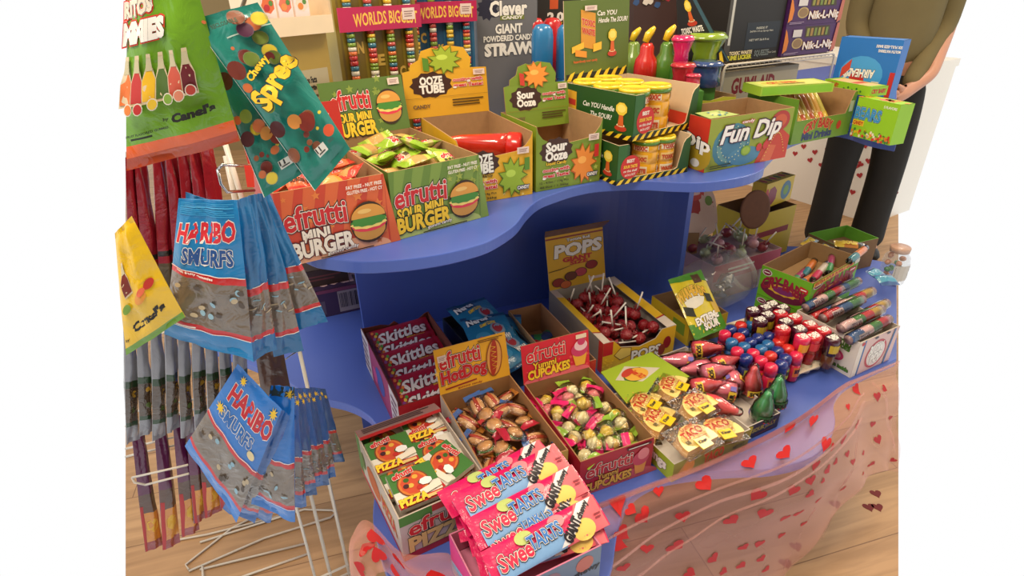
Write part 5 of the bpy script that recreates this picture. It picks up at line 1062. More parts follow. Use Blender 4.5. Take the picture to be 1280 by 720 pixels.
for x_, y_, k_ in sorted(pts_, key=lambda q: q[1]):
    p = at(820+x_/4, 300+y_/4, .070); 
    for _ in range(30):
        for q in placed:
            d = (p-q); d.z = 0
            if d.length < .030: p = p+(d.normalized() if d.length > 1e-6 else Vector((1, 0, 0)))*(.0302-d.length)*.6
    placed.append(p); nm_ = cn[id(k_)]; rank[nm_] = rank.get(nm_, 0)+1; o = k_.get(); o.name = 'mini_bottle'; place(o, (p.x, p.y, .003+Z0), (0, 0, .5+rr.uniform(-.3, .3))); o.scale = (1.08, 1.08, 1.08)
    tag(o, '%s capped small candy bottle, %s of that colour counting from the back' % (nm_, ORD[rank[nm_]-1]), 'candy bottle', 'small capped candy bottles')
# ------------------------------------------------------------------ push-up candy tubes in the white egg tray
def mk_push(cap, band, body):
    def f():
        r = empty('push_candy', (0, 0, 0)); mb = MB(); mb.lathe([(.010, 0), (.0125, .004), (.0135, .040)], plast(body), 20); mb.build('tube_body', r)
        mb = MB(); mb.lathe([(.0150, .038), (.0165, .072), (.0160, .078), (.013, .0795)], plast(cap), 20); mb.build('cap', r)
        mb = MB(); A = Art(mb, lambda u, v, l: ((.0158+l+(v-.05)*.04)*math.sin(u), -(.0158+l+(v-.05)*.04)*math.cos(u), v), 1, .0003)
        for k in range(5): A.rect(-1.1+k*.44, .046, -1.1+(k+1)*.44, .066, band); A.k = 1
        A = Art(mb, lambda u, v, l: ((u-.5)*.026, (v-.5)*.026, .0797+l), 1, .0002); A.text('PUSH', .5, .64, .86, .30, WHT, bold=.07); A.text('POP', .5, .30, .7, .28, WHT, bold=.07); mb.build('cap_print', r); return r
    return Kind(f)
PPu, PRe, PPi = mk_push((70, 20, 40), (206, 176, 40), (90, 50, 30)), mk_push((206, 30, 44), (226, 60, 60), (150, 30, 40)), mk_push((226, 40, 90), (246, 170, 50), (190, 50, 60))
tr_o, tr_r = at(820+690/4, 300+690/4, .012), at(820+870/4, 300+625/4, .012)
eth = math.atan2(tr_r.y-tr_o.y, tr_r.x-tr_o.x); et = empty('egg_tray', (tr_o.x, tr_o.y, 0), eth, 'white moulded tray with round cups holding the push-up candy tubes', 'tray')
mb = MB(); ETW = mat((226, 214, 192), rough=.7); ew = (tr_r-tr_o).length
cups = [(.020+.034*i, .020+.034*j) for i in range(int(ew/.034)) for j in range(7)]
mb.M = Matrix.Identity(4)
for (x_, y_) in cups: mb.M = Matrix.Translation((x_, y_, .001)); mb.lathe([(.009, 0), (.0145, .004), (.0162, .018), (.0175, .021)], ETW, 16)
mb.M = Matrix.Identity(4)
for j in range(8): y_ = .020+.034*(j-.5); mb.box((0, y_-.0045, .0185), (ew, y_+.0045, .0215), ETW)
for i in range(int(ew/.034)+1): x_ = .020+.034*(i-.5); mb.box((x_-.0045, 0, .0188), (x_+.0045, .238, .0212), ETW)
mb.build('moulded_tray', et)
pts2 = [(495, 350, PPu), (545, 335, PPu), (580, 315, PPu), (550, 382, PPu), (595, 367, PPu), (640, 352, PRe), (650, 402, PPu), (700, 385, PRe), (705, 428, PPu), (748, 412, PRe), (665, 440, PRe), (725, 487, PPi), (778, 462, PRe), (812, 442, PRe), (868, 478, PPu), (620, 330, PPu)]
cn2 = {id(PPu): 'purple', id(PRe): 'red', id(PPi): 'pink and yellow'}; rank = {}; placed = []
for x_, y_, k_ in sorted(pts2, key=lambda q: q[1]):
    p = at(820+x_/4, 300+y_/4, .100)
    for _ in range(30):
        for q in placed:
            d = (p-q); d.z = 0
            if d.length < .036: p = p+d.normalized()*(.0362-d.length)*.6
    placed.append(p); nm_ = cn2[id(k_)]; rank[nm_] = rank.get(nm_, 0)+1; o = k_.get(); o.name = 'push_candy'; place(o, (p.x, p.y, .018), (rr.uniform(-.06, .06), rr.uniform(-.06, .06), .45)); o.scale = (1.1, 1.1, 1.08)
    tag(o, '%s capped push-up candy tube, %s of that colour counting from the back' % (nm_, ORD[rank[nm_]-1]), 'candy tube', 'push-up candy tubes')
# ================================================================== right middle of the lower shelf
def quad_box(): pass
zq = .0765
qc, ql, qr = at(1006.5, 391.6, zq), at(945.8, 366.5, zq), at(1079, 361, zq)
dl = (ql-qc); qth = math.degrees(math.atan2(-dl.x, dl.y)); qd = dl.xy.length; qw = (qr-qc).xy.length
g_h = ztop(qc, 1009, 354.6)-zq
q1 = closed('candy_box', 'lime green sour bubble gum box, lower of the two stacked behind the push-up candy tubes', qc.x, qc.y, qth, qw, qd, .075, Z0, (108, 176, 36))
def gum(A, front):
    A.ell(.5, .34, .46, .30, (110, 26, 60), 26); A.ell(.5, .40, .32, .16, (226, 180, 50), 22, 0, .08); A.ell(.5, .40, .22, .12, (130, 40, 110), 18, 0, .05)
    A.text('CRY BABY', .5, .56, .86, .34, (150, 24, 56), [(.06, (246, 200, 60))], arc=-.9, bold=.06)
    A.ell(.13, .82, .10, .11, (226, 214, 220)); A.ell(.13, .82, .08, .09, (130, 30, 60)); A.lines(.07, .79, .19, .86, 1, WHT)
    A.rect(.80, .62, .96, .76, (206, 36, 40), -.3); A.lines(.82, .65, .94, .73, 1, WHT)
A = q1.art('left'); gum(A, 0); q1.done()
q2_ = Carton('candy_box', 'open lime green extra sour bubble gum box, upper of the two stacked', qc.x, qc.y, qth, qw, qd, g_h, zq, card((112, 184, 34)), mat((150, 118, 78), rough=.8), 'boxes at the right of the lower shelf')
q2_.walls(front=[(0, 1), (.0, 1), (1, 1.0)]); gum(q2_.art('left'), 0); A = q2_.art('front'); gum(A, 1); A.rect(.02, .84, .86, .99, (240, 190, 30)); A.text('EXTRA SOUR BUBBLE GUM', .44, .915, .78, .10, (196, 40, 30), bold=.05); A.rect(.88, .84, .99, .99, (226, 220, 200)); q2_.done(); tray(q2_, .035)
GT = [foil(c) for c in ((196, 60, 90), (60, 120, 130), (214, 120, 50), (70, 140, 80), (160, 60, 100), (206, 190, 170))]
def mk_stick(a, b):
    def f():
        r = empty('gum_roll', (0, 0, 0)); mb = MB(); mb.M = Matrix.Rotation(math.pi/2, 4, 'Y')
        mb.lathe([(.009, -.062), (.006, -.054), (.0095, -.047), (.0098, -.01), (.0098, .02), (.0098, .047), (.006, .054), (.009, .062)], [CLEAR, a, a, b, b, a, CLEAR], 14); mb.build('wrapper', r); return r
    return Kind(f)
GK = [mk_stick(GT[0], GT[5]), mk_stick(GT[1], GT[2]), mk_stick(GT[3], GT[4])]
for i, (fx, fy, z_, a_) in enumerate([(.30, .2, .048, .1), (.32, .38, .048, -.1), (.34, .55, .048, .05), (.50, .3, .064, .1), (.60, .6, .05, .15), (.78, .35, .062, .3)]):
    o = GK[i % 3].get(); o.name = 'gum_roll'; place(o, q2_.W(qw*fx, qd*fy, z_), (0, 0, q2_.th+a_+.1)); tag(o, '%s wrapped gum roll, %s from the left inside the extra sour gum box' % (('pink', 'teal and orange', 'green and plum')[i % 3], ORD[i]), 'gum roll', 'gum rolls in the extra sour box')
p = at(1072, 318, g_h+zq+.008); o = GK[1].get(); o.name = 'gum_roll'; place(o, p, (0, 0, .75)); tag(o, 'teal gum roll lying across the right rim of the extra sour gum box', 'gum roll')
# third green box behind with open packs
# blow gum box with rolls
p_, q_, l_ = at(1062, 472.6, 0), at(1119, 446, 0), at(1076.4, 429, 0)
bth = math.degrees(math.atan2(q_.y-p_.y, q_.x-p_.x)); bh = ztop(p_, 1076.4, 429)
bl = at(1037, 461, 0); bd = .172
bp = Carton('candy_box', 'white bubble gum pop box with blue stripes, filled with candy rolls, right edge', p_.x, p_.y, bth, .150, bd, bh, Z0, card((232, 222, 208)), mat((196, 186, 170), rough=.8), 'boxes at the right of the lower shelf')
bp.walls(); A = bp.art('front'); A.rect(0, 0, 1, 1, (226, 190, 184)); A.rect(0, .0, .12, 1, (236, 226, 214)); A.rect(.12, 0, .16, 1, (60, 110, 170), 0); A.ell(.52, .45, .26, .40, (196, 70, 80), 26); A.ell(.52, .45, .22, .34, (236, 226, 220), 26); A.text('BLOW', .50, .60, .32, .26, WHT, [(.08, (60, 30, 40))], bold=.06, slope=.1); A.text('POP', .54, .34, .26, .26, WHT, [(.08, (60, 30, 40))], bold=.06, slope=.1); A.poly([(.80, 0), (.84, 0), (.90, 1), (.86, 1)], (60, 110, 170)); A.ell(.08, .93, .04, .05, (206, 50, 60)); A.ell(.4, .96, .05, .03, (40, 50, 70)); A.ell(.7, .96, .05, .03, (40, 50, 70))
A = bp.art('left'); A.rect(0, 0, 1, 1, (236, 228, 218)); A.text('ASSORTED', .72, .82, .34, .12, (90, 140, 50), [(.1, (50, 60, 40))], bold=.05, slope=-.15); A.text('FLAVORS', .74, .70, .30, .10, (90, 140, 50), [(.1, (50, 60, 40))], bold=.05, slope=-.15)
A.ell(.72, .42, .12, .15, (206, 60, 110)); A.ell(.72, .42, .08, .10, (240, 150, 170)); 
for k in range(14): A.ell(.62-.16*rr.random(), .35+.3*rr.random(), .012, .02, (206, 60, 110), 7); A.k -= 1
A.k += 1; A.text('gum inside', .80, .14, .3, .12, (90, 140, 50), [(.1, (50, 60, 40))], bold=.05); bp.done(); tray(bp, bh-.03)
BW = [foil((206, 50, 56)), foil((60, 96, 150)), foil((80, 140, 70)), foil((236, 196, 196)), foil((150, 120, 120)), foil((70, 150, 180)), foil((206, 170, 60))]
def mk_roll(seq, txt):
    def f():
        r = empty('candy_roll', (0, 0, 0)); mb = MB(); mb.M = Matrix.Rotation(math.pi/2, 4, 'Y'); R_ = .0125
        n = len(seq); pr_ = [(R_*.9, -.085), (R_*.5, -.078)]+[(R_*(1 if k % 2 else .97), -.072+.144*k/(2*n)) for k in range(2*n+1)]+[(R_*.5, .078), (R_*.9, .085)]
        mb.lathe(pr_, [BW[4], seq[0]]+[seq[k//2] for k in range(2*n)]+[seq[-1], BW[4]], 16)
        mb.M = Matrix.Identity(4); A = Art(mb, lambda u, v, l: (-.062+.05*u, -(R_+.0002+l)*math.sin(v), (R_+.0002+l)*math.cos(v)), 3, .0003); 
        for k in range(4): A.rect(0, -.2+.35*k, .9, -.2+.35*(k+1), (226, 200, 196)); A.k = 1
        A.k = 2; A.text(txt, .45, .5, .74, .8, (120, 20, 50), bold=.05); mb.M = Matrix.Identity(4); mb.build('wrapper', r)
        mb = MB(); mb.M = Matrix.Rotation(math.pi/2, 4, 'Y'); mb.lathe([(R_*1.12, -.080), (R_*1.15, 0), (R_*1.12, .080)], CLEAR2, 14, False); mb.build('clear_film', r); return r
    return Kind(f)
RK = [mk_roll([BW[0], BW[1], BW[2]], 'BLOW POP'), mk_roll([BW[3], BW[2], BW[0], BW[6]], 'BLOW POP'), mk_roll([BW[1], BW[3], BW[2], BW[0]], 'BLOW POP')]
rolls = [((1030, 372), (1104, 336), .10), ((1045, 385), (1120, 350), .10), ((1008, 384), (1082, 345), .105), ((1030, 397), (1112, 358), .108), ((1052, 410), (1132, 372), .115), ((1062, 424), (1140, 384), .105), ((1015, 398), (1090, 365), .085), ((1064, 402), (1140, 362), .09)]
for i, (a, b, z_) in enumerate(rolls):
    pa, pb = at(*a, z_), at(*b, z_); d = (pb-pa); d.z = 0; d = d.normalized(); o = RK[i % 3].get(); o.name = 'candy_roll'; place(o, pa+d*.080, (.2*i, 0, math.atan2(d.y, d.x))); tag(o, 'long wrapped candy pop roll, %s' % ['lying behind the others by the gum box', 'hindmost of the full row at the right edge', 'hindmost, with its red end at the left', 'second from the back', 'front pair, upper one', 'frontmost, above the white box side', 'lying low at the left end', 'lying low between the two upper rows'][i], 'candy roll', 'candy rolls in the white box')
for i, (x_, y_, a_) in enumerate([(1095, 342, .2), (1108, 350, -.3)]):
    c0 = at(x_, y_, .11); o = pillow_mb([Vector((-.03, .02, 0)), Vector((.03, .02, 0)), Vector((.03, -.02, 0)), Vector((-.03, -.02, 0))], .009, [(.2, BW[1]), (.8, BW[5]), (1, BW[1])], 10, 10, crease=.002, seed=i).build('candy_packet'); place(o, c0, (.3, .1, .5+a_)); tag(o, 'crinkled blue candy packet, %s of the pair behind the candy rolls' % ('left', 'right')[i], 'candy packet', 'blue packets behind the rolls')
# sour candy bag and its box
wb_ = Carton('candy_box', 'yellow box behind the yellow and green sour candy bag', .452, 1.272, 24, .125, .16, .07, Z0, card((206, 176, 40)), KRAFT_DK, 'boxes at the right of the lower shelf')
wb_.walls(); A = wb_.art('left'); A.rect(.0, 0, 1, 1, (206, 176, 40)); A.rect(.1, .2, .4, .6, (40, 36, 30)); A.rect(.6, .3, .9, .8, (120, 150, 50)); wb_.done()
cW = [aty(835, 350, 1.36), aty(876, 337, 1.38), at(909, 409, .05), at(869, 426, .05)]
WY, WG = foil((226, 204, 40)), foil((76, 140, 36))
def wa(A):
    A.poly([(.0, .0), (1, .0), (1, .30), (.55, .14), (0, .24)], (76, 140, 36)); A.poly([(.7, .86), (1, .80), (1, 1), (0, 1), (0, .93)], (76, 140, 36)); A.rect(.62, .80, .86, .96, (90, 60, 40))
    A.ell(.42, .56, .30, .13, (246, 240, 220), 16, .2, .03); A.text('WARHEADS', .42, .68, .80, .16, (240, 190, 60), [(.09, (40, 30, 20))], bold=.06, arc=-.3)
    A.text('EXTREME', .55, .24, .66, .10, WHT, [(.10, (24, 24, 20))], bold=.06, slope=.04); A.text('SOUR', .60, .13, .44, .10, WHT, [(.10, (24, 24, 20))], bold=.06, slope=.04); A.rect(.82, .26, .98, .46, (206, 170, 70)); A.rect(.04, .34, .28, .48, (50, 50, 36), -.3); A.rect(.74, .46, .90, .60, (50, 50, 36), -.3)
o = pillow_mb(cW, .010, [(.05, WG), (.95, WY), (1, WG)], 14, 18, crease=.003, seed=4, art=wa, sub=.06).build('candy_bag'); tag(o, 'yellow and green extreme sour candy bag leaning right of the lollipop box', 'candy bag')
# fruit lollipop tray, tub, jar, round board
lb = at(880, 338, .02)
lt = Carton('candy_tray', 'pale pink-edged tray full of small fruit lollipops in the shade', .58, 1.50, 27, .27, .17, .115, Z0, card((196, 150, 156)), mat((176, 150, 150), rough=.8), None, 'tray')
lt.walls(); A = lt.art('front'); A.rect(.0, .55, 1, 1, (196, 90, 110)); A.lines(.2, .64, .6, .88, 2, WHT); A.rect(.7, .0, 1, .55, (206, 196, 190)); lt.done(); tray(lt, .10)
KL = [(mk_pop(foil(c)), n_) for c, n_ in (((206, 150, 160), 'pink'), ((150, 60, 70), 'dark red'), ((176, 190, 150), 'pale green'))]
rr = random.Random(33)
for j in range(3):
    for i in range(5):
        kd = KL[(i+2*j) % 3]; o = kd[0].get(); o.name = 'lollipop'; place(o, lt.W(.035+i*.047+rr.uniform(-.008, .008), .03+j*.05, .118+.02*(i % 2)), (rr.uniform(-1.4, 1.4), rr.uniform(-.8, .8), rr.uniform(-3, 3))); tag(o, '%s fruit lollipop, %s from left, %s row of the pale tray' % (kd[1], ORD[i], ORD[j]), 'lollipop', 'fruit lollipops in the pale tray')
hb = empty('header_display', (0, 0, 0), 0, 'white rounded header card with red print standing right of the dark blue board', 'display card')
cH = [aty(846, 232, 1.66), aty(893, 232, 1.70), aty(899, 292, 1.66), aty(853, 300, 1.62)]
mb = MB(); pts = []
for k in range(21): a = 2*math.pi*k/20; 
S2 = lambda u, v, l: tuple((cH[3]*(1-u)+cH[2]*u)*(1-v)+(cH[0]*(1-u)+cH[1]*u)*v+Vector((0, -l, 0)))
sh = [(.5+.5*math.copysign(abs(math.cos(2*math.pi*k/28))**.6, math.cos(2*math.pi*k/28)), .5+.5*math.copysign(abs(math.sin(2*math.pi*k/28))**.6, math.sin(2*math.pi*k/28))) for k in range(28)]
A_ = [S2(u, v, 0) for u, v in sh]; B_ = [S2(u, v, -.004) for u, v in sh]; mb.add(A_+B_, [tuple(range(28)), tuple(range(28, 56))[::-1]]+[(i, (i+1) % 28, 28+(i+1) % 28, 28+i) for i in range(28)], card((226, 196, 176)))
A = Art(mb, S2, .8); A.ell(.5, .62, .42, .16, (176, 40, 36), 20, 0, .08); A.ell(.4, .85, .3, .14, (206, 60, 50)); A.ell(.4, .86, .2, .05, (240, 200, 190), 12); A.ell(.8, .7, .1, .1, (120, 150, 60)); mb.build('printed_card', hb)
mb = MB(); q0 = cH[3]; mb.box((q0.x, q0.y+.004, 0.001), (q0.x+.05, q0.y+.008, q0.z+.02), KRAFT); mb.build('card_foot', hb)
# big yellow display box
yb = Carton('candy_box', 'large yellow candy display box behind the brown round board', .76, 1.735, 30, .22, .14, .17, Z0, card((216, 190, 40)), KRAFT_DK, 'boxes at the right of the lower shelf')
yb.walls(); A = yb.art('front'); A.rect(0, 0, 1, 1, (206, 176, 44)); A.rect(0, .5, .9, .62, (140, 40, 50)); yb.done()
pb_ = aty(982, 262, 1.83); yc = at(945, 262, .10)
y2 = closed('candy_box', 'small yellow candy box with a strip of fruit pictures, standing above the round board', aty(952, 268, 1.80).x, 1.80, 36, .16, .05, .085, .1715, (220, 186, 46))
A = y2.art('top'); 
for i in range(6): A.ell(.1+.16*i, .5, .055, .30, [(196, 60, 50), (120, 90, 40), (206, 60, 90), (90, 120, 50)][i % 4], 10)
A = y2.art('front'); A.ell(.25, .45, .16, .36, (150, 60, 80), 14, 0, .05); A.ell(.74, .5, .18, .38, (70, 120, 150), 16); A.ell(.74, .5, .09, .2, (120, 160, 60)); A.ell(.05, .5, .06, .3, (196, 60, 50)); y2.done()
dsk = MB(); dc = at(948, 263, .155); dsk.M = Matrix.Translation(aty(944, 262, 1.60)) @ Matrix.Rotation(rad(24), 4, 'Z') @ Matrix.Rotation(rad(78), 4, 'X')
dsk.lathe([(.050, -.002), (.0565, -.0015), (.0565, .0015), (.050, .002)], mat((110, 70, 48), rough=.8, noise=.15), 36); o = dsk.build('round_board'); tag(o, 'round brown cardboard disc standing on edge under the upper shelf', 'cardboard disc')
# clear jar lying open towards the viewer
jr = empty('plastic_jar', (0, 0, 0), 0, 'clear round plastic jar lying on its side with dark foil candies, mouth towards viewer', 'jar')
JG = mat((200, 206, 206), rough=.06, coat=1, alpha=.22)
mb = MB(); mb.lathe([(.060, .16), (.072, .15), (.078, .12), (.078, .03), (.070, .012), (.058, .006), (.058, -.012), (.061, -.012), (.061, .002)], JG, 36, False); mb.build('jar_wall', jr)
mb = MB(); mb.lathe([(.0585, -.010), (.064, -.010), (.064, -.004), (.0585, -.004)], JG, 36, False); mb.build('jar_rim', jr)
jc = at(924, 338, .105); jr.location = jc; dj = Vector((-.80, -.30, -.22)).normalized(); jr.rotation_euler = dj.to_track_quat('Z', 'Y').to_euler()
JF = [foil((60, 50, 44)), mat((170, 170, 166), rough=.25, metal=.8, bump=.6, scale=60)]
fk = [pack_kind(.045, .03, .008, [(.2, JF[1]), (.8, JF[0]), (1, JF[1])], 'foil_candy', 31), pack_kind(.045, .03, .008, [(1, JF[1])], 'foil_candy', 32)]
for i in range(7):
    o = fk[i % 2].get(); o.name = 'foil_candy'; a = i*1.1; place(o, jc+dj*(.02+.018*i)+Vector((0, .028*math.cos(a), -.026+.012*math.sin(a))), (rr.uniform(-1, 1), rr.uniform(-1, 1), a)); tag(o, '%s foil candy, %s from the mouth of the lying jar' % (('dark', 'silver')[i % 2], ORD[i]), 'candy', 'foil candies in the jar')
# tall clear jar at right edge
jc2 = at(1112, 352, .0); j2 = empty('plastic_jar', (jc2.x, jc2.y, 0), 0, 'upright clear plastic jar with peach and green candies at the far right', 'jar')
mb = MB(); mb.lathe([(.030, .001), (.036, .006), (.037, .07), (.034, .088), (.026, .098), (.026, .106)], JG, 28, False); mb.build('jar_wall', j2); mb = MB(); mb.lathe([(.027, .104), (.028, .118), (.026, .120)], mat((214, 170, 140), rough=.3, alpha=.7), 28); mb.build('jar_cap', j2)
mb = MB(); A = Art(mb, lambda u, v, l: ((.0378+l)*math.sin(u), -(.0378+l)*math.cos(u), .02+.05*v), 1, .0003)
for k in range(4): A.rect(-.6+.4*k, 0, -.2+.4*k, 1, (206, 200, 190)); A.k = 1
for k in range(6): A.lines(-.5, .1, .9, .9, 7, (110, 106, 100)); break
mb.build('jar_label', j2)
rj = random.Random(8)
GC = [Kind(lambda c=c: (lambda mb: (mb.ell((0, 0, 0), (.0105, .0085, .008), mat(c, rough=.3, coat=.6), 12, 8, .05), mb.build('gummy_piece'))[1])(MB())) for c in ((226, 150, 110), (70, 140, 60))]
for i in range(12):
    o = GC[(i//4) % 2].get(); o.name = 'gummy_piece'; a = i*1.9; place(o, (jc2.x+.020*math.cos(a), jc2.y+.020*math.sin(a), .012+.0065*i), (a, a, 0)); tag(o, '%s gummy piece inside the upright jar' % (('peach', 'green')[(i//4) % 2]), 'candy', '%s gummy pieces in the upright jar' % ('peach', 'green')[(i//4) % 2])
# open green-lined box behind the sour gum box
ob = Carton('candy_box', 'open green-lined candy box behind the extra sour gum box, by the upright jar', 1.015, 1.655, 22, .17, .12, .10, Z0, KRAFT_DK, mat((96, 158, 44), rough=.7), 'boxes at the right of the lower shelf')
ob.walls(); ob.done(); tray(ob, .06, KRAFT_DK)
for i, (x_, y_, a_, c_) in enumerate([(1012, 303, .35, (60, 110, 130)), (1062, 306, -.8, (196, 120, 40)), (1030, 312, .3, (110, 110, 60))]):
    pth = mk_long('candy_pouch', .085, .034, .008, [(.3, foil((226, 190, 60))), (.75, foil(c_)), (1, foil((60, 50, 30)))], lambda A: A.text('sour', .5, .5, .5, .5, (230, 200, 60), bold=.05), 40+i).get(); pth.name = 'candy_pouch'; place(pth, at(x_, y_, .118 if i else .112), (.2, 0, .5+a_)); tag(pth, '%s candy pouch on the green-lined box behind the sour gum box' % ('blue-grey', 'orange', 'olive')[i], 'candy pouch', 'pouches on the green-lined box')
# dark boxes under the left of the upper shelf
L_, R_ = at(396, 408, 0), at(458, 398, 0)
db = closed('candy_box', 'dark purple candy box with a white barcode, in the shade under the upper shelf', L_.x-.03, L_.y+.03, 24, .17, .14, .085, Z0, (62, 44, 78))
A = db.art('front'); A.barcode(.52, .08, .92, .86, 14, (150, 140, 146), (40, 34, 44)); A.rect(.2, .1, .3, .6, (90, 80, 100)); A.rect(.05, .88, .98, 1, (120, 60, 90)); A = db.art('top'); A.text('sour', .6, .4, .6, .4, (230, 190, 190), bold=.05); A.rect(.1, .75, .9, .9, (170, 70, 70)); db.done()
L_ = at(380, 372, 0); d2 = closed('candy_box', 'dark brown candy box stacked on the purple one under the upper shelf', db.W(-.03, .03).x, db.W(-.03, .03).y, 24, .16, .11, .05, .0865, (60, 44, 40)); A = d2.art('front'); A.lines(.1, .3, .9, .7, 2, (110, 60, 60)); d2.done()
# ================================================================== back row on the upper shelf
def stand(name, label, pl, pr, ref, Yl, Yr, ytop, depth, c, z=H+.0005, inn=None, group=None, cat='box', cls=None):
    a, b = aty(pl, ref, Yl), aty(pr, ref, Yr); h_ = ztop(a, pl, ytop)-z
    return closed(name, label, a.x, a.y, math.degrees(math.atan2(b.y-a.y, b.x-a.x)), (b-a).xy.length, depth, h_, z, c, group, cat)
kn = stand('candy_box', 'olive yellow candy box with a printed nutrition table, standing behind the teal bags', 352, 413, 80, 1.12, 1.20, 46, .08, (176, 148, 66)); A = kn.art('front'); A.rect(.22, .12, .92, .80, (186, 174, 140)); A.lines(.26, .15, .88, .66, 15, (90, 80, 60)); A.text('Nutrition Facts', .46, .74, .38, .035, (40, 36, 30), bold=.04); A.text('Valeur nutritive', .46, .695, .38, .03, (40, 36, 30), bold=.04); kn.done()
zk = kn.z+kn.h+.0005; wc = Carton('candy_box', 'white display carton of candy picture packs on top of the olive yellow box', kn.W(-.03, -.02).x, kn.W(-.03, -.02).y, kn.th/rad(1), kn.w+.035, .10, .06, zk, card((236, 216, 184)), BEIGE)
wc.walls(front=[(0, .5), (1, .5)]); wc.done(); tray(wc, .02, BEIGE)
for i in range(3):
    mb = MB(); mb.box((0, 0, 0), (.028, .006, .07), card((240, 226, 224))); A = Art(mb, flatS((0, 0, 0), (.028, 0, 0), (0, 0, .07), (0, -1, 0)), .4); A.ell(.5, .42, .42, .18, [(226, 110, 60), (230, 120, 90), (236, 220, 200)][i], 14, 0, .06); A.ell(.4, .36, .2, .08, [(190, 40, 50), (240, 150, 80), (230, 140, 60)][i]); A.ell(.7, .46, .14, .06, (90, 140, 60)); A.text('Candy', .5, .74, .7, .08, (240, 200, 70), [(.1, (90, 60, 60))], bold=.05); A.ell(.1, .9, .06, .02, (226, 60, 110)); A.ell(.9, .66, .05, .02, (160, 70, 150))
    o = mb.build('candy_pack'); place(o, wc.W(.006+i*.033, .012, .0205), (0, 0, wc.th)); tag(o, 'white picture candy pack, %s of three in the white display carton' % ('left', 'middle', 'right')[i], 'candy pack', 'picture packs in the white carton')
BD = [plast(c) for c in ((226, 120, 60), (60, 120, 140), (130, 160, 60), (230, 190, 60), (190, 50, 50), (226, 220, 200), (206, 90, 80))]
def necklace_box(label, pl, pr, Yl, Yr, c, cd, letters, lean):
    C = stand('candy_box', label, pl, pr, 70, Yl, Yr, -40, .05, c, group='tall bead candy boxes')
    A = C.art('front'); A.rect(.0, 0, 1, 1, c); w_ = C.w; hh = C.h
    A.rect(.04, .0, .96, 1, cd); rr_ = random.Random(len(letters)*3+pl)
    for k in range(4):
        x = .14+.24*k; A.rect(x-.075, 0, x-.045, 1, c); A.rect(x+.06, 0, x+.075, 1, c)
    C.mb.box((0, -.0205, hh*.72), (w_, -.0185, hh*.83), card((190, 30, 84))); A2 = Art(C.mb, flatS((0, -.0205, hh*.72), (w_, 0, 0), (0, 0, hh*.11), (0, -1, 0)), w_/(hh*.11)); A2.text('WORLDS BIGGEST', .56, .5, .78, .52, (246, 200, 80), bold=.02, arc=-.3); A2.sticker(.84, .62, .16, .5)
    A2 = Art(C.mb, flatS((0, -.0005, 0), (w_, 0, 0), (0, 0, hh), (0, -1, 0)), w_/hh, .0002)
    for k, ch in enumerate(letters): A2.text(ch, [.26, .50, .76][k % 3] if len(letters) > 3 else .62, .64-.068*k, .07, .05, (226, 190, 90), [(.06, (60, 50, 30))], bold=.05)
    C.done()
    for k in range(4):
        mb = MB(); x = (.14+.24*k)*w_; z = .01
        while z < hh*.99:
            c_ = BD[rr_.randrange(7)]; t_ = rr_.choice((.0075, .0085, .010)); mb.M = Matrix.Translation((x, -.0096, z)); mb.lathe([(.006, 0), (.0088, .001), (.0088, t_-.001), (.006, t_)], c_, 10); z += t_
        mb.M = Matrix.Identity(4); mb.build('bead_string', C.root)
    return C
n1 = necklace_box('olive yellow upright box of giant candy bead necklaces with magenta band', 424, 524, 1.30, 1.42, (150, 130, 40), (128, 108, 34), 'NECK', 0)
n2 = necklace_box('blue upright box of giant candy bead necklaces with magenta band', 508, 594, 1.50, 1.58, (50, 110, 150), (40, 90, 130), 'CKLACE', 0)
sb3 = MB(); a_, b_ = aty(407, 60, 1.24), aty(425, 60, 1.30)
cl = stand('candy_box', 'grey powdered candy straws box with big white lettering', 597, 671, 60, 1.62, 1.70, -60, .09, (112, 112, 116)); A = cl.art('front'); hh = cl.h
def fy(py): return (ztop(Vector((cl.X, cl.Y, 0)), 0, py)-cl.z)/hh
A.ell(.18, fy(12), .16, .055, (40, 40, 60), 22, 0, .14); A.text('Clever', .52, fy(12), .60, .075, WHT, [(.07, (40, 40, 60))], bold=.04); A.rect(.38, fy(24)-.012, .78, fy(24)+.012, (120, 130, 50)); A.text('CANDY', .58, fy(24), .34, .016, WHT, bold=.04)
A.text('GIANT', .52, fy(38), .44, .048, WHT, [(.05, (60, 60, 70))], bold=.04); A.text('POWDERED CANDY', .52, fy(50), .84, .030, WHT, [(.05, (60, 60, 70))], bold=.04); A.text('STRAWS', .54, fy(64), .84, .062, WHT, [(.06, (50, 50, 64))], bold=.06); cl.done()
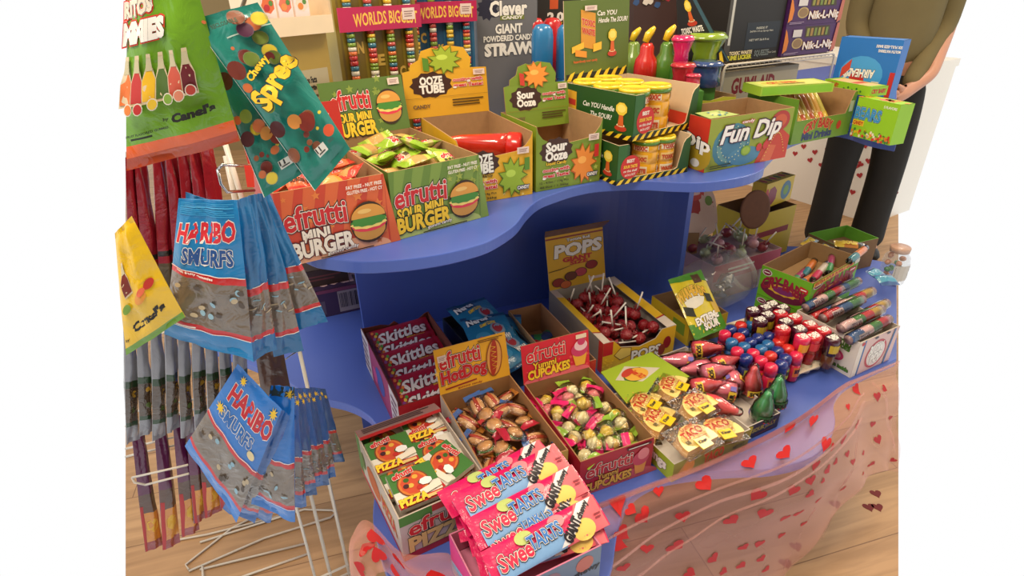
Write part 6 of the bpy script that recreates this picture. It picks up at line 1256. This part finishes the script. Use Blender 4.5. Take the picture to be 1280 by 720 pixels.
# dark spray candy boxes behind the drum boxes
k2_ = stand('candy_box', 'dark box with a white 2.0 printed on it, standing behind the blue topped cans', 672, 745, 20, 1.86, 1.92, -60, .08, (46, 44, 40)); A = k2_.art('front'); hh = k2_.h
def fy2(py): return (ztop(Vector((k2_.X, k2_.Y, 0)), 0, py)-k2_.z)/hh
A.text('2.0', .30, fy2(22), .26, .05, WHT, bold=.05); A.rect(.2, fy2(12), .34, fy2(-6), (214, 90, 40)); A.rect(.48, fy2(28), .60, fy2(10), (226, 150, 40), -.2); hazard(A, 0, 1, fy2(42), fy2(34), 7); A.rect(.72, fy2(8), .9, fy2(0), (236, 216, 204)); k2_.done()
def mk_spray(c, lab_):
    def f():
        r = empty('candy_can', (0, 0, 0)); mb = MB(); mb.lathe([(.020, 0), (.0215, .002), (.0215, .060)], plast((44, 110, 170) if c[2] > 100 else (176, 40, 40)), 22); mb.build('can_body', r)
        mb = MB(); mb.lathe([(.0228, .058), (.0232, .098), (.021, .106), (.014, .110), (.004, .111)], plast(c), 22); mb.build('cap', r); mb = MB(); A = Art(mb, lambda u, v, l: ((.0218+l)*math.sin(u), -(.0218+l)*math.cos(u), v), 1, .0003)
        for k in range(4): A.rect(-.9+.45*k, .012, -.9+.45*(k+1), .050, (50, 60, 50)); A.k = 1
        A.k = 2; A.text('2.0', 0, .036, .8, .012, WHT, bold=.06); A.ell(.1, .020, .4, .006, (220, 200, 60)); mb.build('label', r); return r
    return Kind(f)
SPB, SPR = mk_spray((50, 130, 190), 0), mk_spray((206, 40, 44), 0)
for x_, y_, k_, Y_, lab in [(678, 38, SPB, 1.62, 'blue topped candy can, left one behind the grey straws box'), (709, 38, SPB, 1.66, 'blue topped candy can, right one beside the header card'), (690, 30, SPR, 1.76, 'red topped candy can behind and between the blue ones'), (668, 30, SPR, 1.72, 'red topped candy can, partly behind the grey straws box'), (719, 31, SPR, 1.77, 'red topped candy can, furthest right beside the header card')]:
    p = aty(x_, y_, Y_); o = k_.get(); o.name = 'candy_can'; s_ = (ztop(p, x_, y_-8)-H)/.111; place(o, (p.x, p.y, H+.0005), (0, 0, .3)); o.scale = (1.22, 1.22, s_); tag(o, lab, 'candy can', 'blue and red topped cans')
# spray bottles
def mk_qb(c, cn_):
    def f():
        r = empty('spray_candy', (0, 0, 0)); mb = MB(); mb.lathe([(.018, 0), (.0195, .003), (.0195, .085)], mat(tuple(q*.7 for q in c), rough=.2, coat=1), 22); mb.build('bottle_body', r)
        mb = MB(); mb.lathe([(.0205, .083), (.0208, .112), (.0190, .122), (.0125, .130), (.0120, .140), (.0080, .145)], plast(c), 22); mb.build('collar', r)
        mb = MB(); mb.tube([(-.004, 0, .146), (.000, 0, .156), (.006, 0, .161), (.011, 0, .166)], [.006, .0068, .0055, .003], plast((236, 200, 40)), 10); mb.tube([(0, 0, .14), (0, 0, .16)], .005, plast((30, 34, 60))); mb.build('nozzle', r)
        mb = MB(); A = Art(mb, lambda u, v, l: ((.0198+l)*math.sin(u), -(.0198+l)*math.cos(u), v), 1, .0003)
        for k in range(4): A.rect(-1+.5*k, .01, -1+.5*(k+1), .07, (60, 50, 40)); A.k = 1
        A.k = 2; A.text('QUICK', 0, .050, 1.4, .014, WHT, [(.08, DARK)], bold=.06); A.text('BLAST', 0, .032, 1.4, .014, WHT, [(.08, DARK)], bold=.06); mb.build('label', r); return r
    return Kind(f)
for x_, yt, Y_, c, lab in [(809, 28, 1.55, (206, 44, 36), 'red spray candy bottle with yellow nozzle behind the drum box'), (834, 26, 1.55, (90, 140, 50), 'green spray candy bottle with yellow nozzle, right of the red one'), (792, 30, 1.72, (120, 150, 60), 'green spray candy bottle half hidden behind the header card')]:
    o = mk_qb(c, '').get(); o.name = 'spray_candy'; p = aty(x_, 60, Y_); s_ = (ztop(p, x_, yt)-H)/.173; place(o, (p.x, p.y, H+.0005), (0, 0, .2)); o.scale = (1.4, 1.4, s_); tag(o, lab, 'spray candy', 'spray candy bottles')
tb2 = stand('candy_box', 'brown candy box with pink and yellow print behind the spray bottles', 792, 850, 20, 1.90, 1.94, -50, .06, (74, 52, 50)); A = tb2.art('front'); hh = tb2.h
for k in range(26): A.ell(rr.random(), .72+.28*rr.random(), .07, .02, [(196, 50, 70), (226, 190, 60), (60, 90, 140), (120, 150, 60), (230, 220, 210)][k % 5], 9, 0, .1)
A.text('SOUR', .5, .80, .6, .05, (206, 60, 100), [(.08, WHT)], bold=.06); tb2.done()
# novelty cups
def cup(label, x_, yb_, yt_, Y_, r0, r1, c, alpha=1, name='novelty_cup'):
    p = aty(x_, (yb_+yt_)/2, Y_); zb_ = ztop(p, x_, yb_); h_ = ztop(p, x_, yt_)-zb_
    r = empty(name, (p.x, p.y, zb_), 0, label, 'candy cup', 'novelty candy cups'); mb = MB(); m_ = mat(c, rough=.15, coat=1, alpha=alpha)
    mb.lathe([(r0*.8, 0), (r0, h_*.06), (r0*.9, h_*.45), (r1, h_*.8), (r1*1.04, h_*.83)], m_, 22); mb.build('cup_body', r)
    mb = MB(); mb.lathe([(r1*1.10, h_*.83), (r1*1.12, h_*.88), (r1*.9, h_), (r1*.5, h_)], m_, 22); mb.build('cup_lid', r); return r
zc = H
for a in [('hot pink flared candy cup behind the beige box flap', 852, 84, 44, 1.52, .019, .025, (226, 40, 110)), ('lime green bucket shaped candy cup in a clear pack', 879, 86, 40, 1.62, .040, .052, (140, 170, 50)), ('red clear candy cup low in front of the pink one', 853, 108, 78, 1.45, .024, .027, (206, 40, 60), .8), ('dark blue clear candy bowl in front of the lime bucket', 882, 108, 76, 1.50, .038, .036, (50, 80, 140), .85), ('pink clear candy cup peeking beside the blue bowl', 866, 112, 92, 1.42, .018, .016, (226, 60, 90), .9)]: 
    o = cup(*a); o.location.z = max(H+.0006, o.location.z)
    if o.location.z > H+.005:   # stands on a low carton shared with its neighbours
        h_ = o.location.z-H-.0015; mb = MB(); mb.box((-.022, -.022, -h_), (.022, .022, -.0002), card((70, 130, 50))); mb.build('clear_stand', o)
# ================================================================== hanging goods and the rack on the left
PF = lambda *q: [aty(x, y, Y) for x, y, Y in q]
rk = empty('wire_rack', (-.42, .95, FLOOR), 0, 'white wire floor rack at the left with hanging candy bags', 'rack')
def wires(name, ways, r=.0028, m=WIRE, closed_=False):
    mb = MB(); Mi = Matrix.Translation((.42, -.95, -FLOOR))
    for wy in ways: mb.tube([Mi @ Vector(p) for p in wy], r, m, 8, closed_)
    return mb.build(name, rk)
a1, a2 = aty(348, 455, .95), aty(374, 437, .97)
wires('post', [[(a1.x, a1.y, FLOOR+.003), (a1.x, a1.y, a1.z), (a2.x, a2.y, a2.z), (a2.x, a2.y, FLOOR+.003)]], .0042)
b1 = aty(372, 640, .93); wires('post', [[(b1.x, b1.y, FLOOR+.003), (b1.x, b1.y, .05)]], .0034)
zz = [at(404, 706, FLOOR+.05)]
lad = [[(b1.x, b1.y, z), (a2.x+.004, a2.y, z)] for z in (FLOOR+.035, FLOOR+.065)]; wires('ladder_wires', lad, .003)
g1 = [at(236, 700, FLOOR+.004), at(284, 668, FLOOR+.004), at(300, 655, FLOOR+.004)]
base = [[at(236, 712, FLOOR+.004), at(232, 706, FLOOR+.004), at(290, 660, FLOOR+.004), at(330, 640, FLOOR+.004)], [at(236, 714, FLOOR+.004), at(330, 673, FLOOR+.004), at(413, 647, FLOOR+.004), at(420, 641, FLOOR+.004), at(415, 638, FLOOR+.004), at(380, 637, FLOOR+.004), at(250, 678, FLOOR+.004)], [at(250, 712, FLOOR+.004), at(384, 679, FLOOR+.004)], [at(300, 722, FLOOR+.004), at(386, 692, FLOOR+.004)], [at(253, 707, FLOOR+.02), at(254, 724, FLOOR+.02)], [at(210, 668, FLOOR+.004), at(216, 676, FLOOR+.004), at(260, 668, FLOOR+.004), at(370, 640, FLOOR+.004)]]
wires('base_wires', base, .003)
YW = .92
grid = [PF((157, 517, YW), (200, 508, YW), (262, 495, YW), (330, 480, YW)), PF((157, 533, YW), (240, 512, YW), (300, 497, YW)), PF((165, 597, .86), (235, 581, .87)), PF((182, 606, .86), (236, 592, .87)), PF((165, 597, .86), (168, 603, .86), (182, 606, .86)), PF((157, 561, YW), (240, 541, YW)), PF((157, 571, YW), (175, 566, YW), (240, 552, YW)), PF((161, 414, YW), (196, 418, YW), (262, 402, YW))]
wires('hook_wires', grid, .0022)
wires('upper_post', [[aty(244, -10, .95), aty(250, 40, .95), aty(262, 170, .97)], [aty(282, 195, .97), aty(300, 280, .96), (a1.x, a1.y, a1.z)], [aty(280, 175, .97), aty(312, 280, .96), (a2.x, a2.y, a2.z)]], .0046)
wires('hook', [PF((306, 0, .70), (302, 12, .66), (306, 24, .63)), PF((272, 212, .80), (278, 206, .80), (318, 208, .86)), PF((272, 212, .80), (276, 230, .80), (284, 240, .80), (318, 238, .86))], .0022, CHROME)
mb = MB(); q = [aty(305, 207, .80), aty(316, 207, .80), aty(318, 234, .80), aty(309, 234, .80)]; Mi = Matrix.Translation((.42, -.95, -FLOOR)); q = [Mi @ p for p in q]; mb.add(q+[p+Vector((0, .001, 0)) for p in q], [(0, 1, 2, 3), (7, 6, 5, 4), (0, 4, 5, 1), (1, 5, 6, 2), (2, 6, 7, 3), (3, 7, 4, 0)], plast((236, 60, 50))); mb.build('price_tag', rk)
def bag(label, c, T, zones, name='candy_bag', art=None, group=None, seed=1, crease=.003, nx=12, ny=20, crimp=.04, wav=.002, sub=.05, cat='candy bag'):
    o = pillow_mb(c, T, zones, nx, ny, crease=crease, seed=seed, crimp=crimp, art=art, wav=wav, sub=sub).build(name); return tag(o, label, cat, group)
# green bottle gummies bag
BG, BO = foil((112, 166, 38)), foil((240, 100, 26))
def bottle_art(A, x, y, s, c, rot=-.05):
    pts = [(-.05, -.18), (.05, -.18), (.052, -.02), (.022, .08), (.018, .16), (-.018, .16), (-.022, .08), (-.052, -.02)]
    f = lambda k, P: [(x+(px_*k*s*math.cos(rot)-py_*k*s*math.sin(rot))*.95/A.asp, y+py_*s*k*math.cos(rot)+px_*s*math.sin(rot)) for px_, py_ in P]
    A.poly(f(1.12, pts), (226, 206, 170)); A.poly(f(1, [(p[0], min(p[1], .05)) for p in pts if p[1] < .09]), c); A.poly(f(1, [(.03, .05), (.020, .15), (-.020, .15), (-.03, .05)]), (206, 196, 160))
def ga(A):
    A.text('RITOS', .19, .775, .42, .06, (240, 230, 210), [(.16, (230, 60, 40)), (.10, WHT), (.05, (60, 30, 20))], bold=.05, slope=.05); A.text('MMIES', .26, .672, .56, .085, WHT, [(.13, (226, 60, 40)), (.08, (60, 40, 30))], bold=.07, slope=.03, slant=.1)
    for i, c in enumerate([(236, 120, 50), (196, 50, 44), (240, 190, 40), (80, 110, 40), (206, 90, 70), (110, 24, 36)]): bottle_art(A, .02+.145*i, .455, .62, c)
    for x_, y_, c in [(.04, .32, (236, 130, 40)), (.16, .315, (200, 40, 36)), (.32, .325, (240, 200, 50)), (.48, .335, (130, 170, 50)), (.60, .34, (226, 140, 110)), (.72, .355, (196, 60, 40))]: A.ell(x_+.03, y_, .055, .032, (240, 230, 210), 12); A.ell(x_+.03, y_, .045, .026, c, 12)
    A.text("Canel's", .72, .235, .38, .044, (24, 24, 20), bold=.06, slope=.02); A.text('by', .47, .235, .05, .02, (24, 24, 20), bold=.03); A.text('FRUIT FLAVORED GUMMIES', .27, .19, .44, .012, (30, 40, 20), bold=.03, slope=.02); A.lines(.1, .155, .34, .18, 1, (30, 40, 20))
bag('large green bag of bottle shaped gummies with orange lower edge, top left', PF((158, -60, .62), (232, -62, .62), (300, 176, .64), (158, 214, .63)), .010, [(.065, foil((190, 66, 20))), (.13, BO), (1, BG)], art=ga, seed=3)
def ya(A):
    A.text("Canel's", .52, .20, .62, .075, (24, 24, 20), bold=.06, slope=.05); A.text('by', .08, .12, .08, .03, (24, 24, 20)); bottle_art(A, .25, .62, .75, (130, 50, 40), .15); A.ell(.55, .40, .13, .05, (226, 150, 60)); A.ell(.76, .46, .10, .04, (196, 50, 40)); A.ell(.6, .44, .08, .03, (226, 110, 80)); A.ell(.2, .38, .10, .04, (120, 160, 50))
bag('yellow bag of bottle shaped gummies with green lower edge at the left edge', PF((143, 292, .60), (164, 270, .60), (231, 397, .61), (157, 445, .60)), .006, [(.06, foil((110, 160, 40))), (1, foil((240, 196, 30)))], art=ya, seed=5)
# teal bags
TE, TD = foil((34, 134, 122)), foil((60, 140, 124))
def ta_(front):
    def f(A):
        A.rect(0, 0, .014, 1, (236, 236, 226)); A.rect(.3, .865, 1, .872, (190, 214, 200))
        R2 = random.Random(6 if front else 7); cs = [(120, 44, 34), (206, 110, 60), (110, 130, 50), (90, 40, 70), (230, 206, 60), (140, 80, 50)]
        for i in range(34):
            x, y, r_ = R2.uniform(.06, .94), R2.uniform(.08, .97), R2.choice((.018, .03, .045, .07)); 
            if .40 < y < .66 and x > .25: continue
            c = cs[R2.randrange(6)]; A.ell(x, y, r_*1.1/A.asp*.55, r_*.58, tuple(int(q*.6+60) for q in c), 14); A.ell(x, y, r_/A.asp*.55, r_*.52, c, 14)
        for x, y, r_, c in [(.66, .30, .11, (124, 40, 30)), (.50, .34, .08, (196, 130, 60)), (.9, .18, .07, (226, 90, 50)), (.2, .7, .10, (110, 40, 26)), (.18, .36, .09, (70, 24, 30)), (.30, .48, .08, (120, 140, 50))]: A.ell(x, y, r_/A.asp*.5, r_*.5, c, 18)
        if front:
            A.text('Chewy', .50, .665, .46, .05, YEL, [(.08, (50, 40, 50))], bold=.04, rot=.45); A.text('Spree', .62, .565, .92, .15, YEL, [(.07, (50, 44, 60)), ], bold=.045, rot=.50)
            A.text('RECLOSABLE', .45, .93, .4, .02, (60, 90, 70), bold=.04)
        A.rect(.50, .10, .70, .155, (226, 226, 220)); A.text('110', .60, .137, .17, .028, (24, 24, 24), bold=.03); A.lines(.53, .105, .67, .12, 1, (40, 40, 40)); A.rect(.78, .12, .9, .14, (60, 110, 100))
    return f
bag('teal bag of chewy candies with coloured dots, the left one behind', PF((246, 38, .67), (318, 14, .68), (396, 206, .68), (330, 247, .66)), .009, [(1, TE)], art=ta_(False), seed=9, group='teal candy bags')
bag('teal bag of chewy candies with yellow lettering, the right one in front', PF((238, 25, .63), (322, 3, .64), (438, 186, .64), (394, 238, .62)), .011, [(1, TE)], art=ta_(True), seed=8, group='teal candy bags')
# blue gummy bags (upper group)
UB, UW, UR = foil((16, 130, 196)), mat((122, 110, 98), rough=.15, coat=1, bump=.8, noise=.35, scale=45), foil((206, 40, 44))
UB2, UB3 = foil((22, 112, 172)), foil((26, 104, 160))
def za(b=UB, lo=.17, hi=.50): return [(lo-.035, b), (lo, UR), (hi, UW), (hi+.045, UR), (1, b)]
WGUM = [(150, 190, 210), (196, 180, 150), (90, 80, 74)]
def gummies_art(A, lo, hi, n=10, seed=1, x0=.06, x1=.94):
    R2 = random.Random(seed)
    for i in range(n): A.ell(R2.uniform(x0, x1), R2.uniform(lo+.03, hi-.03), .035, .02, WGUM[i % 3], 9, R2.uniform(0, 3)); A.k -= (i % 3 > 0)
def ha(A):
    A.text('HARIBO', .50, .805, .86, .115, (214, 36, 50), [(.075, WHT)], bold=.04, slope=.06, slant=.12); A.text('SMURFS', .52, .655, .68, .10, (30, 80, 150), [(.07, WHT)], bold=.035, slope=.03, slant=.1); A.lines(.05, .905, .95, .985, 7, (60, 160, 210)); A.text('with fruity gummies', .35, .528, .5, .02, WHT, bold=.03, slope=-.02); A.rect(0, .135, 1, .140, WHT); A.rect(0, .545, 1, .55, WHT); gummies_art(A, .17, .50, 14, 2)
    A.lines(.1, .145, .4, .165, 1, WHT)
bag('large bright blue gummy bag with red and white lettering hanging in front', PF((224, 248, .64), (297, 250, .64), (317, 452, .64), (206, 417, .63)), .010, za(UB), art=ha, seed=12, crease=.004)
ub = [(PF((296, 250, .66), (318, 243, .68), (346, 436, .68), (316, 452, .66)), 'second'), (PF((314, 244, .69), (331, 241, .71), (379, 438, .70), (342, 446, .69)), 'third'), (PF((322, 243, .72), (338, 243, .74), (408, 402, .73), (370, 412, .72)), 'fourth')]
for i, (c, o_) in enumerate(ub): bag('dark blue gummy bag seen edge-on, %s from left in the upper blue group' % o_, c, .008, za((UB2, UB3, UB2)[i], .17, .44), art=lambda A: (A.rect(0, .135, 1, .14, WHT), A.rect(0, .485, 1, .49, WHT), gummies_art(A, .17, .44, 8, 3)), seed=20+i, group='upper blue gummy bags')
# lower group
LB = [foil((34, 122, 212)), foil((32, 98, 176)), foil((36, 88, 152))]
def lz(b, lo=.14, hi=.44): return [(lo-.035, b), (lo, UR), (hi, UW), (hi+.04, UR), (1, b)]
def la_front(A):
    A.text('HARIBO', .56, .80, .84, .14, (206, 36, 50), [(.075, WHT)], bold=.045, slope=.0); A.text('SMURFS', .46, .62, .62, .10, (40, 110, 190), [(.07, WHT)], bold=.035); A.star(.12, .62, .05, YEL, 9); A.star(.22, .94, .04, YEL, 9); A.star(.9, .93, .05, YEL, 9); A.ell(.82, .55, .07, .03, (236, 220, 170)); A.rect(0, .48, 1, .486, WHT); gummies_art(A, .14, .44, 12, 5)
bag('blue gummy bag with large red lettering turned sideways, front left of the lower group', PF((297, 455, .66), (352, 512, .66), (296, 652, .67), (232, 556, .66)), .009, lz(LB[0]), art=la_front, seed=31, group='lower blue gummy bags')
lg = [(PF((346, 505, .68), (362, 520, .68), (318, 655, .69), (278, 636, .68)), 'second'), (PF((352, 498, .70), (370, 520, .70), (338, 654, .71), (302, 640, .70)), 'third')]
for i, (c, o_) in enumerate(lg): bag('blue gummy bag in the lower fan, %s from left, folded edge out' % o_, c, .008, lz(LB[1]), seed=40+i, art=lambda A: (A.rect(0, .48, 1, .486, WHT), gummies_art(A, .14, .44, 6, 4)), group='lower blue gummy bags')
def lb2(A):
    A.rect(0, .93, 1, 1, (50, 60, 50)); A.star(.8, .95, .04, YEL, 9); A.text('HA', .2, .80, .35, .09, (206, 36, 50), [(.1, WHT)], bold=.08, rot=-1.0); A.ell(.25, .52, .14, .04, (120, 90, 60)); A.rect(0, .48, 1, .486, WHT); A.rect(0, .104, 1, .108, WHT); gummies_art(A, .14, .44, 10, 7)
bag('blue gummy bag facing forward in the middle of the lower fan', PF((338, 482, .69), (368, 484, .69), (369, 652, .69), (314, 630, .68)), .009, lz(LB[0]), art=lb2, seed=50, group='lower blue gummy bags')
tp_ = [(368, 486), (374, 486), (381, 486), (388, 486), (396, 485), (402, 486)]; bt_ = [(382, 632), (396, 618), (404, 606), (412, 606), (420, 596), (431, 576)]
for i in range(6):
    t0, b0 = tp_[i], bt_[i]; Yd = .71+.02*i
    bag('dark blue gummy bag seen edge-on, %s from right in the lower fan' % ORD[5-i], PF((t0[0]-9, t0[1]-1, Yd), (t0[0]+4, t0[1], Yd+.02), (b0[0], b0[1], Yd+.02), (b0[0]-22, b0[1]+4, Yd)), .006, lz(LB[1+i % 2], .16, .42), seed=60+i, nx=8, art=lambda A: (A.star(.5, .94, .03, YEL, 9), A.star(.8, .90, .03, YEL, 8), A.rect(0, .46, 1, .466, WHT), gummies_art(A, .16, .42, 5, 8)), group='lower blue gummy bags')
# red, grey and purple bags seen edge-on
rs = [((157, 205), (172, 345)), ((168, 200), (192, 350)), ((190, 195), (212, 345)), ((206, 195), (232, 345)), ((222, 192), (246, 335)), ((236, 188), (262, 320)), ((250, 185), (280, 300))]
DK = foil((36, 40, 34)); RB = foil((150, 26, 40)); GY = foil((96, 84, 60))
for i, (t0, b0) in enumerate(rs):
    Yd = .80+.012*i; f_ = .78
    bag('dark red candy bag seen edge-on, %s from left behind the large blue bag' % ORD[i], PF((t0[0], t0[1]-8, Yd), (t0[0]+14, t0[1]-12, Yd+.03), (b0[0]+16, b0[1]+60, Yd+.03), (b0[0]-8, b0[1]+66, Yd)), .007, [(.16, foil((140, 24, 40))), (.21, DK), (.40, GY), (.44, RB), (.47, DK), (1, RB)], seed=70+i, nx=8, group='dark red hanging bags')
gs = [(157, 180), (166, 178), (181, 180), (197, 182), (211, 180), (227, 176), (246, 178), (264, 176), (282, 172)]
GW_, GR_, BR_ = foil((150, 152, 160)), foil((40, 70, 40)), mat((84, 66, 50), rough=.2, coat=1, bump=.8, noise=.5, scale=50)
for i in range(9):
    x = 152+17*i; Yd = .84+.006*i; 
    bag('grey topped brown candy bag seen edge-on, %s from left in the row' % ORD[i], PF((x+2, 408-i*1.5, Yd), (x+15, 404-i*1.5, Yd+.03), (x+22, 548-i*2-(8 if i % 2 else 0), Yd+.03), (x+6, 556-i*2-(8 if i % 2 else 0), Yd)), .008, [(.16, GW_), (.20, GR_), (.50, BR_), (.56, GR_), (1, GW_)], seed=80+i, nx=8, art=lambda A: (A.ell(.5, .44, .2, .03, (196, 150, 40), 9), A.ell(.4, .3, .16, .025, (90, 110, 50), 9)), group='grey and brown hanging bags')
PU, PO_, PD_ = foil((96, 26, 74)), foil((214, 140, 44)), foil((90, 60, 44))
for i, (x0, y0, x1, y1) in enumerate([(170, 560, 204, 690), (198, 545, 226, 688), (222, 545, 250, 672), (238, 548, 264, 654), (252, 548, 278, 648), (268, 550, 298, 636)]):
    Yd = .88+.01*i
    bag('purple and orange candy bag seen edge-on, %s from left in the bottom row' % ORD[i], PF((x0-6, y0-20, Yd), (x0+8, y0-30, Yd+.03), (x1, y1-10, Yd+.03), (x1-22, y1, Yd)), .008, [(.08, foil((150, 40, 40))), (.34, PO_), (.5, PD_), (1, PU)], seed=90+i, nx=8, art=lambda A: (A.ell(.5, .22, .3, .06, (226, 180, 60), 12, 0, .05), A.rect(.0, .0, .12, .4, (176, 40, 40))), group='purple and orange hanging bags')
bag('brown foil candy bag hanging behind the two blue groups', PF((318, 436, .86), (352, 428, .88), (366, 500, .88), (330, 510, .86)), .006, [(1, foil((84, 60, 50)))], seed=99)
bag('dark blue gummy bag corner behind the large bright blue bag', PF((232, 240, .74), (262, 250, .74), (270, 330, .74), (236, 330, .74)), .005, [(1, UB2)], seed=98)

bpy.data.objects.remove(_to, do_unlink=True)
